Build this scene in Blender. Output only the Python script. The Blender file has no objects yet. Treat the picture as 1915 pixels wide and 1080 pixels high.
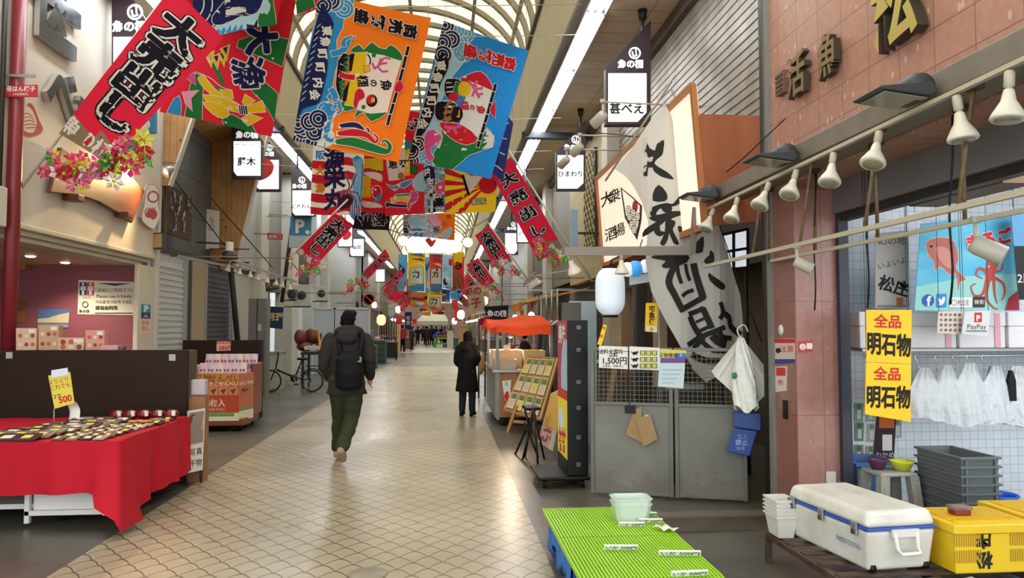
import bpy, bmesh, math, random
from mathutils import Vector, Matrix, Euler
from mathutils.geometry import tessellate_polygon
from math import sin, cos, pi, tan, atan2, hypot
rnd = random.Random(11)
SC = bpy.context.scene
COL = SC.collection

# ---------------------------------------------------------------- camera, world, exposure
F, CX, CY = 1400.0, 957.5, 540.0                      # focal length in pixels of the 1915x1080 frame
EYE = Vector((0, 0, 1.6))
PITCH = math.atan(70 / F)
YAW = math.atan(127.5 / F * cos(PITCH))
ROT = Matrix.Rotation(-YAW, 3, 'Z') @ Matrix.Rotation(pi / 2 + PITCH, 3, 'X')
cam_d = bpy.data.cameras.new('camera')
cam = bpy.data.objects.new('camera', cam_d)
COL.objects.link(cam)
cam.location = EYE
cam.rotation_euler = ROT.to_euler()
cam_d.sensor_width = 36
cam_d.lens = F / 1915 * 36
cam_d.clip_end = 400
cam_d.clip_start = 0.05
SC.camera = cam

world = bpy.data.worlds.new('world')
SC.world = world
world.use_nodes = True
bg = world.node_tree.nodes['Background']
bg.inputs[0].default_value = (0.93, 0.97, 1.0, 1)
bg.inputs[1].default_value = 2.1
SC.view_settings.view_transform = 'Standard'
SC.view_settings.look = 'None'
SC.view_settings.gamma = 1
SC.view_settings.exposure = 0.72
SC.cycles.max_bounces = 7
SC.cycles.diffuse_bounces = 4
SC.cycles.glossy_bounces = 3
SC.cycles.transmission_bounces = 6
SC.cycles.transparent_max_bounces = 8
SC.cycles.caustics_reflective = False
SC.cycles.caustics_refractive = False
SC.cycles.sample_clamp_indirect = 6

# ---------------------------------------------------------------- helpers
def at(u, v, x=None, y=None, z=None):
    """world point seen at photo pixel (u, v) on the plane x=, y= or z="""
    d = ROT @ Vector((u - CX, CY - v, -F))
    if x is not None: t = (x - EYE.x) / d.x
    elif y is not None: t = (y - EYE.y) / d.y
    else: t = (z - EYE.z) / d.z
    return EYE + d * t

def on_plane(u, v, p0, n):
    d = ROT @ Vector((u - CX, CY - v, -F))
    return EYE + d * ((Vector(p0) - EYE).dot(n) / d.dot(n))

def lin(h):
    h = h.lstrip('#')
    out = []
    for i in (0, 2, 4):
        c = int(h[i:i + 2], 16) / 255
        out.append(c / 12.92 if c <= .04045 else ((c + .055) / 1.055) ** 2.4)
    return (*out, 1)

def wallbar(o, p, name='bracket', r=.012):
    """thin bar from p to the facade on its side, a part of o"""
    x = (-5.4 if 30 < p.y < 46 else -4.87 if 19.7 < p.y < 22.8 or 23.7 < p.y < 27.2 else -4.6) if p.x < -.9 else (3.4 if not 29.6 < p.y < 46 else 4.15)
    mb = MB(); mb.tube([p, (x, p.y, p.z + .02)], r, mat('bar_dull', '#77736a', .5, .3), 6); mb.build(name, o)
MATS = {}
def mat(name, col, rough=.6, metal=0, emit=0, noise=None, bump=None, alpha=1, trans=0, translucent=0, spec=.5, coat=0):
    """noise=(scale, second colour, contrast); bump=(scale, strength)"""
    if name in MATS: return MATS[name]
    m = bpy.data.materials.new(name)
    m.use_nodes = True
    nt = m.node_tree
    b = nt.nodes['Principled BSDF']
    c = lin(col)
    b.inputs['Base Color'].default_value = c
    b.inputs['Roughness'].default_value = rough
    b.inputs['Metallic'].default_value = metal
    b.inputs['Specular IOR Level'].default_value = spec
    b.inputs['Alpha'].default_value = alpha
    b.inputs['Transmission Weight'].default_value = trans
    b.inputs['Coat Weight'].default_value = coat
    if emit:
        b.inputs['Emission Color'].default_value = c
        b.inputs['Emission Strength'].default_value = emit
    if noise or bump:
        tc = nt.nodes.new('ShaderNodeNewGeometry')
    if noise:
        sc, c2, k = noise
        n = nt.nodes.new('ShaderNodeTexNoise')
        n.inputs['Detail'].default_value = 5
        if isinstance(sc, tuple):
            mp = nt.nodes.new('ShaderNodeMapping')
            mp.inputs['Scale'].default_value = sc
            nt.links.new(tc.outputs['Position'], mp.inputs['Vector'])
            nt.links.new(mp.outputs[0], n.inputs['Vector'])
            n.inputs['Scale'].default_value = 1
        else:
            n.inputs['Scale'].default_value = sc
            nt.links.new(tc.outputs['Position'], n.inputs['Vector'])
        r = nt.nodes.new('ShaderNodeMapRange')
        r.inputs[1].default_value = .5 - .25 / k
        r.inputs[2].default_value = .5 + .25 / k
        nt.links.new(n.outputs[0], r.inputs[0])
        mx = nt.nodes.new('ShaderNodeMix'); mx.data_type = 'RGBA'
        mx.inputs[6].default_value = c
        mx.inputs[7].default_value = lin(c2)
        nt.links.new(r.outputs[0], mx.inputs[0])
        nt.links.new(mx.outputs[2], b.inputs['Base Color'])
    if bump:
        n2 = nt.nodes.new('ShaderNodeTexNoise')
        n2.inputs['Scale'].default_value = bump[0]
        n2.inputs['Detail'].default_value = 4
        nt.links.new(tc.outputs['Position'], n2.inputs['Vector'])
        bp = nt.nodes.new('ShaderNodeBump')
        bp.inputs['Strength'].default_value = bump[1]
        bp.inputs['Distance'].default_value = .02
        nt.links.new(n2.outputs[0], bp.inputs['Height'])
        nt.links.new(bp.outputs[0], b.inputs['Normal'])
    if translucent:
        t = nt.nodes.new('ShaderNodeBsdfTranslucent')
        t.inputs[0].default_value = c
        mx2 = nt.nodes.new('ShaderNodeMixShader')
        mx2.inputs[0].default_value = translucent
        nt.links.new(b.outputs[0], mx2.inputs[1])
        nt.links.new(t.outputs[0], mx2.inputs[2])
        nt.links.new(mx2.outputs[0], nt.nodes['Material Output'].inputs[0])
    MATS[name] = m
    return m

def col(h, rough=.75):
    return mat('paint_' + h.strip('#') + ('_%d' % (rough * 100)), h, rough)
def cloth_m(h):
    return mat('cloth_' + h.strip('#'), h, .85, spec=.2, translucent=.34)

# basis with third axis along n
def basis(n, up=(0, 0, 1)):
    n = Vector(n).normalized()
    up = Vector(up)
    if abs(n.dot(up)) > .98: up = Vector((0, 1, 0))
    a = up.cross(n).normalized()
    b = n.cross(a)
    return a, b, n

def euler_m(rx=0, ry=0, rz=0):
    return Euler((rx, ry, rz)).to_matrix()

class MB:
    """collects geometry in world metres; build() links it as ONE mesh object"""
    def __init__(s):
        s.v, s.f, s.m, s.sm, s.mats = [], [], [], [], []
    def mi(s, m):
        if m not in s.mats: s.mats.append(m)
        return s.mats.index(m)
    def add(s, vs, fs, m, smooth=False):
        o = len(s.v); k = s.mi(m)
        s.v += [Vector(p) for p in vs]
        for f in fs:
            s.f.append([i + o for i in f]); s.m.append(k); s.sm.append(smooth)
        return s
    def box(s, c, size, m, rot=None):
        c = Vector(c); h = Vector(size) / 2
        if rot is not None and not isinstance(rot, Matrix): rot = Matrix.Rotation(rot, 3, 'Z')
        vs = []
        for z in (-1, 1):
            for y in (-1, 1):
                for x in (-1, 1):
                    p = Vector((x * h.x, y * h.y, z * h.z))
                    vs.append(c + (rot @ p if rot else p))
        return s.add(vs, [(0, 2, 3, 1), (4, 5, 7, 6), (0, 1, 5, 4), (2, 6, 7, 3), (0, 4, 6, 2), (1, 3, 7, 5)], m)
    def bx(s, x0, x1, y0, y1, z0, z1, m):
        return s.box(((x0 + x1) / 2, (y0 + y1) / 2, (z0 + z1) / 2), (abs(x1 - x0), abs(y1 - y0), abs(z1 - z0)), m)
    def bar(s, a, b, w, h, m, up=(0, 0, 1)):
        a, b = Vector(a), Vector(b)
        p, q, n = basis(b - a, up)
        vs = []
        for e in (a, b):
            for i, j in ((-1, -1), (1, -1), (1, 1), (-1, 1)):
                vs.append(e + p * (i * w / 2) + q * (j * h / 2))
        return s.add(vs, [(3, 2, 1, 0), (4, 5, 6, 7), (0, 1, 5, 4), (1, 2, 6, 5), (2, 3, 7, 6), (3, 0, 4, 7)], m)
    def tube(s, pts, r, m, n=8, closed=False):
        pts = [Vector(p) for p in pts]
        N = len(pts)
        rs = r if isinstance(r, (list, tuple)) else [r] * N
        vs = []; prev = None
        for i, p in enumerate(pts):
            if closed: t = pts[(i + 1) % N] - pts[i - 1]
            else: t = pts[min(i + 1, N - 1)] - pts[max(i - 1, 0)]
            t.normalize()
            if prev is None: a, b, _ = basis(t)
            else:
                a = prev - t * prev.dot(t); a.normalize(); b = t.cross(a)
            prev = a
            for k in range(n):
                g = 2 * pi * k / n
                vs.append(p + (a * cos(g) + b * sin(g)) * rs[i])
        fs = []
        for i in range(N if closed else N - 1):
            j = (i + 1) % N
            for k in range(n):
                l = (k + 1) % n
                fs.append((i * n + k, i * n + l, j * n + l, j * n + k))
        if not closed:
            fs += [tuple(range(n - 1, -1, -1)), tuple(range((N - 1) * n, N * n))]
        return s.add(vs, fs, m, True)
    def lathe(s, prof, o, m, axis=(0, 0, 1), n=20, sx=1, sy=1):
        a, b, c = basis(axis); o = Vector(o)
        vs, fs = [], []
        for r, h in prof:
            for k in range(n):
                g = 2 * pi * k / n
                vs.append(o + a * (cos(g) * r * sx) + b * (sin(g) * r * sy) + c * h)
        for i in range(len(prof) - 1):
            for k in range(n):
                l = (k + 1) % n
                fs.append((i * n + k, i * n + l, (i + 1) * n + l, (i + 1) * n + k))
        if prof[0][0] > 1e-4: fs.append(tuple(range(n - 1, -1, -1)))
        if prof[-1][0] > 1e-4: fs.append(tuple(range((len(prof) - 1) * n, len(prof) * n)))
        return s.add(vs, fs, m, True)
    def ball(s, o, r, m, n=14, k=8):
        r = Vector(r) if not isinstance(r, (int, float)) else Vector((r, r, r))
        o = Vector(o)
        vs, fs = [o + Vector((0, 0, r.z))], []
        for i in range(1, k):
            t = pi * i / k
            for j in range(n):
                g = 2 * pi * j / n
                vs.append(o + Vector((sin(t) * cos(g) * r.x, sin(t) * sin(g) * r.y, cos(t) * r.z)))
        vs.append(o - Vector((0, 0, r.z)))
        for j in range(n):
            fs.append((0, 1 + j, 1 + (j + 1) % n))
            for i in range(k - 2):
                a = 1 + i * n
                fs.append((a + j, a + n + j, a + n + (j + 1) % n, a + (j + 1) % n))
            a = 1 + (k - 2) * n
            fs.append((a + j, len(vs) - 1, a + (j + 1) % n))
        return s.add(vs, fs, m, True)
    def loft(s, rings, m, cap=True, smooth=True):
        n = len(rings[0]); vs = [p for r in rings for p in r]; fs = []
        for i in range(len(rings) - 1):
            for k in range(n):
                l = (k + 1) % n
                fs.append((i * n + k, i * n + l, (i + 1) * n + l, (i + 1) * n + k))
        if cap: fs += [tuple(range(n - 1, -1, -1)), tuple(range((len(rings) - 1) * n, len(rings) * n))]
        return s.add(vs, fs, m, smooth)
    def prism(s, pts, vec, m):
        pts = [Vector(p) for p in pts]; vec = Vector(vec); n = len(pts)
        tris = tessellate_polygon([pts])
        fs = [tuple(t) for t in tris] + [tuple(i + n for i in reversed(t)) for t in tris]
        fs += [(i, (i + 1) % n, (i + 1) % n + n, i + n) for i in range(n)]
        return s.add(pts + [p + vec for p in pts], fs, m)
    def grid(s, fn, nu, nv, m, smooth=True):
        vs = [fn(i / nu, j / nv) for j in range(nv + 1) for i in range(nu + 1)]
        fs = [(j * (nu + 1) + i, j * (nu + 1) + i + 1, (j + 1) * (nu + 1) + i + 1, (j + 1) * (nu + 1) + i)
              for j in range(nv) for i in range(nu)]
        return s.add(vs, fs, m, smooth)
    def build(s, name, parent=None, bevel=0, seg=2, loc=None, solid=0, angle=.6):
        if parent is not None: o0 = parent.matrix_basis.translation.copy() if parent.parent is None else \
            parent.matrix_basis.translation + parent.parent.matrix_basis.translation
        elif loc is not None: o0 = Vector(loc)
        else:
            xs = [p.x for p in s.v]; ys = [p.y for p in s.v]
            o0 = Vector(((min(xs) + max(xs)) / 2, (min(ys) + max(ys)) / 2, min(p.z for p in s.v)))
        me = bpy.data.meshes.new(name)
        me.from_pydata([p - o0 for p in s.v], [], s.f)
        for m in s.mats: me.materials.append(m)
        me.polygons.foreach_set('material_index', s.m)
        me.polygons.foreach_set('use_smooth', s.sm)
        bm = bmesh.new(); bm.from_mesh(me)
        if not getattr(s, 'keep_normals', False): bmesh.ops.recalc_face_normals(bm, faces=bm.faces)
        bm.to_mesh(me); bm.free()
        o = bpy.data.objects.new(name, me)
        COL.objects.link(o)
        if parent is not None: o.parent = parent
        else: o.location = o0
        if bevel:
            md = o.modifiers.new('bevel', 'BEVEL'); md.width = bevel; md.segments = seg
            md.limit_method = 'ANGLE'; md.angle_limit = angle
        if solid:
            md = o.modifiers.new('solid', 'SOLIDIFY'); md.thickness = solid; md.offset = -1
        return o

LABELS = {}
def tag(o, label, cat, group=None, kind=None):
    o['label'] = label; o['category'] = cat
    if group: o['group'] = group
    if kind: o['kind'] = kind
    return o
def thing(name, label, cat, loc=(0, 0, 0), group=None):
    o = bpy.data.objects.new(name, None); COL.objects.link(o)
    o.location = loc; o.empty_display_size = .1
    return tag(o, label, cat, group)
def struct(mb, name, **k):
    o = mb.build(name, **k); o['kind'] = 'structure'; return o
def dup(root, loc, rot=None, label=None, group=None, scale=None):
    """a copy of a thing with copies of its parts and their sub-parts"""
    r = root.copy(); COL.objects.link(r); r.location = loc
    if rot is not None: r.rotation_euler = rot
    if scale is not None: r.scale = (scale,) * 3
    if label: r['label'] = label
    if group: r['group'] = group
    for ch in list(root.children):
        c = ch.copy(); COL.objects.link(c); c.parent = r
        for g in list(ch.children):
            d = g.copy(); COL.objects.link(d); d.parent = c
    return r
ORD = ['first', 'second', 'third', 'fourth', 'fifth', 'sixth', 'seventh', 'eighth', 'ninth', 'tenth', 'eleventh', 'twelfth',
       'thirteenth', 'fourteenth', 'fifteenth', 'sixteenth', 'seventeenth', 'eighteenth', 'nineteenth', 'twentieth']

# ------------------------------------------------ text as flat polygons (built-in font)
_TC = {}
def glyphs(body, bold=0.0):
    """(verts 2d, faces) of a text, centred on its own middle, one em high"""
    k = (body, bold)
    if k not in _TC:
        c = bpy.data.curves.new('lettering', 'FONT'); c.body = body
        c.align_x = 'CENTER'; c.offset = bold; c.resolution_u = 3; c.fill_mode = 'FRONT'
        o = bpy.data.objects.new('lettering', c); COL.objects.link(o)
        dg = bpy.context.evaluated_depsgraph_get(); dg.update()
        me = bpy.data.meshes.new_from_object(o.evaluated_get(dg))
        vs = [(v.co.x, v.co.y - .36) for v in me.vertices]
        fs = [tuple(p.vertices) for p in me.polygons]
        bpy.data.objects.remove(o); bpy.data.curves.remove(c); bpy.data.meshes.remove(me)
        _TC[k] = (vs, fs)
    return _TC[k]

def smooth_loop(pts, k=3):
    n = len(pts); out = []
    for i in range(n):
        p0, p1, p2, p3 = pts[i - 1], pts[i], pts[(i + 1) % n], pts[(i + 2) % n]
        for j in range(k):
            t = j / k
            out.append(tuple(.5 * (2 * p1[a] + (p2[a] - p0[a]) * t + (2 * p0[a] - 5 * p1[a] + 4 * p2[a] - p3[a]) * t * t
                             + (3 * p1[a] - p0[a] - 3 * p2[a] + p3[a]) * t ** 3) for a in (0, 1)))
    return out
def smooth_line(pts, k=4):
    if len(pts) < 3: return pts
    q = [pts[0]] + list(pts) + [pts[-1]]; out = []
    for i in range(1, len(q) - 2):
        p0, p1, p2, p3 = q[i - 1], q[i], q[i + 1], q[i + 2]
        for j in range(k):
            t = j / k
            out.append(tuple(.5 * (2 * p1[a] + (p2[a] - p0[a]) * t + (2 * p0[a] - 5 * p1[a] + 4 * p2[a] - p3[a]) * t * t
                             + (3 * p1[a] - p0[a] - 3 * p2[a] + p3[a]) * t ** 3) for a in range(len(p1))))
    return out + [tuple(pts[-1])]
def grow(pts, d):
    n = len(pts); A = sum(pts[i][0] * pts[(i + 1) % n][1] - pts[(i + 1) % n][0] * pts[i][1] for i in range(n))
    sg = 1 if A > 0 else -1; out = []
    for i in range(n):
        ax, ay = pts[i][0] - pts[i - 1][0], pts[i][1] - pts[i - 1][1]
        bx, by = pts[(i + 1) % n][0] - pts[i][0], pts[(i + 1) % n][1] - pts[i][1]
        la, lb = hypot(ax, ay) or 1, hypot(bx, by) or 1
        nx, ny = ay / la + by / lb, -ax / la - bx / lb
        l = hypot(nx, ny) or 1; f = min(2 / l, 1.8)
        out.append((pts[i][0] + sg * nx / l * d * f, pts[i][1] + sg * ny / l * d * f))
    return out

class Art:
    """flat design drawn in pattern coordinates (quad = its four corners TL, TR, BR, BL) and laid on a surface"""
    def __init__(s, quad, eps=.00035, plane=None):
        s.q = quad; s.items = []; s.eps = eps; s.o = (0, 0, 1); s.plane = plane
    def crop(s, u0, v0, sc): s.o = (u0, v0, sc); return s
    def px(s, p): return (s.o[0] + p[0] / s.o[2], s.o[1] + p[1] / s.o[2])
    def inv(s, p):
        if s.plane:                                  # traced on the photo: true perspective back onto the flat panel
            TL, TR, BR, BL = s.plane
            e1, e2 = TR - TL, BL - TL
            P = on_plane(p[0], p[1], TL, e1.cross(e2)) - TL
            A, B, C = e1.dot(e1), e1.dot(e2), e2.dot(e2); d1, d2 = P.dot(e1), P.dot(e2); D = A * C - B * B
            return ((d1 * C - d2 * B) / D, (d2 * A - d1 * B) / D)
        (x0, y0), (x1, y1), (x2, y2), (x3, y3) = s.q
        a, b = .5, .5
        for _ in range(12):
            X = (1-a)*(1-b)*x0 + a*(1-b)*x1 + a*b*x2 + (1-a)*b*x3 - p[0]
            Y = (1-a)*(1-b)*y0 + a*(1-b)*y1 + a*b*y2 + (1-a)*b*y3 - p[1]
            xa = (1-b)*(x1-x0) + b*(x2-x3); ya = (1-b)*(y1-y0) + b*(y2-y3)
            xb = (1-a)*(x3-x0) + a*(x2-x1); yb = (1-a)*(y3-y0) + a*(y2-y1)
            D = xa*yb - xb*ya
            if abs(D) < 1e-9: break
            a -= (X*yb - xb*Y) / D; b -= (xa*Y - X*ya) / D
            a = max(-3, min(4, a)); b = max(-3, min(4, b))
        return (a, b)
    def raw(s, vs, fs, m): s.items.append(([(*s.inv(p), p[2] if len(p) > 2 else 0) for p in vs], fs, m)); return s
    def poly(s, pts, m, out=None, ow=1.5, sm=0):
        pts = [s.px(p) for p in pts]
        if sm: pts = smooth_loop(pts, sm)
        if out: 
            g = grow(pts, ow); s.raw(g, tessellate_polygon([[Vector((*p, 0)) for p in g]]), out)
        return s.raw(pts, [tuple(t) for t in tessellate_polygon([[Vector((*p, 0)) for p in pts]])], m)
    def rect(s, x0, y0, x1, y1, m): return s.poly([(x0, y0), (x1, y0), (x1, y1), (x0, y1)], m)
    def stroke(s, pts, w, m, out=None, ow=1.5, sm=4, taper=0):
        """ribbon; a point may carry its own width as third value; w and ow in crop units / px"""
        P = [(*s.px(p), (p[2] if len(p) > 2 else w) / s.o[2]) for p in pts]
        if sm: P = smooth_line(P, sm)
        n = len(P)
        for mm, ex in (((out, ow),) if out else ()) + ((m, 0),):
            vs, fs = [], []
            for i in range(n):
                a, b = P[max(i - 1, 0)], P[min(i + 1, n - 1)]
                dx, dy = b[0] - a[0], b[1] - a[1]; l = hypot(dx, dy) or 1
                k = 1 - taper * i / max(n - 1, 1)
                h = max(P[i][2] * k, .05) / 2 + ex
                ox = oy = 0
                if ex and i in (0, n - 1):
                    g = -ex if i == 0 else ex; ox, oy = dx / l * g, dy / l * g
                vs += [(P[i][0] - dy / l * h + ox, P[i][1] + dx / l * h + oy), (P[i][0] + dy / l * h + ox, P[i][1] - dx / l * h + oy)]
            fs = [(2 * i, 2 * i + 1, 2 * i + 3, 2 * i + 2) for i in range(n - 1)]
            s.raw(vs, fs, mm)
        return s
    def disc(s, c, r, m, n=18, ry=None, rot=0):
        c = s.px(c); r /= s.o[2]; ry = r if ry is None else ry / s.o[2]
        vs = [(c[0] + cos(2*pi*i/n) * r * cos(rot) - sin(2*pi*i/n) * ry * sin(rot),
               c[1] + cos(2*pi*i/n) * r * sin(rot) + sin(2*pi*i/n) * ry * cos(rot)) for i in range(n)]
        return s.raw(vs, [tuple(range(n))], m)
    def ring(s, c, r, w, m, n=22, a0=0, a1=2 * pi):
        c = s.px(c); r /= s.o[2]; w /= s.o[2]
        vs, fs = [], []
        for i in range(n + 1):
            g = a0 + (a1 - a0) * i / n
            vs += [(c[0] + cos(g) * r, c[1] + sin(g) * r), (c[0] + cos(g) * (r - w), c[1] + sin(g) * (r - w))]
        fs = [(2 * i, 2 * i + 1, 2 * i + 3, 2 * i + 2) for i in range(n)]
        return s.raw(vs, fs, m)
    def scales(s, cs, r, m0, m1, rings=3, w=3):
        """overlapping wave circles: disc of m0 with rings of m1"""
        for c in cs:
            s.disc(c, r, m1); s.disc(c, r - w, m0)
            for k in range(1, rings): s.ring(c, r * (1 - k / rings), w, m1, n=16)
        return s
    def text(s, body, c, size, m, right=(1, 0), up=None, bold=0, outs=(), sx=1):
        """outs = ((material, bold), ...) drawn beneath, widest first"""
        c = s.px(c); size /= s.o[2]
        l = hypot(*right); rx, ry = right[0] / l, right[1] / l
        if up is None: ux, uy = ry, -rx
        else:
            l = hypot(*up); ux, uy = up[0] / l, up[1] / l
        for mm, bd in tuple(outs) + ((m, bold),):
            vs, fs = glyphs(body, min(bd, .02)); n = len(vs)
            sh = [(0, 0)] if bd <= .02 else [((bd - .02) * cos(g * pi / 4), (bd - .02) * sin(g * pi / 4)) for g in range(8)]
            s.raw([(c[0] + ((x + i) * sx * rx + (y + j) * ux) * size, c[1] + ((x + i) * sx * ry + (y + j) * uy) * size, k * s.eps * .12) for k, (i, j) in enumerate(sh) for x, y in vs],
                  [tuple(q + n * k for q in f) for k in range(len(sh)) for f in fs], mm)
        return s
    def lay(s, mb, surf, normal, nu=1, nv=1, clip=True, lift=.001):
        """cut every shape along the surface's own grid and lay it on surf(a, b) lifted along normal"""
        for k, (vs, fs, m) in enumerate(s.items):
            bm = bmesh.new()
            bv = [bm.verts.new(p) for p in vs]
            for f in fs:
                if len(set(f)) < 3: continue
                try: bm.faces.new([bv[i] for i in f])
                except ValueError: pass
            def cut(co, no, clear=False):
                bmesh.ops.bisect_plane(bm, geom=bm.verts[:] + bm.edges[:] + bm.faces[:], dist=1e-6, plane_co=co, plane_no=no,
                                       clear_outer=clear)
            A = [p[0] for p in vs]; B = [p[1] for p in vs]
            if clip:
                if max(A) > 1: cut((1, 0, 0), (1, 0, 0), True)
                if min(A) < 0: cut((0, 0, 0), (-1, 0, 0), True)
                if max(B) > 1: cut((0, 1, 0), (0, 1, 0), True)
                if min(B) < 0: cut((0, 0, 0), (0, -1, 0), True)
            for i in range(1, nu):
                if min(A) < i / nu < max(A): cut((i / nu, 0, 0), (1, 0, 0))
            for i in range(1, nv):
                if min(B) < i / nv < max(B): cut((0, i / nv, 0), (0, 1, 0))
            bm.verts.index_update()
            off = lift + s.eps * (k + 1)
            pv = []
            for v in bm.verts:
                n = normal(v.co.x, v.co.y) if callable(normal) else normal
                pv.append(surf(v.co.x, v.co.y) + n * (off + v.co.z))
            pf = []
            for f in bm.faces:
                ids = [v.index for v in f.verts]
                a, b, c = pv[ids[0]], pv[ids[1]], pv[ids[2]]
                n = (b - a).cross(c - a)
                nn = normal(f.verts[0].co.x, f.verts[0].co.y) if callable(normal) else normal
                pf.append(ids if n.dot(nn) >= 0 else ids[::-1])
            bm.free()
            if pf: mb.add(pv, pf, m)
        return mb

def bilin(c, wave=None):
    TL, TR, BR, BL = [Vector(p) for p in c]
    n = (TR - TL).cross(BL - TL).normalized()
    n = -n if n.dot((TL + BR) / 2 - EYE) > 0 else n
    def S(a, b):
        p = TL * ((1 - a) * (1 - b)) + TR * (a * (1 - b)) + BR * (a * b) + BL * ((1 - a) * b)
        return p + n * wave(a, b) if wave else p
    return S, n

def flat(name, corners, base, art=None, thick=.012, parent=None, label=None, cat=None, group=None, back=None):
    """a board or sheet of real thickness with its design on the front"""
    S, n = bilin(corners)
    mb = MB()
    c = [Vector(p) for p in corners]
    b = [p - n * thick for p in c]
    mb.add(c + b, [(0, 1, 2, 3), (7, 6, 5, 4), (0, 4, 5, 1), (1, 5, 6, 2), (2, 6, 7, 3), (3, 7, 4, 0)], base)
    if art: art.lay(mb, S, n)
    mb.keep_normals = True
    o = mb.build(name, parent)
    if label: tag(o, label, cat, group)
    return o
def facing(pts, depth=None, **pl):
    """world corners of a photo quad on one plane"""
    if depth is not None: pl = dict(y=depth)
    return [at(u, v, **pl) for u, v in pts]
def sheet(name, quad, corners, base, art, wave, nu=10, nv=10, label=None, cat='banner', group=None, parent=None, frame=True):
    S, n = bilin(corners, wave)
    mb = MB()
    if frame: mb.grid(S, nu, nv, base)
    mb.keep_normals = True
    if art: art.lay(mb, S, n, nu, nv, clip=frame)
    o = mb.build(name, parent)
    if label: tag(o, label, cat, group)
    if group and 'festival banners' in group:                # each hangs from the roof by two cords
        mb = MB()
        for a in (.02, .98):
            p = S(a, .01); g = (p.x + .9) / 2.8
            mb.tube([p, (p.x, p.y, 7.97 + 2 * math.sqrt(max(0, 1 - g * g)))], .0035, mat('cord_pale', '#b9b5aa', .8), 5)
        mb.build('hanging_cord', o)
    return o
# ================================================================ the setting
XL, XR, XW = -4.6, 2.78, 3.4             # left facade, tiled building, set-back right facade
def nodes(name, rough=.6):
    m = bpy.data.materials.new(name); m.use_nodes = True; MATS[name] = m
    nt = m.node_tree; b = nt.nodes['Principled BSDF']; b.inputs['Roughness'].default_value = rough
    return m, nt, b
def mth(nt, op, a, b=None, c=None):
    n = nt.nodes.new('ShaderNodeMath'); n.operation = op
    for i, x in enumerate((a, b, c)):
        if x is None: continue
        if isinstance(x, (int, float)): n.inputs[i].default_value = x
        else: nt.links.new(x, n.inputs[i])
    return n.outputs[0]
def mixc(nt, f, a, b):
    n = nt.nodes.new('ShaderNodeMix'); n.data_type = 'RGBA'
    for i, x in ((0, f), (6, a), (7, b)):
        if isinstance(x, (int, float)): n.inputs[i].default_value = x
        elif isinstance(x, str): n.inputs[i].default_value = lin(x)
        else: nt.links.new(x, n.inputs[i])
    return n.outputs[2]
def pos(nt):
    g = nt.nodes.new('ShaderNodeNewGeometry'); s = nt.nodes.new('ShaderNodeSeparateXYZ')
    nt.links.new(g.outputs['Position'], s.inputs[0])
    return g.outputs['Position'], s.outputs
def noisef(nt, vec, sc, detail=4, lo=.35, hi=.65):
    n = nt.nodes.new('ShaderNodeTexNoise'); n.inputs['Scale'].default_value = sc; n.inputs['Detail'].default_value = detail
    nt.links.new(vec, n.inputs['Vector'])
    r = nt.nodes.new('ShaderNodeMapRange'); r.inputs[1].default_value = lo; r.inputs[2].default_value = hi
    nt.links.new(n.outputs[0], r.inputs[0])
    return r.outputs[0]
def comb(nt, x, y, z=0):
    n = nt.nodes.new('ShaderNodeCombineXYZ')
    for i, v in enumerate((x, y, z)):
        if isinstance(v, (int, float)): n.inputs[i].default_value = v
        else: nt.links.new(v, n.inputs[i])
    return n.outputs[0]
def tile_mat(name, c1, c2, grout, bw, bh, ax, rough=.4, off=0, fleck=None, mortar=.004):
    m, nt, b = nodes(name, rough)
    p, xyz = pos(nt)
    br = nt.nodes.new('ShaderNodeTexBrick')
    br.offset = off; br.squash = 1
    nt.links.new(comb(nt, xyz[ax[0]], xyz[ax[1]]), br.inputs['Vector'])
    br.inputs['Color1'].default_value = lin(c1); br.inputs['Color2'].default_value = lin(c2); br.inputs['Mortar'].default_value = lin(grout)
    br.inputs['Scale'].default_value = 1; br.inputs['Mortar Size'].default_value = mortar; br.inputs['Mortar Smooth'].default_value = .1
    br.inputs['Brick Width'].default_value = bw; br.inputs['Row Height'].default_value = bh
    c = br.outputs[0]
    if fleck:
        mp = nt.nodes.new('ShaderNodeMapping'); mp.inputs['Scale'].default_value = fleck[1]; mp.inputs['Rotation'].default_value = (.4, 0, 0)
        nt.links.new(p, mp.inputs[0])
        v = nt.nodes.new('ShaderNodeTexVoronoi'); v.inputs['Scale'].default_value = 1; nt.links.new(mp.outputs[0], v.inputs['Vector'])
        c = mixc(nt, mth(nt, 'LESS_THAN', v.outputs['Distance'], fleck[2]), c, fleck[0])
        c = mixc(nt, mth(nt, 'MULTIPLY', noisef(nt, p, 14), .35), c, fleck[3])
    nt.links.new(c, b.inputs['Base Color'])
    return m

# floor: pale fish-scale paving down the middle, grey concrete each side, asphalt on the cross street
m, nt, b = nodes('floor_paving', .4)
p, xyz = pos(nt); X, Y = xyz[0], xyz[1]
def arcs(shift):
    w, h = .2, .26
    t = mth(nt, 'FRACT', mth(nt, 'ADD', mth(nt, 'DIVIDE', X, w), shift))
    s_ = mth(nt, 'MULTIPLY_ADD', t, 2, -1)
    a = mth(nt, 'MULTIPLY', mth(nt, 'SUBTRACT', 1, mth(nt, 'POWER', mth(nt, 'ABSOLUTE', s_), 1.6)), h / 2)
    q = mth(nt, 'SUBTRACT', mth(nt, 'SUBTRACT', Y, a), h * shift)
    fr = mth(nt, 'FRACT', mth(nt, 'DIVIDE', q, h))
    return mth(nt, 'MINIMUM', fr, mth(nt, 'SUBTRACT', 1, fr))
d = mth(nt, 'MINIMUM', arcs(0), arcs(.5))
joint = mth(nt, 'LESS_THAN', d, .036)
big = noisef(nt, p, .9, 5, .3, .7); fine = noisef(nt, p, 9, 5, .3, .7)
pale = mixc(nt, big, '#afa48d', '#958a74')
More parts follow.
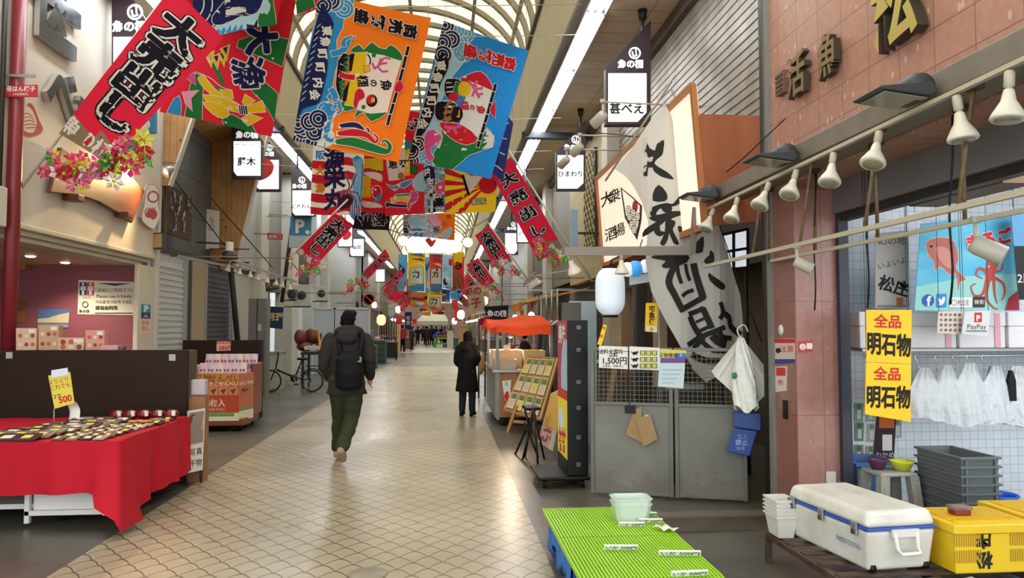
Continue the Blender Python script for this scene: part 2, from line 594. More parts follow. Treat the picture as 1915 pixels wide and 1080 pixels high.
pale = mixc(nt, mth(nt, 'MULTIPLY', fine, .22), pale, '#8d8371')
pale = mixc(nt, mth(nt, 'MULTIPLY', joint, .95), pale, '#4d4639')
grey = mixc(nt, big, '#5c5a54', '#45433e')
grey = mixc(nt, mth(nt, 'MULTIPLY', fine, .4), grey, '#6d675c')
band = mth(nt, 'LESS_THAN', mth(nt, 'ABSOLUTE', mth(nt, 'ADD', X, .9)), 1.62)
near = mth(nt, 'LESS_THAN', Y, 30.5)
far = mth(nt, 'GREATER_THAN', Y, 46)
c = mixc(nt, band, grey, pale)
c = mixc(nt, near, '#585d5b', c)
c = mixc(nt, far, c, '#b4b3ac')
nt.links.new(c, b.inputs['Base Color'])
rg = mth(nt, 'MULTIPLY_ADD', noisef(nt, p, .7), .12, .25)
nt.links.new(rg, b.inputs['Roughness']); b.inputs['Specular IOR Level'].default_value = .45
bp = nt.nodes.new('ShaderNodeBump'); bp.inputs['Strength'].default_value = .1; bp.inputs['Distance'].default_value = .01
nt.links.new(mth(nt, 'SUBTRACT', fine, mth(nt, 'MULTIPLY', mth(nt, 'MULTIPLY', joint, band), 1.5)), bp.inputs['Height'])
nt.links.new(bp.outputs[0], b.inputs['Normal'])
mb = MB(); mb.bx(-9, 9, -8, 95, -.1, 0, m); struct(mb, 'floor')

M_soff = tile_mat('soffit_boards', '#cfc2aa', '#c6b9a0', '#857b69', 3, .42, (0, 1), .6, mortar=.008)
M_fasc = tile_mat('fascia_boards', '#bdb6a2', '#b6af9b', '#857d6c', .45, 3, (1, 2), .6, mortar=.007)
M_trim = mat('brown_steel', '#51453a', .5)
M_dark = mat('dark_steel', '#27231f', .5)
M_navy = mat('navy_steel', '#2b2f3b', .45)
M_grey = mat('grey_steel', '#8b8a84', .45, .3)
M_rib = mat('rib_steel', '#8c8474', .5)
M_roof = mat('roof_panel', '#dfd3ae', .6, translucent=.62, noise=(.8, '#d2c59e', 1))
M_cream = mat('cream_plaster', '#cfc8b6', .7, noise=(1.6, '#beb6a2', 1))
M_white = mat('white_paint', '#d8d6cf', .6)
M_offw = mat('off_white', '#c2c0b8', .6)
M_chrome = mat('chrome', '#c8c8c6', .25, .9)
M_alu = mat('aluminium', '#a8a8a4', .4, .7)

Y0, Y1 = -7.5, 90
for sgn, side in ((1, 'right'), (-1, 'left')):
    def X_(x): return -0.9 + sgn * x           # x measured from the arcade's centre line
    mb = MB(); mb.bx(X_(2.85), X_(4.35), Y0, Y1, 6.2, 6.28, M_soff); struct(mb, 'ceiling')
    mb = MB()
    mb.bx(X_(2.79), X_(2.85), Y0, Y1, 6.05, 7.9, M_fasc)
    struct(mb, 'wall_fascia_' + side)
    mb = MB(); mb.tube([(X_(2.8), Y0, 6.06), (X_(2.8), Y1, 6.06)], .09, M_grey, 12); struct(mb, 'trim_1')
    mb = MB(); mb.bx(X_(2.72), X_(2.9), Y0, Y1, 7.86, 7.96, M_trim); struct(mb, 'trim_2')
    mb = MB(); mb.bx(X_(4.2), X_(4.36), Y0, Y1, 5.98, 6.2, M_trim); struct(mb, 'trim_3')
    for k, y in enumerate((16.9, 25.5, 34, 50, 66)):
        mb = MB(); mb.bx(X_(2.66), X_(4.3), y - .08, y + .08, 5.9, 6.06, M_navy)
        struct(mb, 'trim_4', bevel=.02)
# barrel roof
def vault(t, r=0):                                # t 0..1 left spring to right spring
    g = pi * (1 - t)
    return Vector((-0.9 + (2.8 + r) * cos(g), 0, 7.95 + (2.0 + r) * sin(g)))
mb = MB()
mb.grid(lambda a, b: vault(a, .05) + Vector((0, Y0 + (Y1 - Y0) * b, 0)), 26, 1, M_roof)
struct(mb, 'ceiling_vault')
rib = MB()
rib.loft([[vault(i / 26, -.08) + Vector((0, -.075, 0)), vault(i / 26, -.08) + Vector((0, .075, 0)),
           vault(i / 26, .03) + Vector((0, .075, 0)), vault(i / 26, .03) + Vector((0, -.075, 0))] for i in range(27)], M_rib, True, False)
ro = struct(rib, 'trim_5', loc=(0, 0, 0))
y = 8.0; ro.location.y = y
while y < 64:
    y += .95 if y < 40 else 2.2
    o = ro.copy(); COL.objects.link(o); o.location.y = y
for t in (.12, .3, .5, .7, .88):
    q = vault(t, -.05)
    mb = MB(); mb.bx(q.x - .04, q.x + .04, Y0, Y1, q.z - .04, q.z + .04, M_rib); struct(mb, 'trim_6')

# paired fluorescent tubes in trays along both edges of the soffit
M_tube = mat('tube_glow', '#f6faff', .4, emit=24)
proto = thing('fluorescent_light', 'x', 'ceiling light', (0, 0, 0), 'fluorescent lights along the arcade edges')
mb = MB(); mb.bx(-.15, .15, -1.2, 1.2, .06, .1, M_alu); mb.bx(.15, .17, -1.2, 1.2, -.01, .1, M_alu); mb.bx(-.17, -.15, -1.2, 1.2, -.01, .1, M_alu)
mb.build('tray', proto)
for dx in (-.055, .055):
    mb = MB(); mb.tube([(dx, -1.17, .015), (dx, 1.17, .015)], .026, M_tube, 10); mb.build('tube', proto)
first = True
for sgn, side in ((1, 'right'), (-1, 'left')):
    for k in range(22):
        yy = 4.2 + k * 2.5
        lab = 'pair of bright fluorescent tubes under the %s soffit, %s from the near end' % (side, ORD[k] if k < 20 else ('second last' if k == 20 else 'last'))
        loc = (-0.9 + sgn * 3.04, yy, 6.08)
        if first: proto.location = loc; proto['label'] = lab; first = False
        else: dup(proto, loc, label=lab)

# ---------------------------------------------------------------- tiled fish shop on the right
M_tile = tile_mat('pink_granite_tile', '#bb8d7c', '#b28473', '#825f52', .33, .22, (1, 2), .35,
                  fleck=('#d6b8a8', (3, 11, 6), .15, '#94685a'), mortar=.004)
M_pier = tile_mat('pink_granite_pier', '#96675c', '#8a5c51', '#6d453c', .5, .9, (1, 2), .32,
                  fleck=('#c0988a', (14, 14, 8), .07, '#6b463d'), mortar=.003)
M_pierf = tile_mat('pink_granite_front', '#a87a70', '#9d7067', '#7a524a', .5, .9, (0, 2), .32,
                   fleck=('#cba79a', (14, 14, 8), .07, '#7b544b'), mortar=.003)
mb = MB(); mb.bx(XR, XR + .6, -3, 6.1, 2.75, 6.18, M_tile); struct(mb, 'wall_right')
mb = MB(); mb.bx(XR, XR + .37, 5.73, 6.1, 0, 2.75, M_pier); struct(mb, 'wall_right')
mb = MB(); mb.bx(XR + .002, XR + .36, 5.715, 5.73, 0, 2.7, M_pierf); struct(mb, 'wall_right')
mb = MB(); mb.bx(XR - .03, XR + .03, 6.1, 6.17, 0, 6.15, M_grey); mb.tube([(XR - .02, 6.2, .0), (XR - .02, 6.2, 6.15)], .035, M_dark); struct(mb, 'trim_7')
# head of the opening: tray, track and glazed panel line
mb = MB(); mb.bx(XR + .32, XR + .46, -3, 5.72, 2.5, 2.78, mat('shop_lintel', '#6d6a6b', .5)); struct(mb, 'trim_8')
mb = MB(); mb.bx(XR + .36, XR + .44, -3, 5.72, 2.44, 2.5, M_dark); mb.bx(XR + .34, XR + .42, 5.66, 5.71, 0, 2.5, M_navy); struct(mb, 'trim_9')
M_wt = tile_mat('white_tile', '#dfe5ea', '#d6dde4', '#a9b4bf', .075, .075, (0, 2), .25, mortar=.0025)
M_wt2 = tile_mat('white_tile_side', '#dfe5ea', '#d6dde4', '#a9b4bf', .075, .075, (1, 2), .25, mortar=.0025)
mb = MB(); mb.bx(XR + .36, 8.5, 6.3, 6.4, 0, 3.2, M_wt); struct(mb, 'wall_back')
mb = MB(); mb.bx(8.4, 8.5, 0, 6.3, 0, 3.2, M_wt2); struct(mb, 'wall_shop')
mb = MB(); mb.bx(XR + .46, 8.5, 0, 6.3, 3.1, 3.2, mat('shop_ceiling', '#bcc2c8', .6)); struct(mb, 'ceiling_shop')
mb = MB(); mb.bx(XR + .9, XR + 1.15, 4.6, 5.6, 2.55, 2.95, mat('brown_duct', '#80633f', .6)); struct(mb, 'trim_10')

# ---------------------------------------------------------------- right facade beyond the tiled building
def corrugated(x, y0, y1, z0, z1, m, pitch=.075, dep=.012, vertical=False):
    mb = MB()
    prof = []
    n = int((z1 - z0) / pitch)
    for i in range(n):
        z = z0 + i * pitch
        prof += [(dep, z), (dep, z + pitch * .42), (0, z + pitch * .5), (0, z + pitch * .92)]
    prof.append((dep, z1))
    s_ = -1 if x > 0 else 1
    vs = []
    for o_, z in prof: vs += [Vector((x + s_ * o_, y0, z)), Vector((x + s_ * o_, y1, z))]
    mb.add(vs, [(2 * i, 2 * i + 1, 2 * i + 3, 2 * i + 2) for i in range(len(prof) - 1)], m)
    return mb
M_corr = mat('siding_metal', '#8d8676', .45, .35, noise=(3, '#736c5e', 1.5))
struct(corrugated(XW, 6.4, 14.2, 3.2, 6.0, M_corr, .11), 'wall_right')
mb = MB(); mb.bx(XW + .02, XW + .1, 6.4, 14.2, 2.3, 6.2, M_dark); struct(mb, 'wall_right')
M_izaka = mat('dark_timber', '#4a3a2e', .6, noise=((20, 20, 2), '#37291f', 1.2))
mb = MB(); mb.bx(XW + .9, XW + 1, 6.4, 14.2, 0, 3.2, M_izaka)
mb.bx(XW, XW + 1, 14.1, 14.2, 0, 3.2, mat('tan_plaster', '#8c7358', .7)); struct(mb, 'wall_izakaya')
mb = MB(); mb.bx(XW + .1, XW + 1, 6.4, 14.2, 3.2, 3.25, M_izaka); struct(mb, 'ceiling_izakaya')
M_pillar = mat('beige_pillar', '#b5ad98', .6, noise=(2, '#9d957f', 1))
M_yel = tile_mat('ochre_wall', '#a3956a', '#9b8d62', '#756a48', 1.2, .7, (1, 2), .7)
mb = MB(); mb.bx(XW - .25, XW + .1, 14.2, 14.7, 0, 6.2, M_pillar); struct(mb, 'wall_right', bevel=.01)
mb = MB(); mb.bx(XW, XW + .2, 14.7, 20, 2.7, 6.2, M_yel); struct(mb, 'wall_right')
bands = [(20, 23.4, 2.8, 6.2, '#6e6557'), (23.4, 24.2, 0, 6.2, '#b7b3a2'), (24.2, 28.6, 2.8, 6.2, '#575149'), (28.6, 29.6, 0, 6.2, '#b3af9f'),
         (46, 52, 2.8, 6.2, '#8d8a80'), (52, 53, 0, 6.2, '#b7b3a2'), (53, 62, 2.8, 6.2, '#77716a'), (62, 78, 2.6, 6.2, '#a39c8f')]
for y0, y1, z0, z1, h in bands:
    mb = MB(); mb.bx(XW - (.2 if y1 - y0 < 1.1 else 0), XW + .2, y0, y1, z0, z1, mat('band_' + h, h, .65, noise=(1.4, h, 1))); struct(mb, 'wall_right')
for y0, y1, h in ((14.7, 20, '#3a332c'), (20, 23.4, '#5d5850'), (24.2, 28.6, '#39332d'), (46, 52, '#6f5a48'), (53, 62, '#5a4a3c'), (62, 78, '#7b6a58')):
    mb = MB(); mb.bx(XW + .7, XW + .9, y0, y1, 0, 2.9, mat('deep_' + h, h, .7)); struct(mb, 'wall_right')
for y0 in (14.7, 20, 24.2, 46, 53, 62):
    mb = MB(); mb.bx(XW + .1, XW + .9, y0, y0 + 3.3, 2.8, 2.9, M_izaka); struct(mb, 'ceiling_right')
mb = MB(); mb.bx(XW + .7, XW + .9, 29.6, 46, 0, 6.2, mat('street_wall', '#9a9994', .7)); struct(mb, 'wall_right')

# ---------------------------------------------------------------- left facade
M_sign = mat('plaster_white', '#d9d3c6', .7, noise=(1.1, '#cbc4b5', 1))
mb = MB(); mb.bx(XL - .35, XL, 2, 12.4, 2.72, 6.18, M_sign); struct(mb, 'wall_left')
for k, (z0, z1, o_) in enumerate(((2.66, 2.72, .05), (2.6, 2.66, -.01), (2.54, 2.6, -.06))):
    mb = MB(); mb.bx(XL - .35, XL + o_ - .02, 2, 12.3 + o_, z0, z1, M_cream); struct(mb, 'trim_11', bevel=.012)
mb = MB(); mb.bx(XL - .06, XL + .01, 11.75, 12.45, 0, 2.54, M_cream); struct(mb, 'wall_left', bevel=.01)
mb = MB(); mb.bx(XL - .02, XL + .04, 12.4, 12.5, 0, 6.1, M_offw); struct(mb, 'trim_12')
M_pink = mat('pink_wallpaper', '#914d58', .6, noise=((3, 3, 30), '#87464f', 1))
mb = MB(); mb.bx(-9, XL - .06, 12.1, 12.25, 0, 2.7, M_pink); struct(mb, 'wall_back')
mb = MB(); mb.bx(-9, -8.9, 2, 12, 0, 2.7, M_pink); struct(mb, 'wall_shop')
M_peach = mat('soffit_peach', '#c4a07e', .6)
mb = MB(); mb.bx(-9, XL - .33, 2, 12.1, 2.54, 2.6, M_peach); struct(mb, 'ceiling_shop')
mb = MB(); mb.bx(-9, -6.3, 11.9, 12.1, 2.46, 2.54, mat('wood_cornice', '#9c6a3c', .5)); struct(mb, 'trim_13')

M_panel = mat('slate_panel', '#5b5e66', .55, noise=(.8, '#4c4f57', 1))
M_panelf = tile_mat('slate_joints', '#63666f', '#565962', '#33343a', .95, .75, (1, 2), .5, mortar=.012, off=.4)
mb = MB(); mb.bx(XL - .5, XL - .3, 12.5, 16.2, 2.8, 6.15, M_panelf); struct(mb, 'wall_left')
M_shut = mat('shutter_grey', '#c6cbcb', .45, .1)
M_shut2 = mat('shutter_dark', '#55555a', .45, .3)
struct(corrugated(XL - .1, 12.65, 14.0, 0, 2.8, M_shut, .1, .02), 'door_1')
mb = MB(); mb.bx(XL - .2, XL - .12, 12.5, 18.9, 0, 2.85, M_offw); struct(mb, 'wall_left')
mb = MB(); mb.bx(XL - .15, XL - .02, 14.08, 14.24, 0, 2.85, M_dark); struct(mb, 'trim_14')
mb = MB(); mb.bx(XL - .15, XL - .05, 14.24, 15.1, 0, 2.85, mat('beige_panel', '#a8987c', .7)); struct(mb, 'wall_left')
struct(corrugated(XL - .1, 15.2, 16.9, 0, 2.8, M_shut2, .1, .02), 'door_2')
for y_ in (12.57, 14.03, 15.14, 16.94):
    mb = MB(); mb.bx(XL - .14, XL - .03, y_ - .05, y_ + .05, 0, 2.85, M_alu); struct(mb, 'trim_15')
mb = MB(); mb.bx(XL - .45, XL - .08, 12.5, 18.9, 2.85, 2.93, M_dark); struct(mb, 'trim_16')
# timber canopy with two tapering fins
M_pine = mat('knotty_pine', '#c09560', .5, noise=((3, 3, 16), '#a87b48', 1.6))
m, nt, b = nodes('pine_boards', .5)
p, xyz = pos(nt)
fr = mth(nt, 'FRACT', mth(nt, 'DIVIDE', mth(nt, 'ADD', xyz[0], 20), .11))
c = mixc(nt, noisef(nt, p, 3.5), '#bd915c', '#a67c4a')
v = nt.nodes.new('ShaderNodeTexVoronoi'); v.inputs['Scale'].default_value = 4.2; nt.links.new(p, v.inputs['Vector'])
c = mixc(nt, mth(nt, 'LESS_THAN', v.outputs['Distance'], .12), c, '#5d3d22')
c = mixc(nt, mth(nt, 'LESS_THAN', fr, .06), c, '#6f4e2c')
nt.links.new(c, b.inputs['Base Color']); M_pineb = m
def fin(y, xt, xb, zt, zb):
    mb = MB()
    mb.prism([(XL - .3, y, zt), (xt, y, zt), (xb, y, zb), (XL - .3, y, zb)], (0, .12, 0), M_pineb)
    mb.prism([(xt, y - .01, zt), (xt + .04, y - .01, zt), (xb + .03, y - .01, zb), (xb, y - .01, zb)], (0, .14, 0), M_white)
    struct(mb, 'wall_fin')
fin(12.6, -3.95, -4.5, 5.75, 3.9)
fin(16.2, -3.78, -4.42, 5.75, 2.75)
mb = MB(); mb.prism([(XL - .3, 12.6, 5.5), (-3.9, 12.6, 5.9), (-3.9, 12.6, 6.0), (XL - .3, 12.6, 5.6)], (0, 3.7, 0), M_pineb); struct(mb, 'ceiling_canopy')
lb = [(16.32, 18.9, 2.93, 6.15, '#a9aaab', 0), (18.9, 19.7, 0, 6.15, '#c9c6bc', .1), (19.7, 22.8, 2.6, 6.15, '#7d7a74', -.25), (22.8, 23.7, 0, 6.15, '#cfcbbf', .1),
      (23.7, 27.2, 3.1, 6.15, '#454340', -.2), (27.2, 28.1, 0, 6.15, '#b9bab8', .05), (28.1, 29.5, 2.6, 6.15, '#3c3a38', -.2), (29.5, 30.3, 0, 6.15, '#c6c2b6', .1),
      (46, 52, 2.8, 6.15, '#8e8c86', 0), (52, 53, 0, 6.15, '#c9c5ba', .1), (53, 62, 2.7, 6.15, '#807a72', 0), (62, 78, 2.6, 6.15, '#a9a297', 0)]
for y0, y1, z0, z1, h, o_ in lb:
    mb = MB(); mb.bx(XL - .4, XL + o_, y0, y1, z0, z1, mat('band_' + h, h, .65, noise=(1.2, h, 1))); struct(mb, 'wall_left')
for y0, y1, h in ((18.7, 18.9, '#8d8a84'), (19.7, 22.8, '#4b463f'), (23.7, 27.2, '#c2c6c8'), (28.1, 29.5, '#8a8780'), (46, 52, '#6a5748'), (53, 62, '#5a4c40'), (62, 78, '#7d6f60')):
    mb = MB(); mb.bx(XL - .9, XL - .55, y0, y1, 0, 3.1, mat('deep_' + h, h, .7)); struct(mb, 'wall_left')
mb = MB(); mb.bx(XL - .9, XL - .7, 30.3, 46, 0, 6.2, mat('street_wall', '#9a9994', .7)); struct(mb, 'wall_left')
mb = MB(); mb.bx(-9, XL - .3, 46, 46.2, 0, 6.2, mat('street_wall', '#9a9994', .7)); mb.bx(-9, XL - .35, 29.4, 29.5, 0, 6.2, M_dark); struct(mb, 'wall_left')
mb = MB(); mb.bx(XW + .15, 9, 46, 46.2, 0, 6.2, mat('street_wall', '#9a9994', .7)); mb.bx(XW + .15, 9, 29.5, 29.6, 0, 6.2, M_dark); struct(mb, 'wall_right')
# far end of the street
mb = MB(); mb.bx(-6, 5, 84, 84.3, 0, 4.2, mat('far_brown', '#6b5348', .8)); struct(mb, 'wall_far')
mb = MB(); mb.bx(-6, 5, 84.4, 84.6, 4.2, 11, mat('far_white', '#dde3e6', .7)); struct(mb, 'wall_far')
# ================================================================ near right: fish shop front
P_W = mat('plastic_white', '#d9d7d0', .35)
P_G = mat('plastic_grey', '#5f6668', .45)
P_Y = mat('plastic_yellow', '#e3bd20', .4)
P_B = mat('plastic_blue', '#2f6fc2', .4)
M_paper = mat('paper_white', '#e2e0da', .7)
M_ink = mat('ink_black', '#15130f', .8)
M_red = mat('ink_red', '#c22a22', .7)
M_rust = mat('rusty_steel', '#5f4d3f', .6, .3, noise=(12, '#3e3027', 1.5))
M_blackp = mat('black_plastic', '#0c0c0d', .5, spec=.3)

# --- white cool box on a low steel stand
ang = math.radians(6)
cb = thing('cool_box', 'big white cool box with blue trim line and steel latches on low stand', 'cool box', (2.54, 4.47, .225))
rz = Matrix.Rotation(ang, 3, 'Z')
def L(x, y, z): return Vector((2.54, 4.47, 0)) + rz @ Vector((x, y, 0)) + Vector((0, 0, z))
P_cool = mat('cool_box_plastic', '#dcdad2', .35, noise=(6, '#c9c5ba', 1.5))
def rbox(mb, w0, d0, z0, w1, d1, z1, m):
    vs = [L(sx * w / 2, sy * d / 2, z) for w, d, z in ((w0, d0, z0), (w1, d1, z1)) for sx, sy in ((-1, -1), (1, -1), (1, 1), (-1, 1))]
    mb.add(vs, [(3, 2, 1, 0), (4, 5, 6, 7), (0, 1, 5, 4), (1, 2, 6, 5), (2, 3, 7, 6), (3, 0, 4, 7)], m)
mb = MB(); rbox(mb, .4, .74, .225, .44, .8, .455, P_cool); mb.build('body', cb, bevel=.022, seg=3)
mb = MB(); rbox(mb, .446, .806, .452, .446, .806, .47, mat('trim_blue', '#2b50a8', .4)); mb.build('trim_line', cb, bevel=.004)
mb = MB(); rbox(mb, .455, .815, .468, .41, .77, .56, P_cool); lid = mb.build('lid', cb, bevel=.034, seg=4)
for y in (-.3, .02, .33):
    mb = MB(); c = L(-.232, y, .452); mb.box(c, (.014, .05, .07), M_alu, rz); mb.box(c + Vector((-.008, 0, -.02)), (.012, .03, .03), M_rust, rz)
    mb.build('latch', cb, bevel=.004)
mb = MB(); pts = [L(-.06, -.418, .44), L(-.055, -.43, .36), L(-.05, -.455, .335), L(.07, -.455, .335), L(.075, -.43, .36), L(.08, -.418, .44)]
mb.tube(pts, .011, P_W, 8); mb.box(L(.01, -.415, .44), (.17, .02, .04), P_W, rz); mb.build('handle', cb)
for x in (-.17, .17): mb = MB(); mb.lathe([(.024, -.015), (.024, .015)], L(x, -.36, .241), M_blackp, axis=rz @ Vector((1, 0, 0)), n=14); mb.build('wheel', cb)
c4 = [L(-.2245, -.1, .37), L(-.2245, -.36, .37), L(-.2215, -.36, .33), L(-.2215, -.1, .33)]
c4 = [p + Vector((-.001, 0, 0)) for p in c4]
a = Art([(0, 0), (260, 0), (260, 40), (0, 40)]); a.text('PRESTCOOL', (130, 18), 40, mat('print_blue', '#5b82b8', .5), bold=.01)
S, n = bilin([c4[0], c4[1], c4[2], c4[3]])
mb = MB(); a.lay(mb, S, n); mb.keep_normals = True; mb.build('lettering', cb)
# stand
st = thing('stand', 'low rusty steel stand under the white cool box', 'stand', (2.6, 4.3, 0))
mb = MB()
x0, x1, y0, y1 = 2.2, 3.9, 3.55, 4.98
for y in (y0, y1): mb.bx(x0, x1, y - .02, y + .02, .17, .205, M_rust)
for x in (x0, 2.75, 3.3, x1): mb.bx(x - .02, x + .02, y0, y1, .17, .205, M_rust)
for k in range(7): mb.bx(x0, x1, y0 + .1 + k * .2, y0 + .17 + k * .2, .205, .215, M_rust)
mb.build('frame', st)
for x in (x0, x1):
    for y in (y0, y1):
        mb = MB(); mb.bx(x - .018, x + .018, y - .018, y + .018, 0, .17, M_rust); mb.build('leg', st)
tag(MB().grid(lambda a, b: Vector((2.52 + a * .36, 3.62 + b * .3, .222 + .012 * sin(9 * a + 5 * b))), 8, 8, mat('sheet_grey', '#b9bcbd', .5)).build('plastic_sheet', solid=.004),
    'crumpled pale sheet lying on the stand before the cool box', 'plastic sheet')

# --- white plastic baskets nested beside it
for k in range(5):
    z = .217 + .026 * k; mb = MB(); cx, cy = 2.24, 4.87
    def ring(w, d, zz): return [Vector((cx + sx * w / 2, cy + sy * d / 2, zz)) for sx, sy in ((-1, -1), (1, -1), (1, 1), (-1, 1))]
    mb.loft([ring(.1, .15, z), ring(.135, .19, z + .13), ring(.155, .21, z + .13), ring(.155, .21, z + .142), ring(.125, .18, z + .142), ring(.09, .14, z + .006)], P_W, True, False)
    o = mb.build('plastic_basket'); tag(o, 'white plastic basket beside the cool box, %s from the bottom of its nested stack' % ORD[k], 'basket', 'nested white baskets')

# --- yellow crates
def ycrate(x, y, z, label, w=.48, d=.4, h=.27, text=False):
    t = thing('fish_crate', label, 'crate', (x, y, z), 'yellow fish crates')
    mb = MB()
    def ring(e, zz): return [Vector((x + sx * (w / 2 + e), y + sy * (d / 2 + e), z + zz)) for sx, sy in ((-1, -1), (1, -1), (1, 1), (-1, 1))]
    mb.loft([ring(0, 0), ring(.0, h - .05), ring(.012, h - .05), ring(.012, h), ring(-.05, h + .003)], P_Y, True, False)
    mb.build('body', t, bevel=.006)
    mb = MB()
    n = 26
    for i in range(n): 
        xx = x - w / 2 + .04 + i * (w - .08) / (n - 1); mb.bx(xx - .004, xx + .004, y - d / 2 + .04, y + d / 2 - .04, z + h + .003, z + h + .012, P_Y)
    for i in range(5):
        yy = y - d / 2 + .05 + i * (d - .1) / 4; mb.bx(x - w / 2 + .03, x + w / 2 - .03, yy - .006, yy + .006, z + h + .003, z + h + .01, P_Y)
    mb.build('lattice_lid', t)
    M_slot = mat('crate_slot', '#a8871a', .6)
    for s_ in (-1, 1):
        mb = MB()
        for i in range(12):
            for zz in (.06, .15):
                xx = x + s_ * (.09 + i * .014); mb.bx(xx - .003, xx + .003, y - d / 2 - .003, y - d / 2, z + zz, z + zz + .07, M_slot)
        mb.build('slot_pattern', t)
    if text:
        cs = [Vector((x + o_, y - d / 2 - .001, z + zz)) for o_, zz in ((-.16, .24), (.02, .24), (.02, .02), (-.16, .02))]
        a = Art([(0, 0), (180, 0), (180, 220), (0, 220)])
        a.text('庄', (90, 55), 100, M_ink, right=(-1, 0), up=(0, 1), bold=.035); a.text('松', (90, 165), 100, M_ink, right=(-1, 0), up=(0, 1), bold=.035)
        S, n_ = bilin(cs); mb = MB(); a.lay(mb, S, n_); mb.keep_normals = True; mb.build('lettering', t)
    return t
ycrate(3.1, 4.22, .217, 'yellow plastic fish crate with black handwriting beside the cool box', text=True)
ycrate(3.66, 4.3, .217, 'yellow fish crate behind the handwritten one at the frame edge', d=.52)
tr = thing('food_tray', 'small clear lidded tray of dark red food on yellow crate', 'tray', (3.02, 4.2, .5))
mb = MB(); mb.box((3.02, 4.2, .516), (.1, .07, .03), mat('red_food', '#7a241a', .5)); mb.build('food', tr, bevel=.005)
mb = MB(); mb.box((3.02, 4.2, .541), (.115, .085, .022), mat('clear_lid', '#8a7378', .15, alpha=.55)); mb.build('lid', tr, bevel=.005)

# --- green slatted mats on blue crates
M_green = mat('green_mat', '#9fd024', .45, noise=(3, '#8fc41c', 1))
mats_ = [(3.3, 3.95, .0), (3.95, 4.72, .004), (4.72, 5.48, .008)]
for k, (y0, y1, dz) in enumerate(mats_):
    mb = MB(); nn = 38; x0, x1 = .72, 1.49
    mb.bx(x0, x1, y0 + .005, y1 - .005, .245 + dz, .258 + dz, M_green)
    for i in range(nn):
        xx = x0 + .006 + i * (x1 - x0 - .012) / (nn - 1)
        mb.bx(xx - .0065, xx + .0065, y0 + .004, y1 - .004, .258 + dz, .272 + dz, M_green)
    o = mb.build('display_mat'); tag(o, 'lime green ribbed display mat on blue crates, %s' % ['nearest the camera', 'in the middle of three', 'farthest, under the white tub'][k], 'mat', 'green display mats')
M_bc = mat('crate_blue', '#2a6cb5', .4); M_sheet = mat('board_grey', '#77756c', .6)
for k, (y0, y1) in enumerate(((3.3, 4.35), (4.42, 5.45))):
    t = thing('blue_crate', 'blue plastic crate with draped sheet carrying the green mats, %s one' % ['near', 'far'][k], 'crate', (1.1, (y0 + y1) / 2, 0), 'blue crates under the green mats')
    mb = MB(); mb.bx(.79, 1.42, y0, y1, 0, .2, M_bc)
    for i in range(8): 
        yy = y0 + .06 + i * (y1 - y0 - .12) / 7; mb.bx(.77, .79, yy - .015, yy + .015, .01, .2, M_bc)
    mb.build('body', t, bevel=.006)
    mb = MB(); mb.bx(.745, 1.465, y0 + .02, y1 - .02, .2, .244, M_sheet); mb.build('board', t)
    mb = MB()
    mb.grid(lambda a, b: Vector((.757 - .012 * sin(a * 30) - .01 * b, y0 + .03 + a * (y1 - y0 - .06), .215 - b * (.14 + .05 * sin(a * 17)))), 40, 4, M_bc)
    mb.build('plastic_skirt', t, solid=.003)
# white tub of trays on the far mat
M_tub = mat('tub_plastic', '#cfdcd3', .25, alpha=.9)
for k in range(2):
    mb = MB(); cx, cy, z = 1.285, 5.12, .281 + .035 * k
    def ring(w, d, zz, ch=.03):
        return [Vector((cx + x_, cy + y_, zz)) for x_, y_ in ((-w/2 + ch, -d/2), (w/2 - ch, -d/2), (w/2, -d/2 + ch), (w/2, d/2 - ch), (w/2 - ch, d/2), (-w/2 + ch, d/2), (-w/2, d/2 - ch), (-w/2, -d/2 + ch))]
    mb.loft([ring(.21, .16, z), ring(.255, .2, z + .11), ring(.268, .212, z + .11), ring(.268, .212, z + .117), ring(.245, .19, z + .117), ring(.2, .15, z + .008)], M_tub, True, False)
    tag(mb.build('plastic_tub'), ['lower', 'upper'][k] + ' of two nested clear white tubs on the green mat', 'tub', 'nested white tubs')
# price slips
for k, (x, y, l, r, lab) in enumerate(((1.39, 5.0, .16, -.12, 'white price slip just before the white tub'), (1.24, 4.92, .17, -.1, 'narrow price slip with black writing left of a crumpled one'),
      (1.05, 4.42, .2, -.1, 'white price slip across the joint of two mats'), (1.36, 4.28, .24, -.12, 'long white price slip near the right edge of the mats'),
      (1.43, 5.17, .1, -.1, 'small price slip tucked right beside the white tub'), (1.3, 3.93, .2, .02, 'white price slip on the nearest green mat'))):
    mb = MB(); q = Matrix.Rotation(r, 3, 'Z'); mb.box((x, y, .298), (l, .012, .03), M_paper, q @ Matrix.Rotation(.5, 3, 'X'))
    a = Art([(0, 0), (100, 0), (100, 20), (0, 20)], .0002); a.text('いか 500円', (50, 9), 20, M_ink, bold=.01)
    c0 = Vector((x, y, .298)); Rm = q @ Matrix.Rotation(.5, 3, 'X')
    S, n_ = bilin([c0 + Rm @ Vector(p) for p in ((-l/2, -.0065, .014), (l/2, -.0065, .014), (l/2, -.0065, -.014), (-l/2, -.0065, -.014))])
    a.lay(mb, S, n_); mb.keep_normals = True
    tag(mb.build('price_slip'), lab, 'price slip', 'price slips on the green mats')
mb = MB(); mb.grid(lambda a, b: Vector((1.36 + .1 * a + .05 * b, 4.86 - .1 * b, .288 + .022 * abs(sin(a * 5 + b * 3)))), 8, 6, M_paper)
tag(mb.build('crumpled_slip', solid=.002), 'crumpled white paper slip on the green mat', 'price slip')
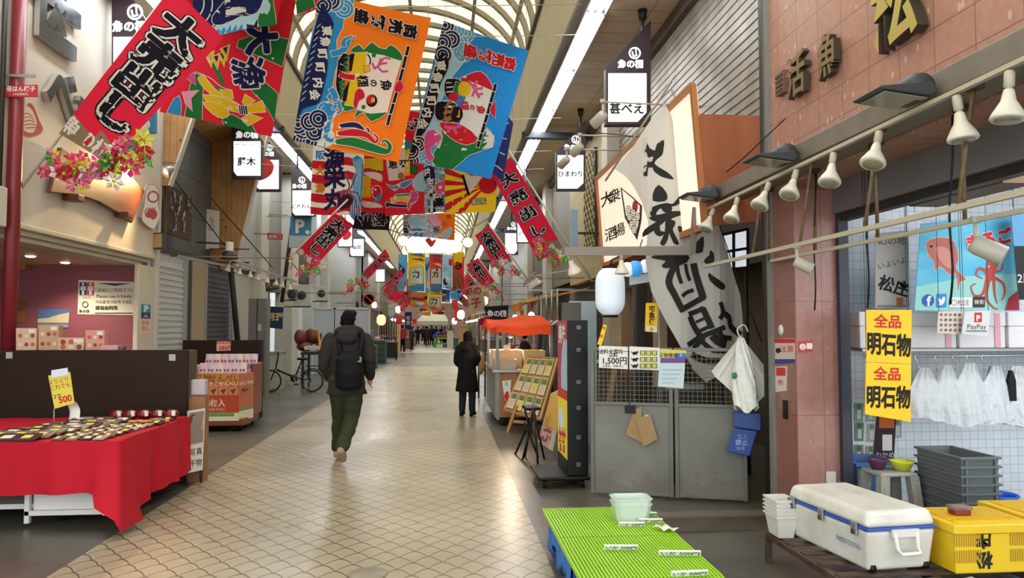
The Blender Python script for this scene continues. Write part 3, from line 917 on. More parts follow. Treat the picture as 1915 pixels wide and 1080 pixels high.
# floor gutter plates
mb = MB(); mb.bx(1.5, 2.7, 5.75, 6.15, -.002, .012, mat('gutter_steel', '#4a443b', .5, .3, noise=(5, '#5d5140', 1))); mb.bx(1.45, 2.75, 6.15, 6.3, -.002, .03, mat('kerb', '#6a6154', .7)); struct(mb, 'floor_gutter')

# --- lamp rails
M_rail = mat('rail_cream', '#b9b09b', .5)
mb = MB(); mb.bar((2.45, 1.6, 2.745), (2.45, 7.0, 2.69), .03, .022, M_rail); tag(mb.build('lamp_rail'), 'cream upper steel rail carrying the row of flood lamps', 'rail')
mb = MB(); mb.bar((2.45, 1.8, 2.17), (2.45, 6.85, 2.165), .028, .028, M_rail); tag(mb.build('lamp_rail'), 'cream lower front rail running below the flood lamps', 'rail')
mb = MB(); mb.bar((2.74, 1.8, 2.15), (2.74, 6.05, 2.15), .024, .024, M_rail); tag(mb.build('lamp_rail'), 'cream lower back rail close to the shop opening', 'rail')
M_gut = mat('gutter_zinc', '#8a8378', .5, .25, noise=(4, '#736b60', 1))
mb = MB(); mb.bx(2.5, 2.56, 1.5, 6.7, 2.77, 2.9, M_gut); mb.bx(2.56, 2.77, 1.5, 6.7, 2.77, 2.785, M_gut); mb.bx(2.75, 2.779, 1.5, 6.09, 2.785, 2.9, M_gut); struct(mb, 'trim_gutter', bevel=.006)
M_rod = mat('rod_rust', '#7a6448', .6, .2, noise=(20, '#5d4a33', 1.5))
for k, y in enumerate((3.35, 4.15, 4.95, 5.75)):
    for j, (x, z0, what) in enumerate(((2.45, 2.18, 'front'), (2.74, 2.16, 'back'))):
        yy = y + .35 * j
        if yy > 6.2: continue
        mb = MB(); mb.tube([(x, yy, z0), (x + (.1 if j == 0 else .0), yy, 2.77)] if j == 0 else [(x, yy, z0), (x, yy, 2.775)], .011, M_rod); mb.box((x + (.1 if j == 0 else 0), yy, 2.755), (.05, .08, .03), M_rust)
        tag(mb.build('hanger_rod'), 'rusty rod holding the %s lower rail, %s from the near end' % (what, ORD[k]), 'rod', 'rods of the lower rails')
# flood lamps: the bell-shaped bulbs on the upper rail
M_bell = mat('lamp_white', '#d8d3c4', .4); M_glass = mat('lamp_glass', '#9b987f', .25, noise=(60, '#8a876f', 1))
def bell(name='flood_lamp'):
    t = thing(name, 'x', 'lamp', (0, 0, 0), 'flood lamps on the upper rail')
    mb = MB(); mb.lathe([(.018, 0), (.022, -.01), (.022, -.07), (.013, -.075), (.013, -.1)], (0, 0, 0), M_rail, n=12); mb.build('socket', t)
    mb = MB(); mb.lathe([(.02, -.085), (.024, -.1), (.03, -.135), (.05, -.17), (.066, -.2), (.07, -.215), (.066, -.222)], (0, 0, 0), M_bell, n=20); mb.build('shade', t)
    mb = MB(); mb.lathe([(.0001, -.228), (.03, -.227), (.0655, -.219), (.0001, -.212)], (0, 0, 0), M_glass, n=20); mb.build('lens', t)
    return t
pb = bell()
for k, (y, rx, ry) in enumerate(((3.0, -.05, .12), (3.34, -.1, -.05), (3.98, -.25, .38), (4.48, -.25, .3), (4.98, -.3, .45), (5.42, -.2, .5), (6.03, -.25, .4), (6.6, -.2, .45))):
    lab = 'white bell-shaped flood lamp on the cream rail, %s from the near end' % ORD[k]
    loc = (2.45, y, 2.72 - .0102 * (y - 2) * 1.0)
    if k == 0: pb.location = loc; pb.rotation_euler = (rx, ry, 0); pb['label'] = lab
    else: dup(pb, loc, (rx, ry, 0), lab)
# black LED floodlights
M_led = mat('floodlight_body', '#3a3d40', .5); M_ledg = mat('floodlight_glass', '#8c8b7c', .25)
def led():
    t = thing('floodlight', 'x', 'floodlight', (0, 0, 0), 'black floodlights above the rail')
    mb = MB()
    mb.prism([(-.02, -.13, 0), (-.3, -.13, -.03), (-.3, -.13, -.045), (-.03, -.13, -.075), (0, -.13, -.05)], (0, .26, 0), M_led)
    mb.build('housing', t, bevel=.008)
    mb = MB(); mb.add([(-.04, -.11, -.079), (-.04, .11, -.079), (-.27, .11, -.052), (-.27, -.11, -.052)], [(0, 1, 2, 3)], M_ledg); mb.build('glass', t, solid=.004)
    mb = MB(); mb.lathe([(.06, -.1), (.075, -.06), (.075, .06), (.06, .1)], (-.05, 0, -.01), M_led, axis=(0, 1, 0), n=14); mb.build('driver', t)
    mb = MB(); mb.tube([(0, 0, 0), (.1, .03, .01), (.15, .03, .01)], .022, M_blackp); mb.lathe([(.04, 0), (.04, .03)], (.13, .03, .01), M_blackp, axis=(1, 0, 0), n=14); mb.build('bracket', t)
    return t
pl = led()
for k, (y, lab) in enumerate(((3.62, 'big black floodlight over the first flood lamps, nearest the camera'), (5.1, 'black floodlight in the middle of the lamp rail'), (6.62, 'black floodlight at the far end of the rail over the white flag'))):
    loc = (2.46 - .05 * 0, y, 2.83)
    if k == 0: pl.location = loc; pl['label'] = lab
    else: dup(pl, loc, None, lab)
# can spotlights on the lower rails
M_can = mat('spot_grey', '#b3afa2', .45)
def can():
    t = thing('spotlight', 'x', 'spotlight', (0, 0, 0), 'can spotlights')
    mb = MB(); mb.lathe([(.0001, -.02), (.035, -.02), (.045, 0), (.047, .12), (.043, .125), (.04, .11), (.0001, .1)], (0, 0, -.1), M_can, axis=(.75, -.3, -.45), n=16); mb.build('can', t)
    mb = MB(); mb.tube([(0, 0, .0), (0, 0, -.1)], .012, M_can); mb.box((0, 0, .02), (.04, .04, .03), M_can); mb.build('bracket', t)
    return t
cs_ = can()
for k, (loc, rz_, sc, lab) in enumerate((((2.74, 3.62, 2.13), -.3, 1.1, 'grey can spotlight clamped on the back rail before the sea bream poster'),
        ((2.45, 5.0, 2.14), 0, .9, 'small grey can spotlight on the front rail beside the pink pier'))):
    if k == 0: cs_.location = loc; cs_.rotation_euler = (0, 0, rz_); cs_.scale = (sc,) * 3; cs_['label'] = lab
    else: dup(cs_, loc, (0, 0, rz_), lab, scale=sc)
# hanging black cables
for k, y in enumerate((3.05, 3.8, 4.6, 5.3)):
    mb = MB(); pts = [(2.76, y, 2.75), (2.73, y - .03, 2.5), (2.74, y + .02, 2.2), (2.735, y, 1.9), (2.75, y + .05, 1.72)]
    mb.tube(smooth_line(pts, 5), .006, M_blackp, 6); tag(mb.build('cable'), 'thin black cable hanging past the lower rails, %s from the near end' % ORD[k], 'cable', 'cables at the shop opening')

# --- raised letters on the tiled wall
M_brass = mat('brass', '#8e7a55', .4, .7); M_gold = mat('gold_letter', '#c2b25e', .4, .5); M_letside = mat('letter_side', '#3d3427', .6)
def letter(ch, c_px, w_px, h_px, x, m, label, depth=.05, side=None, s_=-1, bold=.02, quad=None, tilt=0):
    """a thick cut-out character standing on a wall plane x="""
    u, v = c_px
    q = [at(u - w_px / 2, v, x=x), at(u + w_px / 2, v, x=x)]
    cy = (q[0].y + q[1].y) / 2; wy = abs(q[0].y - q[1].y)
    zt, zb = at(u, v - h_px / 2, x=x).z, at(u, v + h_px / 2, x=x).z
    vs, fs = glyphs(ch, bold)
    X = [p[0] for p in vs]; Z = [p[1] for p in vs]; gw = max(X) - min(X); gh = max(Z) - min(Z); mz = (max(Z) + min(Z)) / 2; mx_ = (max(X) + min(X)) / 2
    dirn = -1 if s_ < 0 else 1                    # reading direction along y seen from the arcade
    x += s_ * .02
    P = [Vector((x + s_ * depth, cy + dirn * (p[0] - mx_) / gw * wy, (zt + zb) / 2 + (p[1] - mz) / gh * (zt - zb))) for p in vs]
    Bk = [p - Vector((s_ * depth, 0, 0)) for p in P]
    bm = bmesh.new(); bv = [bm.verts.new(p) for p in P]
    for f in fs:
        try: bm.faces.new([bv[i] for i in f])
        except ValueError: pass
    bmesh.ops.remove_doubles(bm, verts=bm.verts[:], dist=1e-5)
    bm.verts.index_update()
    edges = [[v_.index for v_ in e.verts] for e in bm.edges if len(e.link_faces) == 1]
    vv = [v_.co.copy() for v_ in bm.verts]; ff = [[v_.index for v_ in f.verts] for f in bm.faces]; bm.free()
    mb = MB(); mb.add(vv, ff, m)
    n = len(vv); mb.add(vv + [p - Vector((s_ * depth, 0, 0)) for p in vv], [(a_, b_, b_ + n, a_ + n) for a_, b_ in edges], side or M_letside)
    o = mb.build('raised_letter'); tag(o, label, 'letter'); return o
letter('松', (1698, 5), 92, 160, XR, M_gold, 'large gold raised character on the pink tiled wall', .07, bold=.03)
letter('魚', (1563, 102), 38, 84, XR, M_brass, 'dull brass raised fish character between two others on the tiles', .05)
letter('活', (1503, 140), 36, 80, XR, M_brass, 'dull brass raised character nearest the corner of the tiled wall', .05)
mb = MB(); mb.bx(XR - .05, XR, 5.75, 5.9, 3.5, 3.68, mat('vent_pink', '#7d5d50', .6)); 
for k in range(4): mb.bx(XR - .056, XR - .05, 5.765, 5.885, 3.52 + k * .04, 3.535 + k * .04, M_dark)
tag(mb.build('vent_cover'), 'small square vent cover on the tiled wall by the corner', 'vent cover')
mb = MB(); mb.bx(XR - .015, XR, 4.95, 5.45, 4.22, 4.9, M_navy); mb.bx(XR - .02, XR - .012, 4.99, 5.41, 4.27, 4.9, mat('window_glass', '#39424e', .1)); struct(mb, 'window_1')

# --- things in the shop
def poster(nm, px, y, base, art, label, cat='poster', thick=.006, group=None, **k):
    return flat(nm, facing(px, y), base, art, thick, None, label, cat, group)
M_yp = mat('poster_yellow', '#f3c417', .6)
for k, (q, lab) in enumerate((([(1620, 579), (1705, 579), (1704, 680), (1620, 676)], 'upper yellow poster with red and black brush writing at the shop opening'),
                              ([(1620, 677), (1704, 681), (1703, 788), (1618, 774)], 'lower yellow poster with red and black brush writing, tied under another'))):
    a = Art(q); cx = sum(p[0] for p in q) / 4; ty = q[0][1]
    a.text('全品', (cx - 2, ty + 22), 26, M_red, right=(1, .03), bold=.03); a.text('明石物', (cx, ty + 66), 28, M_ink, right=(1, .06), up=(0, -1.6), bold=.035)
    vs_ = a.items[-1]
    # brush letters are taller than wide
    my = sum(p[1] for p in vs_[0]) / len(vs_[0]); a.items[-1] = ([(p[0], my + (p[1] - my) * 1.55, p[2]) for p in vs_[0]], *vs_[1:])
    poster('price_poster', q, 5.2, M_yp, a, lab, group='yellow posters at the shop opening')
# fish poster
q = [(1722, 418), (1900, 396), (1905, 580), (1710, 580)]
a = Art(q, .0003); m_sea = mat('print_sea', '#2f9cc6', .55, noise=((2, 2, 5), '#6fc0d3', 1.2)); a.crop(1560, 360, 3.1775)
m_tai, m_tail, m_tako = col('#b2675c'), col('#c98a7e'), col('#b04a40')
a.poly([(490, 560), (1100, 480), (1100, 710), (470, 700)], col('#8fc9c4'), sm=2)
a.poly([(545, 300), (600, 270), (690, 275), (725, 330), (735, 400), (720, 450), (780, 515), (745, 530), (735, 590), (720, 480), (690, 490), (630, 440), (600, 465), (590, 410), (560, 370)], m_tai, col('#e0c3bb'), .8, sm=3)
a.poly([(600, 330), (670, 330), (700, 400), (690, 450), (640, 420)], m_tail, sm=3); a.disc((575, 320), 8, M_ink)
a.poly([(895, 470), (920, 350), (960, 330), (990, 380), (960, 460), (940, 520), (900, 520)], m_tako, sm=3)
for pts in ([(905, 470), (860, 450), (840, 490), (880, 510)], [(905, 510), (880, 600), (830, 610), (810, 560), (840, 540)], [(920, 510), (900, 620), (940, 680), (970, 690)],
            [(940, 500), (1000, 540), (1010, 600), (990, 640)], [(945, 510), (950, 600), (965, 660)], [(950, 470), (990, 460), (1000, 420)]):
    a.stroke(pts, 20, m_tako, sm=5, taper=.7)
a.disc((915, 440), 7, M_paper); a.disc((915, 440), 4, M_ink)
a.text('まるごと', (960, 270), 95, col('#cf2b2b'), right=(.5, -.1), bold=.06, outs=((M_paper, .1),))
a.disc((555, 640), 36, col('#2a5aa5')); a.text('f', (557, 642), 82, M_paper, bold=.03)
a.poly([(605, 602), (662, 600), (662, 680), (604, 682)], col('#2f86c8'))
a.poly([(612, 622), (632, 638), (640, 620), (654, 622), (650, 650), (634, 668), (612, 664), (624, 655), (614, 644)], M_paper, sm=2)
a.rect(680, 622, 815, 682, M_paper); a.text('〇松庄', (745, 654), 38, M_ink); a.rect(820, 618, 890, 680, col('#3b2b26')); a.text('検索', (855, 650), 30, M_paper)
a.poly([(1010, 700), (1030, 630), (1100, 570), (1100, 710)], col('#a5303a'))
poster('fish_poster', q, 5.55, m_sea, a, 'blue poster with a sea bream and red octopus above the boxes', 'poster')
q = [(1890, 392), (1935, 385), (1935, 560), (1905, 560)]
a = Art(q); a.rect(1895, 460, 1940, 560, col('#20201f')); a.text('2階', (1918, 520), 22, M_paper)
poster('dark_poster', q, 5.4, col('#5d90b5'), a, 'blue and black poster cut by the right edge of the view')
q = [(1637, 436), (1699, 430), (1699, 574), (1637, 576)]
a = Art(q); a.text('幻の地', (1668, 450), 18, col('#474441'), bold=.01); a.text('いよいよ', (1668, 492), 14, col('#3b3936'), right=(1, -.25)); a.text('松庄', (1672, 535), 30, M_ink, right=(1, .3), bold=.03)
a.rect(1676, 556, 1688, 574, col('#a8553a')); a.rect(1640, 570, 1694, 574, col('#77736d'))
poster('grey_poster', q, 5.75, mat('poster_grey', '#a8a39d', .7), a, 'grey poster with black brush writing left of the fish poster')
q = [(1755, 582), (1802, 580), (1797, 625), (1752, 622)]
a = Art(q)
for i in range(5):
    for j in range(4): a.disc((1760 + i * 8.5, 588 + j * 9.5), 2.6, col(['#8a4a3c', '#6f6a5d', '#a86a52', '#55585c'][(i + 2 * j) % 4]), n=8)
poster('fish_chart', q, 5.5, col('#cdc6b8'), a, 'small chart of many little fish hung under the fish poster')
q = [(1804, 582), (1853, 580), (1847, 628), (1799, 624)]
a = Art(q); a.rect(1822, 584, 1836, 602, M_red); a.text('P', (1829, 594), 15, M_paper, bold=.03); a.text('PayPay', (1826, 610), 13, col('#4a4a48')); a.rect(1806, 617, 1845, 620, col('#8a8a88'))
poster('payment_notice', q, 5.45, col('#cfd0ce'), a, 'pale notice with red square emblem beside the fish chart')
# foam boxes on a shelf
M_foam = mat('foam', '#e6e2e4', .8); M_tape = mat('tape_pink', '#dfa9b2', .6)
sh = MB(); sh.bx(3.35, 6.2, 5.75, 6.28, 1.4, 1.42, M_alu); tag(sh.build('wall_shelf'), 'metal shelf on the white tiles holding foam boxes', 'shelf')
for k in range(5):
    t = thing('foam_box', 'white foam box with pink tape on the wall shelf, %s from left' % ORD[k], 'box', (3.56 + k * .43, 6.0, 1.42), 'foam boxes on the shelf')
    x = 3.56 + k * .43
    mb = MB(); mb.bx(x - .2, x + .2, 5.8, 6.2, 1.422, 1.6, M_foam); mb.build('body', t, bevel=.01)
    mb = MB(); mb.bx(x - .205, x + .205, 5.795, 6.205, 1.6, 1.72, M_foam); mb.build('lid', t, bevel=.01)
    mb = MB(); mb.bx(x + .1, x + .15, 5.79, 5.797, 1.43, 1.71, M_tape); mb.build('tape', t)
# S hooks and plastic bags
mb = MB(); mb.tube([(3.35, 5.72, 1.36), (6, 5.72, 1.36)], .008, M_alu); tag(mb.build('hook_bar'), 'thin bar for hooks below the wall shelf', 'bar')
for k, x in enumerate((3.62, 3.78, 3.95, 4.1, 4.22, 4.35)):
    mb = MB(); mb.tube(smooth_line([(x + .012, 5.72, 1.35), (x, 5.715, 1.372), (x - .012, 5.712, 1.35), (x, 5.71, 1.32), (x + .02, 5.71, 1.28), (x + .01, 5.71, 1.25), (x - .01, 5.71, 1.265)], 4), .004, M_chrome, 6)
    tag(mb.build('metal_hook'), 'small metal hook below the foam boxes, %s from left' % ORD[k], 'hook', 'hooks below the wall shelf')
M_bag = mat('bag_plastic', '#d9dde0', .25, alpha=.8, bump=(18, .8))
for k, (u, v, w, h) in enumerate(((1730, 735, 75, 100), (1772, 735, 70, 110), (1815, 735, 85, 120), (1862, 738, 80, 115), (1905, 740, 70, 120))):
    c = at(u, v, y=5.62); sw = w / 1400 * 5.6; shh = h / 1400 * 5.6; ph = k * 1.7
    mb = MB()
    def bag(a, b, f=1):
        ww = sw * (.22 + .78 * min(1, b * 1.9)) * (1 + .05 * sin(9 * b + ph))
        return c + Vector(((a - .5) * ww, -f * .05 * sin(pi * a) * (.4 + b) + .012 * sin(23 * a + ph) * (1 + cos(7 * b)), (.5 - b) * shh * (1 - .08 * sin(6 * a + ph) * b)))
    mb.grid(lambda a, b: bag(a, b, 1), 16, 10, M_bag); mb.grid(lambda a, b: bag(a, b, -.4), 8, 6, M_bag)
    tag(mb.build('plastic_bag'), 'bundle of clear white plastic bags hung on tiles, %s from left' % ORD[k], 'plastic bag', 'bags hung on the tiled wall')
mb = MB(); c = at(1891, 725, y=5.6); mb.loft([[c + Vector((x_ * .028, y_ * .02, z)) for x_, y_ in ((-1, -1), (1, -1), (1, 1), (-1, 1))] for z in (-.1, .06)] + [[c + Vector((x_ * .01, y_ * .01, .14)) for x_, y_ in ((-1, -1), (1, -1), (1, 1), (-1, 1))]], M_blackp, True, False)
tag(mb.build('black_bottle'), 'slim black bottle hung among the plastic bags', 'bottle')
# wall notices and small packs on the left edge of the tiles
q = [(1640, 776), (1676, 778), (1672, 858), (1634, 852)]
a = Art(q); a.rect(1644, 778, 1672, 800, col('#c2622a')); a.rect(1650, 812, 1668, 842, M_paper); a.text('わかめ', (1655, 850), 12, M_paper)
poster('seaweed_packet', q, 6.285, col('#3a2228'), a, 'dark purple packet with white label hung under the yellow posters', 'packet')
for k, (u, v) in enumerate(((1606, 770), (1628, 770), (1607, 806), (1630, 808), (1606, 848), (1628, 850), (1650, 846), (1678, 800))):
    q = [(u - 9, v - 17), (u + 9, v - 17), (u + 8, v + 18), (u - 9, v + 18)]
    a = Art(q); a.rect(u - 3, v - 4, u + 4, v + 13, col('#c9cdc2')); a.text('茶', (u, v - 10), 10, M_ink)
    poster('hung_packet', q, 6.294, col(['#7f947f', '#98a796', '#6b8a6d', '#a5aea2'][k % 4]), a, 'small greenish packet hung on the tiles below yellow posters, %s of the cluster' % ORD[k], 'packet', group='small packets on the tiles')
# crates, stool, bowls, bin, bucket
for k in range(7):
    z = .26 + .062 * k; x0, x1, y0, y1 = 3.62, 3.9, 5.0, 5.5; mb = MB()
    def ring(e, zz): return [Vector(p) for p in ((x0 - e, y0 - e, zz), (x1 + e, y0 - e, zz), (x1 + e, y1 + e, zz), (x0 - e, y1 + e, zz))]
    mb.loft([ring(-.012, z - .06), ring(0, z + .035), ring(.014, z + .035), ring(.014, z + .05), ring(-.012, z + .05), ring(-.02, z - .05)], P_G, True, False)
    for x in (x0 + .03, x1 - .03): mb.bx(x - .006, x + .006, y0 - .012, y0, z - .03, z + .035, P_G)
    tag(mb.build('stacking_crate'), 'grey shallow stacking crate in the tall stack by the tiles, %s from the bottom' % ORD[k], 'crate', 'stack of grey crates')
mb = MB(); mb.bx(3.57, 3.95, 4.97, 5.53, 0, .2, mat('base_block', '#3d3d3c', .6)); tag(mb.build('plinth_block'), 'dark low block under the stack of grey crates', 'block')
st = thing('step_stool', 'mottled grey plastic stool holding two bowls', 'stool', (3.42, 5.55, 0))
M_stool = mat('stool_plastic', '#8f8f86', .6, noise=(70, '#a4a49c', 2))
mb = MB()
def ring(w, zz): return [Vector((3.42 + x_ * w, 5.55 + y_ * w, zz)) for x_, y_ in ((-1, -1), (1, -1), (1, 1), (-1, 1))]
mb.loft([ring(.15, .47), ring(.14, .5)], M_stool, True, False); mb.build('seat', st, bevel=.012)
for sx in (-1, 1):
    for sy in (-1, 1):
        mb = MB(); mb.bar((3.42 + sx * .115, 5.55 + sy * .115, .47), (3.42 + sx * .155, 5.55 + sy * .155, 0), .07, .07, M_stool, up=(0, 1, 0)); mb.build('leg', st)
def bowl(c, r, h, m, lab):
    mb = MB(); mb.lathe([(r * .6, 0), (r * .9, h * .8), (r, h), (r * .97, h + .005), (r * .86, h * .8), (r * .55, .008), (.0001, .008)], c, m, n=24); tag(mb.build('plastic_bowl'), lab, 'bowl')
bowl((3.5, 5.5, .502), .09, .07, mat('bowl_lime', '#c5cc3d', .4), 'lime yellow plastic bowl on the grey stool')
bowl((3.34, 5.56, .502), .075, .075, mat('bowl_purple', '#573048', .4), 'dark purple plastic bowl beside the lime one')
bn = MB(); c0 = at(1642, 905, y=5.6)
x0, x1 = at(1602, 905, y=5.85).x, at(1684, 905, y=5.85).x
def ring(e, zz, y0=5.84, y1=6.25): return [Vector(p) for p in ((x0 + e, y0 + e, zz), (x1 - e, y0 + e, zz), (x1 - e, y1 - e, zz), (x0 + e, y1 - e, zz))]
bn.loft([ring(.03, .0), ring(.0, .47), ring(-.015, .47), ring(-.015, .495), ring(.02, .495), ring(.045, .03)], mat('bin_blue', '#5a88c6', .4), True, False)
tag(bn.build('storage_bin'), 'pale blue open storage bin between the pier and stool', 'bin')
c = at(1870, 940, y=4.95); mb = MB(); mb.lathe([(.09, 0), (.125, c.z), (.14, c.z + .01), (.13, c.z + .02), (.115, c.z), (.08, .02), (.0001, .02)], (c.x + .14, c.y + .2, 0), mat('bucket_blue', '#2a63d0', .4), n=24); tag(mb.build('bucket'), 'bright blue bucket before the grey crates', 'bucket')
# shop lamps
mb = MB(); mb.bx(4.2, 5.4, 4.6, 4.68, 2.95, 3.0, mat('shop_tube', '#f4f8ff', .4, emit=14)); tag(mb.build('fluorescent_light'), 'fluorescent tube on the fish shop ceiling', 'ceiling light')
for nm, loc, sz, pw in (('shop_lamp', (4.9, 3.6, 3.05), (2.5, 1.6), 42), ):
    ld = bpy.data.lights.new(nm, 'AREA'); ld.shape = 'RECTANGLE'; ld.size, ld.size_y = sz; ld.energy = pw; ld.color = (.92, .96, 1)
    lo = bpy.data.objects.new(nm, ld); COL.objects.link(lo); lo.location = loc
# ================================================================ the tavern front behind the grey gate
G0 = Vector((1.4, 7.11, 0)); GD = Vector((.945, -.329, 0)).normalized(); GN = Vector((-GD.y * -1, -GD.x, 0)); GN = Vector((GD.y, -GD.x, 0))
def gp(t, z, o=0): return G0 + GD * t + GN * o + Vector((0, 0, z))
M_gate = mat('gate_grey', '#6f6f68', .5, .2, noise=(2.5, '#5f5f59', 1.2))
m, nt, b = nodes('gate_sheet', .5); p, xyz = pos(nt)
rust = mth(nt, 'LESS_THAN', mth(nt, 'ADD', xyz[2], mth(nt, 'MULTIPLY', noisef(nt, p, 5), .18)), .27)
c = mixc(nt, noisef(nt, p, 2), '#7b7a72', '#686760'); c = mixc(nt, mth(nt, 'MULTIPLY', rust, .28), c, '#5e4a38')
nt.links.new(c, b.inputs['Base Color']); M_sheetg = m
def gate(t0, t1, label):
    g = thing('metal_gate', label, 'gate', gp(t0, 0), 'grey gate leaves')
    mb = MB()
    for t in (t0 + .02, t1 - .02): mb.bar(gp(t, .02), gp(t, 1.4), .035, .035, M_gate, up=GN)
    for z in (.04, .87, 1.385): mb.bar(gp(t0, z), gp(t1, z), .03, .03, M_gate)
    mb.build('frame', g, bevel=.004)
    mb = MB(); mb.bar(gp(t0 + .03, .455, -.005), gp(t1 - .03, .455, -.005), .008, .82, M_sheetg); mb.build('sheet', g)
    mb = MB(); n = int((t1 - t0) / .042)
    for i in range(1, n): mb.bar(gp(t0 + i * .042, .87), gp(t0 + i * .042, 1.385), .004, .004, M_gate, up=GN)
    for i in range(1, 12): mb.bar(gp(t0, .87 + i * .043), gp(t1, .87 + i * .043), .004, .004, M_gate)
    mb.build('wire_mesh', g)
gate(0, .775, 'left leaf of the grey gate, hung with price notices and cardboard tags')
gate(.785, 1.43, 'right leaf of the grey gate, behind the white bundle and blue bag')
def gate_note(nm, q, base, fn, label, cat='notice', off=.03):
    c = [on_plane(u, v, gp(0, 0, off), GN) for u, v in q]
    a = Art(q, plane=None); fn(a); return flat(nm, c, base, a, .004, None, label, cat, 'notices on the gate')
def f(a):
    a.text('送料全国均一', (1147, 657), 9, M_ink, bold=.02); a.text('込料', (1147, 664), 8, M_ink, bold=.02)
    a.text('1,500円', (1149, 674), 15, M_ink, bold=.02); a.text('北海道・沖縄 除く', (1147, 684), 5, M_ink)
gate_note('price_notice', [(1120, 646), (1174, 648), (1174, 690), (1120, 687)], M_paper, f, 'white notice with a 1,500 yen price at the left of the gate')
def f(a):
    for j in range(3):
        y = 660 + j * 12
        a.disc((1187, y), 4.5, M_ink, ry=3); a.disc((1192, y - 2), 2, M_ink); a.stroke([(1183, y), (1180, y - 3)], 1.5, M_ink); a.rect(1184, y, 1185.5, y + 4, M_ink); a.rect(1190, y, 1191.5, y + 4, M_ink)
        for i in range(3): a.rect(1197 + i * 11, y - 5, 1207 + i * 11, y + 4, col('#2f7d63')); a.rect(1199 + i * 11, y - 4, 1205 + i * 11, y + 3, col('#e0b92f'))
gate_note('parcel_notice', [(1177, 647), (1234, 650), (1233, 692), (1177, 690)], M_paper, f, 'notice with three rows of little black animals and green parcels')
def f(a):
    a.rect(1236, 654, 1282, 660, col('#d9c93a')); a.rect(1236, 660, 1262, 669, col('#c9bd3a')); a.rect(1262, 660, 1282, 669, col('#3a6fc0')); a.rect(1235, 669, 1282, 678, col('#6d4a8a'))
    a.text('荷物専用', (1250, 664), 9, col('#3a2a70'), bold=.02); a.text('P', (1274, 664), 8, M_paper)
    for k in range(4): a.rect(1238, 690 + k * 8, 1276 - 5 * k, 692 + k * 8, col('#9fb6c6'))
gate_note('blue_flyer', [(1235, 652), (1283, 655), (1278, 726), (1230, 722)], col('#c3d3da'), f, 'pale blue flyer with yellow and purple headline in the middle of the gate')
# cardboard tags on a cord
mb = MB(); mb.tube([gp(.36, 1.38, .02), gp(.37, .9, .03), gp(.38, .8, .035)], .004, M_blackp, 6); mb.box(gp(.38, .82, .03), (.1, .015, .07), M_blackp, atan2(GD.y, GD.x)); tag(mb.build('tag_cord'), 'black cord with clip holding two cardboard tags on the gate', 'cord')
M_card = mat('cardboard', '#a08760', .8, noise=(6, '#92784f', 1))
for q, off, lab in (([(1200, 760), (1186, 765), (1169, 812), (1200, 827)], .028, 'brown cardboard tag behind another on the gate'),
                    ([(1216, 774), (1188, 782), (1203, 836), (1230, 820)], .04, 'front cardboard tag hung with a silver clip on the gate')):
    S, n = bilin([on_plane(u, v, gp(0, 0, off), GN) for u, v in q]); c = [on_plane(u, v, gp(0, 0, off), GN) for u, v in q]
    mb = MB(); mb.prism(c, GN * -.006, M_card)
    if off > .03: mb.box(on_plane(1209, 777, gp(0, 0, .045), GN), (.03, .012, .02), M_alu, atan2(GD.y, GD.x))
    tag(mb.build('cardboard_tag', bevel=.002), lab, 'tag')
# dark blue bag on the right leaf
bb = thing('blue_box', 'dark blue plastic box with loose lid hung on the right gate leaf', 'box', on_plane(1390, 850, gp(0, 0, .05), GN))
M_db = mat('box_navy', '#21428a', .45)
def gq(q, o): return [on_plane(u, v, gp(0, 0, o), GN) for u, v in q]
mb = MB(); fr_, bk = gq([(1372, 800), (1416, 806), (1402, 853), (1358, 843)], .15), gq([(1372, 800), (1416, 806), (1402, 853), (1358, 843)], .03)
mb.loft([bk, fr_], M_db, True, False); mb.build('body', bb, bevel=.006)
mb = MB(); mb.loft([gq([(1370, 768), (1424, 772), (1424, 803), (1372, 797)], .03), gq([(1370, 768), (1424, 772), (1424, 806), (1372, 799)], .165)], M_db, True, False); mb.build('lid', bb, bevel=.012)
a = Art([(1372, 805), (1416, 811), (1402, 851), (1358, 842)]); a.text('立入', (1388, 816), 10, col('#8ea4d2')); a.text('禁止', (1387, 827), 12, col('#8ea4d2'), bold=.02); a.text('魚用', (1385, 838), 8, col('#8ea4d2'))
S, n = bilin(gq(a.q, .151)); mb = MB(); a.lay(mb, S, n); mb.keep_normals = True; mb.build('lettering', bb)
# bundle of foam trays and a bag
M_foam2 = mat('foam_dull', '#d2d0c9', .6)
for k in range(6):
    o = .06 + .03 * k; q = [(1385 - k * 1.5, 628 + 3 * k), (1444 + k * .3, 702 + k * 4), (1405, 758 + k * 1.5), (1330 + k * 1.5, 694 + 2 * k)]
    mb = MB(); A, B = gq(q, o), gq(q, o + .02); inn = [(p * .86 + (B[0] + B[1] + B[2] + B[3]) / 4 * .14) for p in B]; low = [p - GN * .014 for p in inn]
    mb.loft([A, B, inn, low], M_foam2, True, False)
    tag(mb.build('foam_tray'), 'dull white foam tray tied diagonally on the gate, %s from the back' % ORD[k], 'tray', 'tied foam trays on the gate')
c = on_plane(1386, 697, gp(0, 0, .3), GN); mb = MB()
def bag(a, b):
    w = .04 + .12 * min(1, b * 1.5) ** .8; ph = a * 2 * pi
    return c + GD * (w * .62 * cos(ph) * (1 + .13 * sin(5 * ph + 6 * b)) + .04 * b) + GN * (.06 * sin(ph) * (.3 + b) + .012 * sin(7 * ph + 9 * b)) + Vector((0, 0, .31 - .62 * b + .03 * sin(3 * ph) * b))
mb.grid(bag, 28, 14, mat('bag_white', '#dcded8', .35, bump=(16, .9))); 
d_ = Art([(0, 0), (1, 0), (1, 1), (0, 1)])
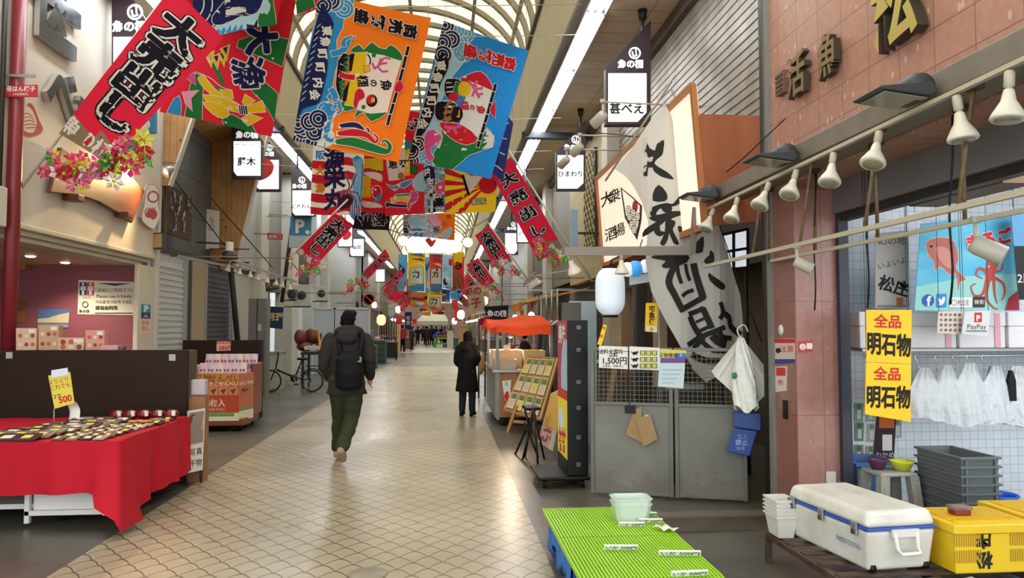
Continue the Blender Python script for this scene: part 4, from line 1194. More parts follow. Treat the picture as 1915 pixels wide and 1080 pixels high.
bg_o = thing('shopping_bag', 'white plastic shopping bag with green mark hung before the foam trays', 'plastic bag', c); mb.build('bag', bg_o)
mb = MB(); mb.ball(c + GN * .062 + GD * -.06 + Vector((0, 0, -.02)), (.025, .012, .03), mat('mark_green', '#2a7d5a', .5)); mb.build('green_mark', bg_o)
mb = MB(); mb.tube(smooth_line([c + Vector((0, 0, .3)), c + Vector((-.02, .02, .38)), c + Vector((.05, .04, .42)), c + Vector((.09, .05, .36))], 4), .007, M_foam2); mb.build('handle', bg_o)
# --- notices and fittings on the pink pier
pxs = XR - .001
def pier_note(nm, q, base, fn, label, cat='notice'):
    c = facing(q, None, x=pxs); a = Art(q, .0002); fn(a); return flat(nm, c, base, a, .003, None, label, cat, 'stickers on the pink pier')
pier_note('fire_notice', [(1448, 633), (1487, 632), (1487, 678), (1448, 681)], col('#c9bdb0'), lambda a: (a.rect(1448, 633, 1487, 641, M_red), a.rect(1448, 671, 1487, 680, col('#2f3f7d')), a.text('注意', (1472, 652), 13, M_red), a.disc((1456, 655), 5, M_ink)), 'notice with red top band and blue foot on the pier')
pier_note('red_label', [(1449, 685), (1472, 684), (1471, 730), (1449, 733)], col('#cfc4ba'), lambda a: (a.rect(1452, 687, 1469, 702, M_red), a.text('魚', (1460, 715), 12, M_red)), 'upright label with red top on the pier below the larger notice')
mb = MB(); mb.lathe([(.045, 0), (.045, .004), (.0001, .005)], (XR, 5.98, 1.57), M_paper, axis=(-1, 0, 0), n=20); tag(mb.build('round_sticker'), 'plain round white sticker on the pier', 'sticker')
q = [(1493, 638), (1520, 637), (1520, 657), (1493, 659)]
a = Art(q); a.disc((1501, 648), 6, M_paper); a.text('止', (1501, 648), 8, M_red); a.rect(1508, 641, 1519, 652, M_paper)
flat('red_sticker', facing(q, 5.712), col('#c23a4a'), a, .003, None, 'small red sticker on the front of the pink pier', 'sticker')
mb = MB(); mb.bx(XR - .012, XR, 5.88, 5.95, .85, 1.0, M_blackp); tag(mb.build('slot_box'), 'small black box low on the pink pier', 'box')
mb = MB(); mb.bx(3.0, 3.08, 5.7, 5.715, .36, .46, M_offw); tag(mb.build('power_outlet', bevel=.004), 'small power outlet on the pier above the cool box', 'outlet')

# --- slanted lit sign
s_t = thing('tavern_sign', 'big lit white tavern sign with wooden frame leaning out of the wall', 'sign', (2.5, 8.8, 2.5))
ZT, ZB, XT, XB, YN, YF = 3.86, 2.53, 2.33, 2.43, 6.75, 11.2
M_wood = mat('sign_wood', '#9c5a34', .5, noise=((6, 6, 1.2), '#8a4c2a', 1.5)); M_frame = mat('sign_frame', '#b0703c', .5)
M_lit = mat('sign_lit', '#fdeedb', .6, emit=.36)
mb = MB(); mb.prism([(XT + .03, YN, ZT - .3), (3.38, YN, ZT - .3), (3.38, YN, ZB + .1), (XB + .02, YN, ZB)], (0, -.04, 0), M_wood)
mb.build('cheek', s_t)
mb = MB(); mb.prism([(XT + .03, YF, ZT - .3), (3.38, YF, ZT - .3), (3.38, YF, ZB), (XB + .02, YF, ZB)], (0, .04, 0), M_wood); mb.prism([(XT + .03, YN, ZT - .3), (3.38, YN, ZT - .3), (3.38, YF, ZT - .3), (XT + .03, YF, ZT - .3)], (0, 0, .03), M_wood); mb.build('box', s_t)
cs = [Vector((XT, YF, ZT)), Vector((XT, YN, ZT)), Vector((XB, YN, ZB)), Vector((XB, YF, ZB))]
a = Art([(0, 0), (1, 0), (1, 1), (0, 1)], .0006, plane=cs)
a.text('大', (1135, 371), 27, M_ink, right=(1, -.5), up=(-.1, -1), bold=.02); a.text('衆', (1149, 366), 27, M_ink, right=(1, -.5), up=(-.1, -1), bold=.01)
a.text('酒', (1143, 437), 26, M_ink, right=(1, -.4), up=(-.1, -1), bold=.01); a.text('場', (1158, 430), 25, M_ink, right=(1, -.4), up=(-.1, -1), bold=.01)
a.crop(1080, 180, 3.376)
a.poly([(272, 572), (345, 630), (410, 690), (405, 790), (378, 908), (300, 765)], mat('sign_navy', '#3d3644', .6))
a.poly([(283, 588), (345, 640), (395, 690), (392, 770), (372, 870), (308, 745)], M_lit)
a.disc((366, 695), 18, M_red, ry=38)
for i, (x, y) in enumerate(((325, 715), (355, 735), (385, 760), (335, 760), (365, 790), (350, 810), (368, 840))):
    a.disc((x, y), 17, mat('sign_navy', '#3d3644', .6), ry=27); a.disc((x, y), 13, M_lit, ry=21); a.disc((x, y), 9, mat('sign_navy', '#3d3644', .6), ry=14); a.disc((x, y), 5, M_lit, ry=8)
flat('lit_face', cs, M_lit, a, .03, s_t)
mb = MB()
for p, q in ((cs[0], cs[1]), (cs[1], cs[2]), (cs[2], cs[3]), (cs[3], cs[0])): mb.bar(p + Vector((-.01, 0, 0)), q + Vector((-.01, 0, 0)), .05, .06, M_frame)
mb.build('frame', s_t)

# --- white cloth flag with big brush letters
M_flag = mat('flag_cotton', '#cbc8c2', .9, spec=.1, translucent=.25)
q = [(1140, 190), (1400, 190), (1400, 720), (1140, 720)]
a = Art(q, .0004)
a.poly([(1241, 194), (1218, 222), (1180, 280), (1148, 318), (1165, 332), (1182, 352), (1200, 380), (1213, 415), (1211, 450), (1208, 490), (1220, 545), (1250, 610), (1275, 660), (1292, 690), (1318, 714), (1336, 705),
        (1350, 680), (1372, 668), (1394, 650), (1393, 600), (1388, 555), (1372, 510), (1352, 455), (1338, 415), (1322, 395), (1308, 357), (1288, 300), (1268, 250), (1252, 212)], M_flag)
a.crop(1080, 180, 3.376)
for pts in ([(418, 265), (440, 310), (465, 340), (490, 350), (500, 310), (535, 288), (532, 340), (525, 375), (495, 400), (480, 430), (520, 465), (560, 490), (600, 525), (560, 520), (520, 505), (480, 470), (455, 455), (440, 500), (425, 520), (412, 510), (412, 470), (425, 440), (450, 410), (460, 392), (430, 370), (410, 350), (410, 300)],
            [(510, 570), (545, 605), (560, 640), (545, 665), (480, 660), (485, 610)],
            [(465, 720), (500, 697), (560, 685), (600, 690), (655, 632), (640, 680), (590, 700), (530, 705), (500, 730), (496, 757), (540, 752), (590, 738), (650, 735), (690, 740), (640, 756), (590, 775), (565, 792), (540, 790), (500, 792), (455, 768)],
            [(555, 775), (540, 800), (480, 850), (412, 890), (428, 850), (480, 815), (520, 790)],
            [(530, 706), (565, 692), (590, 715), (572, 740), (545, 732)], [(490, 830), (515, 825), (520, 858), (550, 868), (520, 885), (495, 866)],
            [(560, 790), (610, 800), (600, 830), (592, 850), (615, 900), (632, 938), (605, 930), (580, 872), (570, 862), (562, 910), (545, 942), (528, 932), (550, 880), (556, 830)],
            [(636, 830), (665, 840), (682, 868), (775, 858), (740, 880), (690, 892), (648, 872)]):
    a.poly(pts, M_ink, M_ink, 1.4, sm=2)
a.crop(1080, 440, 3.8575)
for pts in ([(870, 45), (896, 25), (890, 130), (835, 125), (830, 90)], [(940, 125), (960, 150), (960, 200), (930, 218), (903, 200), (920, 170), (935, 160)], [(930, 285), (960, 310), (1042, 365), (1040, 396), (1000, 392), (940, 337)],
            [(540, 160), (600, 150), (640, 155), (790, 145), (785, 200), (700, 230), (640, 242), (612, 225), (640, 190), (560, 170)]):
    a.poly(pts, M_ink, M_ink, .8, sm=2)
for pts, w in (([(690, 235), (655, 340), (695, 440), (750, 555)], 44), ([(735, 545), (820, 500), (905, 450)], 40), ([(832, 210), (850, 300), (895, 460)], 46), ([(712, 225), (720, 290), (742, 355)], 28), ([(775, 215), (785, 280), (805, 335)], 26), ([(745, 448), (780, 420), (832, 402)], 28),
               ([(800, 590), (830, 660), (875, 730)], 42), ([(790, 575), (850, 555), (900, 530)], 34), ([(890, 530), (920, 600), (952, 675)], 40), ([(845, 632), (880, 615), (915, 600)], 20), ([(870, 695), (910, 675), (950, 655)], 26),
               ([(780, 795), (860, 745), (950, 705), (1048, 665)], 36), ([(820, 815), (870, 775), (900, 740)], 30), ([(890, 770), (950, 825), (1020, 835), (1090, 830)], 34), ([(955, 725), (1000, 770), (1060, 790)], 60), ([(1000, 690), (1030, 735), (1110, 745)], 34), ([(805, 860), (860, 885), (930, 905), (1012, 905)], 46),
               ([(1008, 490), (1030, 560), (1005, 610)], 34), ([(1030, 568), (1085, 600), (1100, 660), (1190, 722)], 44)):
    a.stroke(pts, w, M_ink, sm=4)
def fw(a_, b_): return .05 * sin(9 * a_ + 2.2 * b_) * (.4 + .6 * b_) + .03 * sin(21 * a_ - 3 * b_)
sheet('cloth_flag', q, facing(q, 7.42), M_flag, a, fw, 22, 22, 'large white cloth flag with giant black brush characters, twisted over the gate', 'flag', frame=False)
# poles and cords that hold it
M_bamboo = mat('bamboo', '#8a7a60', .6)
mb = MB(); mb.tube([at(1132, 338, y=7.5), at(1256, 152, y=7.5)], .011, M_bamboo, 8); tag(mb.build('bamboo_pole'), 'slim bamboo pole slanting behind the top of the white flag', 'pole')
mb = MB(); mb.tube([at(1255, 165, y=7.48), at(1285, 240, y=7.5), at(1335, 350, y=7.5)], .008, M_bamboo, 8); tag(mb.build('bamboo_pole'), 'thin cane running down the right side of the white flag', 'pole')
for k, (p, q_, lab) in enumerate(((at(1085, 245, y=8.6), at(1330, 262, y=7.6), 'wire passing behind the white flag near its top'), (at(1330, 345, y=7), at(1468, 222, x=XR - .02), 'wire from the lamp rail up to the vent on the tiles'),
                                  (at(1345, 420, y=7.3), at(1425, 640, y=6.9), 'cord hanging right of the white flag down to the foam trays'))):
    mb = MB(); mb.tube([p, (p + q_) / 2 - Vector((0, 0, .02)), q_], .005, M_blackp, 6); tag(mb.build('wire'), lab, 'wire')
# beam with lantern and lamps
mb = MB(); mb.bar((1.17, 7.2, 2.33), (2.4, 7.06, 2.335), .045, .085, mat('beam_grey', '#7f776c', .5, .3)); mb.bar((2.4, 7.06, 2.3), (2.42, 7.0, 2.75), .05, .05, M_gut)
tag(mb.build('steel_beam'), 'dull steel beam crossing in front of the white flag at lantern height', 'beam')
lt = thing('paper_lantern', 'large plain white glowing paper lantern under the steel beam', 'lantern', at(1141, 590, y=7.75), )
c = at(1141, 545, y=7.75); mb = MB(); pr = []
for i in range(25):
    t = i / 24; r = .155 * (1 - abs(2 * t - 1) ** 4.5 * .55); pr.append((r * (1 + .006 * (-1) ** i), -.25 + .5 * t))
mb.lathe(pr, c, mat('lantern_paper', '#dfe8f2', .7, emit=.2), n=28); mb.build('shade', lt)
mb = MB(); mb.lathe([(.08, -.27), (.08, -.245)], c, M_blackp); mb.lathe([(.08, .245), (.08, .27)], c, M_blackp); mb.tube([c + Vector((0, 0, .27)), c + Vector((0, -.1, .33)), Vector((c.x, 7.2, 2.3))], .008, M_blackp); mb.build('rim', lt)
dup(pb, Vector((1.72, 7.14, 2.33)), (0, 0, 0), 'bell lamp hanging under the steel beam beside the paper lantern', 'lamps under the beam')
dup(pb, Vector((1.2, 7.2, 2.32)), (.3, -.4, 0), 'bell lamp hanging at the left end of the steel beam', 'lamps under the beam')
# puffer fish lantern
pf = thing('fish_lantern', 'round blue and white glowing fish-shaped lantern beside the paper lantern', 'lantern', at(1188, 515, y=7.9))
c = at(1188, 502, y=7.9); mb = MB(); mb.ball(c, (.09, .085, .088), mat('fish_blue', '#3f97e0', .5, emit=.3)); mb.build('back', pf)
mb = MB(); mb.ball(c + Vector((-.085, 0, -.01)), (.085, .075, .08), mat('fish_white', '#eef3f8', .5, emit=.25)); mb.ball(c + Vector((.1, -.02, .025)), (.06, .05, .075), mat('fish_white', '#eef3f8', .5, emit=.25)); mb.build('belly', pf)
mb = MB(); mb.tube([c + Vector((0, 0, .08)), c + Vector((0, -.3, .28))], .006, M_blackp); mb.build('cord', pf)
mb = MB(); cs = facing([(1178, 516), (1220, 510), (1219, 526), (1178, 533)], 7.95); mb.prism(cs, (0, .03, 0), M_paper); tag(mb.build('hanging_board'), 'blank white board hung below the fish lantern', 'board')
# things behind the mesh
def post(u, v0, v1, y, w, m, name, label, cat='post'):
    a_, b_ = at(u, v0, y=y), at(u, v1, y=y); mb = MB(); mb.bx(a_.x - w / 2, a_.x + w / 2, y - w / 2, y + w / 2, max(0, b_.z), a_.z, m); tag(mb.build(name, bevel=.004), label, cat)
post(1197, 520, 900, 8.6, .13, M_dark, 'steel_post', 'dark steel post behind the left gate leaf')
post(1233, 500, 900, 8.3, .13, mat('post_beige', '#9d8d75', .6), 'steel_post', 'beige post behind the left gate leaf beside the dark one')
mb = MB(); mb.bx(2.3, 3.3, 8.9, 9.0, 0, 2.1, mat('brown_wall', '#6d5442', .7, noise=(3, '#5a4435', 1.3))); tag(mb.build('wood_partition'), 'brown wooden partition inside behind the white flag', 'partition')
mb = MB(); mb.bx(1.72, 2.1, 10.2, 10.24, 0, 1.95, mat('pale_door', '#9fb3b8', .4)); tag(mb.build('glass_door'), 'pale blue glass door standing far behind the lantern', 'door')
mb = MB(); mb.bx(1.5, 1.72, 9.3, 9.5, 0, 1.9, mat('grey_locker', '#56534f', .5)); tag(mb.build('locker'), 'dark grey locker behind the gate under the lantern', 'locker')
mb = MB(); mb.bx(2.25, 2.75, 7.55, 7.95, 0, .95, mat('dark_fryer', '#2c2926', .5)); mb.bx(2.3, 2.7, 7.6, 7.9, .95, 1.0, M_alu); tag(mb.build('kitchen_cabinet'), 'dark cabinet behind the right gate leaf below the flag', 'cabinet')
mb = MB(); mb.box((1.75, 7.9, .75), (.05, .04, 1.5), M_card, euler_m(0, .16, 0)); tag(mb.build('wood_plank'), 'narrow pale plank leaning behind the left gate mesh', 'plank')
# square lit window right of the flag
mb = MB(); cs = facing([(1345, 440), (1398, 428), (1398, 500), (1345, 505)], 7.9); mb.prism(cs, (0, .03, 0), mat('window_glow', '#dfe9f0', .4, emit=.45))
for i in (0, 1, 2): mb.bar(cs[0].lerp(cs[3], i / 2), cs[1].lerp(cs[2], i / 2), .03, .03, M_dark)
for i in (0, .5, 1): mb.bar(cs[0].lerp(cs[1], i), cs[3].lerp(cs[2], i), .03, .03, M_dark, up=(0, 1, 0))
tag(mb.build('lit_window'), 'small lit paned window right of the white flag', 'window')
# parcel pennant and yellow strip
q = [(1208, 566), (1231, 566), (1229, 621), (1206, 619)]
a = Art(q); a.rect(1208, 610, 1229, 622, M_paper)
for k, ch in enumerate('宅急便'): a.text(ch, (1219, 577 + k * 12), 12, M_ink, bold=.03)
a.disc((1218, 615), 3.5, col('#d6a020'))
flat('parcel_pennant', facing(q, 7.6), M_yp, a, .004, None, 'upright yellow pennant with black writing on a white pole behind the gate', 'pennant')
mb = MB(); p = at(1232, 540, y=7.62); mb.tube([p, (p.x, p.y, 0)], .008, M_alu); tag(mb.build('pennant_pole'), 'white pole of the yellow pennant', 'pole')
q = [(1128, 606), (1135, 608), (1125, 646), (1117, 643)]
a = Art(q); a.text('特', (1129, 613), 7, M_ink, right=(1, .2)); a.text('価', (1124, 628), 7, M_ink, right=(1, .2))
flat('yellow_strip', [on_plane(u, v, gp(0, 0, -.06), GN) for u, v in q], M_yp, a, .004, None, 'small slanting yellow strip sign above the left end of the gate', 'sign')

# ================================================================ black tower and stall things beyond the gate
tw = thing('locker_tower', 'tall black case stack with colourful poster on its side, standing on a trolley', 'case', (1.33, 7.7, 0))
mb = MB(); mb.bx(1.228, 1.434, 7.4, 8.02, .125, 1.665, M_blackp); mb.build('body', tw, bevel=.008)
for v in (612, 654, 714, 762, 817, 868):
    p = at(1082, v, y=7.39); mb = MB(); mb.bx(p.x - .024, p.x + .024, 7.375, 7.4, p.z - .022, p.z + .022, mat('latch_grey', '#5c5c5c', .4, .4)); mb.build('latch', tw, bevel=.004)
cs = [Vector((1.226, 8.02, 1.66)), Vector((1.226, 7.4, 1.66)), Vector((1.226, 7.4, .13)), Vector((1.226, 8.02, .13))]
a = Art([(0, 0), (62, 0), (62, 153), (0, 153)])
a.rect(0, 0, 62, 78, col('#b0455a')); a.poly([(30, 28), (62, 20), (62, 70), (24, 72)], col('#a9c3d6'), sm=2); a.rect(0, 70, 62, 80, col('#c2402f')); a.rect(0, 80, 62, 138, col('#ecd93c'))
a.poly([(4, 95), (30, 90), (40, 105), (20, 115)], col('#cfe6ee'), sm=2); a.text('丼', (42, 122), 26, M_red, bold=.03); a.text('丼', (20, 124), 26, M_red, bold=.03); a.text('美味', (30, 14), 22, M_paper, bold=.03); a.rect(0, 138, 62, 153, M_blackp)
flat('side_poster', cs, M_blackp, a, .002, tw)
mb = MB(); mb.bx(.93, 1.45, 7.36, 8.08, .085, .124, M_blackp); mb.build('trolley', tw, bevel=.02)
for x in (1.0, 1.38):
    for y in (7.45, 7.98):
        mb = MB(); mb.lathe([(.04, -.015), (.04, .015)], (x, y, .041), M_blackp, axis=(1, 0, 0)); mb.build('wheel', tw)
mb = MB(); mb.tube([(1.5, 8.3, 0), (1.5, 8.3, 1.0)], .03, mat('hazard_yellow', '#d9b51c', .5))
for k in range(6): mb.tube([(1.5, 8.3, .08 + k * .16), (1.5, 8.3, .16 + k * .16)], .031, M_blackp)
tag(mb.build('hazard_post'), 'yellow and black striped post just behind the black case stack', 'post')
# menu easel
me_ = thing('menu_board', 'food photo menu board leaning on a small black stand before the black case stack', 'sign', (1.08, 9.0, 0))
q = [(1048, 712), (1062, 735), (1030, 842), (1005, 822)]
cs = [at(1030, 735, y=9.5), at(1056, 722, y=8.6), at(1031, 842, y=8.75), at(1006, 825, y=9.6)]
a = Art([(0, 0), (60, 0), (60, 90), (0, 90)]); a.rect(3, 3, 57, 60, col('#d2a24a')); a.poly([(10, 15), (40, 10), (52, 40), (15, 50)], col('#b8452f'), sm=3); a.poly([(22, 20), (48, 18), (40, 45)], col('#e8d79a'), sm=3); a.poly([(8, 66), (40, 63), (44, 80), (10, 84)], col('#a8323a'), sm=2); a.text('海鮮丼', (28, 74), 14, M_paper, bold=.02)
flat('board', cs, col('#c4b59f'), a, .02, me_)
mb = MB()
for p in ((1.0, 9.25, 0), (1.1, 8.75, 0), (1.22, 9.1, 0)): mb.tube([p, (1.08, 9.05, .62)], .013, M_blackp)
mb.build('stand', me_)
# folding cane seat
cn = thing('folding_stool', 'black folding stick stool between the card easel and the menu board', 'stool', (1.03, 9.3, 0))
mb = MB(); mb.box((1.08, 9.25, .6), (.19, .2, .035), M_blackp, euler_m(.1, 0, .2)); mb.build('seat', cn, bevel=.012)
for a_, b_ in (((.9, 9.45, 0), (1.12, 9.2, .58)), ((.95, 9.05, 0), (1.13, 9.27, .58)), ((1.0, 9.25, .58), (1.04, 9.2, .4)), ((1.16, 9.2, 0), (1.0, 9.3, .42))):
    mb = MB(); mb.tube([a_, b_], .013, M_blackp); mb.build('leg', cn)
# card easel
ez = thing('card_easel', 'wooden easel showing rows of picture cards at the front of the stall', 'easel', (1.2, 11.3, 0))
cs = [at(990, 668, y=11.9), at(1044, 671, y=11.0), at(1012, 784, y=10.7), at(945, 766, y=11.6)]
S, n = bilin(cs); M_ez = mat('easel_wood', '#b98a50', .55)
mb = MB(); mb.prism(cs, n * -.02, mat('easel_back', '#a98f68', .6)); mb.build('board', ez)
mb = MB()
for i, j in ((0, 1), (1, 2), (2, 3), (3, 0)): mb.bar(cs[i] + n * .01, cs[j] + n * .01, .035, .035, M_ez)
for k in (1, 2): mb.bar(S(0, k / 3) + n * .02, S(1, k / 3) + n * .02, .02, .03, M_ez)
mb.build('frame', ez)
for base_ in (at(950, 808, z=0), at(1002, 812, z=0)):
    mb = MB(); mb.bar(base_, S(.5, .85) + (Vector((base_.x, base_.y, 0)) - Vector((S(.5, .85).x, S(.5, .85).y, 0))) * .5, .045, .045, M_ez); mb.build('leg', ez)
mb = MB(); b0, b1 = at(950, 808, z=0), at(1002, 812, z=0); mb.bar(b0 + Vector((.03, 0, .17)), b1 + Vector((0, 0, .17)), .03, .045, M_ez); mb.build('stretcher', ez)
M_c1, M_c2, M_c3 = col('#cdbd9f'), col('#6f7a45'), col('#b9a687')
for j in range(3):
    for i in range(4):
        a0, b0 = .04 + i * .235, .03 + j * .325
        a = Art([(0, 0), (10, 0), (10, 14), (0, 14)]); a.rect(.8, .8, 9.2, 5.5, M_c2); a.poly([(2, 4), (5, 1.5), (8, 4.5), (5, 5)], col('#4a5530'))
        for k in range(4): a.rect(1.2, 7 + k * 1.6, 8.8 - (k % 2) * 2, 7.5 + k * 1.6, M_c3)
        o = flat('picture_card', [S(a_, b_) + n * .035 for a_, b_ in ((a0, b0), (a0 + .2, b0), (a0 + .2, b0 + .28), (a0, b0 + .28))], M_c1 if (i + j) % 3 else col('#d8c27a'), a, .003)
        tag(o, 'small picture card on the wooden easel, %s in the %s row' % (ORD[i], ['top', 'middle', 'bottom'][j]), 'card', 'cards on the easel')
# orange-roofed cart
ct = thing('stall_cart', 'wheeled wooden stall cart with orange cloth roof on the right', 'cart', (1.4, 13.4, 0))
M_or = mat('cart_wood', '#a9744a', .5, noise=((8, 8, 2), '#986339', 1.2)); M_can = cloth_m('#d4502a')
cx0, cx1, cy0, cy1 = .85, 1.75, 12.15, 14.6
mb = MB(); mb.bx(cx0, cx1, cy0, cy1, .13, .86, M_or); mb.build('body', ct, bevel=.01)
mb = MB(); mb.bx(cx0 - .02, cx0, cy0, cy1, .13, .86, M_grey); mb.bx(cx0, cx0 + .05, cy0 - .02, cy0, .1, .9, M_grey); mb.build('side_sheet', ct)
mb = MB(); mb.bx(cx0 - .06, cx1 + .05, cy0 - .05, cy1 + .05, .86, .9, M_alu); mb.build('counter', ct)
for x, y in ((cx0 + .02, cy0 + .03), (cx1, cy0 + .03), (cx0 + .02, cy1), (cx1, cy1)):
    mb = MB(); mb.bx(x - .025, x + .025, y - .025, y + .025, .9, 1.62, M_grey); mb.build('post', ct)
    mb = MB(); mb.lathe([(.06, -.02), (.06, .02)], (x + (.1 if x < 1.2 else -.1), y, .062), M_blackp, axis=(1, 0, 0)); mb.build('wheel', ct)
mb = MB()
rx0, rx1, ry0, ry1 = .74, 1.72, 12.0, 14.8
def roof(a_, b_):
    z = 1.57 + .2 * (1 - abs(2 * b_ - 1)) ** .7 * (.7 + .3 * a_) + .05 * a_ + .02 * sin(9 * a_ + 4 * b_)
    return Vector((rx0 + (rx1 - rx0) * a_, ry0 + (ry1 - ry0) * b_, z))
mb.grid(roof, 12, 10, M_can)
mb.grid(lambda a_, b_: roof(a_, 0) + Vector((0, .005 * sin(20 * a_), -.17 * b_ * (.45 + .55 * a_))), 16, 3, M_can)
mb.grid(lambda a_, b_: roof(0, a_) + Vector((.005 * sin(20 * a_), 0, -.1 * b_)), 16, 3, M_can); mb.grid(lambda a_, b_: roof(1, a_) + Vector((0, 0, -.18 * b_)), 16, 3, M_can)
mb.build('cloth_roof', ct)
q = [(939, 712), (956, 710), (954, 748), (944, 748)]; a = Art(q); a.poly([(943, 738), (950, 730), (952, 745), (946, 748)], M_red, sm=2); a.text('玉', (947, 717), 8, M_ink)
flat('paper_sign', facing(q, cy0 - .035), M_paper, a, .003, ct)
mb = MB(); mb.lathe([(.02, .1), (.09, 0), (.085, 0), (.015, .09)], (1.15, 12.9, 1.42), M_bell, n=18); mb.lathe([(.0001, -.02), (.035, 0), (.0001, .05)], (1.15, 12.9, 1.42), mat('bulb', '#fff3d6', .4, emit=25), n=12); mb.tube([(1.15, 12.9, 1.5), (1.15, 12.9, 1.62)], .006, M_blackp); mb.build('lamp', ct)
l = bpy.data.lights.new('stall_lamp_light', 'POINT'); l.energy = 22; l.color = (1, .8, .55); l.shadow_soft_size = .04
lo = bpy.data.objects.new('stall_lamp_light', l); COL.objects.link(lo); lo.location = (1.15, 12.9, 1.36)
for k, (x, y, w, d, h, hx, lab) in enumerate(((1.0, 12.4, .36, .4, .16, '#c9b39c', 'checked cloth box at the front of the stall counter'), (1.08, 12.95, .5, .5, .3, '#f0e3b0', 'pale yellow tray box lit under the stall roof'),
        (1.0, 13.6, .36, .5, .28, '#efe9dc', 'white produce box at the middle of the stall counter'), (1.05, 14.2, .4, .4, .22, '#e2dccb', 'white produce box at the far end of the stall counter'), (1.5, 12.6, .34, .5, .3, '#d8bb84', 'tan open carton on the stall counter near the vendor'))):
    mb = MB(); z = .902
    def ring(e, zz): return [Vector((x + sx * (w / 2 + e), y + sy * (d / 2 + e), zz)) for sx, sy in ((-1, -1), (1, -1), (1, 1), (-1, 1))]
    mb.loft([ring(-.01, z), ring(.01, z + h), ring(-.01, z + h), ring(-.02, z + h * .6)], mat('goods_' + hx[1:], hx, .6), True, False)
    for i in range(10): mb.ball((x + (rnd.random() - .5) * w * .7, y + (rnd.random() - .5) * d * .7, z + h * .62), (.05, .05, .04), mat('goods_' + hx[1:], hx, .6), 8, 5)
    tag(mb.build('produce_box'), lab, 'box')
q = [(942, 645), (955, 643), (953, 668), (941, 668)]; flat('price_card', facing(q, 12.75), M_paper, None, .004, None, 'plain white upright price card on the stall counter', 'card')
# garments and shelves of the stall behind
for k, (u, y, h) in enumerate(((1022, 14.2, '#2a2c30'), (1032, 14.0, '#39424c'), (1043, 13.6, '#1f2022'))):
    p = at(u, 640, y=y); mb = MB()
    mb.grid(lambda a_, b_: Vector((p.x + (a_ - .5) * (.2 + .22 * b_), p.y + .05 * sin(7 * a_), 1.62 - .75 * b_)), 10, 6, col(h)); mb.tube([(p.x - .14, p.y, 1.62), (p.x, p.y, 1.7), (p.x + .14, p.y, 1.62)], .008, M_alu); mb.tube([(p.x, p.y, 1.7), (p.x, p.y, 2.3)], .006, M_alu)
    tag(mb.build('hanging_coat', solid=.03), 'dark coat on a hanger behind the stall, %s from left' % ORD[k], 'coat', 'dark coats behind the stall')
mb = MB(); mb.bx(1.9, 3.1, 13.0, 13.5, 0, .95, mat('back_counter', '#6a5b4a', .6)); mb.bx(1.85, 3.15, 12.95, 13.55, .95, .99, M_offw); tag(mb.build('back_counter'), 'low brown counter behind the black case stack', 'counter')
mb = MB(); mb.bar((1.4, 14.3, 2.3), (3.3, 14.3, 2.3), .03, .03, M_alu); tag(mb.build('clothes_rail'), 'metal rail carrying the dark coats', 'rail')

# --- upper right fittings
lw = thing('lattice_window', 'narrow lattice window on the ochre wall', 'window', (XW, 17, 3.4))
mb = MB(); mb.bx(XW - .06, XW, 16.3, 17.6, 3.4, 5.6, M_dark); mb.build('pane', lw)
mb = MB()
for k in range(-6, 12):
    for s_ in (1, -1):
        z0 = 3.4 + k * .3; pts = [(16.3, z0), (17.6, z0 + 1.3)] if s_ > 0 else [(17.6, z0), (16.3, z0 + 1.3)]
        (y0, za), (y1, zb) = pts; 
        def cl(y, z):
            return y, z
        t0 = max(0, (3.4 - za) / 1.3); t1 = min(1, (5.6 - za) / 1.3)
        if t0 < t1: mb.bar((XW - .08, y0 + (y1 - y0) * t0, za + 1.3 * t0), (XW - .08, y0 + (y1 - y0) * t1, za + 1.3 * t1), .03, .02, mat('lattice_ochre', '#b3a476', .6))
mb.build('lattice', lw)
q = [(1068, 388), (1080, 384), (1080, 482), (1068, 478)]
p = at(1074, 430, y=13.6); mb = MB(); mb.bx(p.x - .06, p.x + .06, 13.55, 13.65, 2.9, 3.75, mat('sign_paleblue', '#8fb0c6', .5)); mb.bx(p.x, p.x + 1.0, 13.58, 13.62, 3.3, 3.34, M_dark); tag(mb.build('slim_sign'), 'slim pale blue upright sign under the second white shop sign on the right', 'sign')
for k, (u, v, y, lab) in enumerate(((1128, 205, 9.2, 'can spotlight aimed at the slanted tavern sign, left of the lit shop sign'), (1085, 265, 11, 'can spotlight before the second white shop sign on the right'), (1060, 290, 12.2, 'can spotlight glowing before the second white shop sign'))):
    p = at(u, v, y=y); dup(cs_, p + Vector((0, 0, .08)), (0, 0, 2.6), lab, 'spotlights on wall arms', 1.5)
    mb = MB(); mb.tube([p + Vector((0, 0, .1)), (XW, y + .4, p.z + .2)], .012, M_rail); tag(mb.build('support_rod'), 'thin rod from the right wall holding a spotlight, %s from the near end' % ORD[k], 'rod', 'rods of the wall spotlights')
for k in range(5):
    dup(pb, Vector((1.75 + k * .02, 14.6 + k * .5, 2.62)), (0, -.6, 0), 'small bell lamp in the row above the orange stall roof, %s from the near end' % ORD[k], 'lamps above the orange stall')
mb = MB(); mb.bar((1.75, 14.2, 2.64), (1.85, 17.2, 2.64), .03, .03, M_rail); mb.bar((1.8, 15.5, 2.64), (3.3, 15.5, 2.9), .03, .03, M_rail); tag(mb.build('lamp_rail'), 'lamp rail above the orange stall roof', 'rail')
q = [(905, 573), (951, 570), (949, 603), (912, 600)]
a = Art(q, .002); 
for k, ch in enumerate('魚の棚'): a.text(ch, (917 + k * 12, 586), 13, M_paper, bold=.02)
flat('dark_awning', facing(q, 17.5), cloth_m('#2c2436'), a, .02, None, 'dark purple shop curtain with white writing above the orange roof', 'curtain')
q = [(893, 596), (912, 592), (930, 606), (896, 608)]
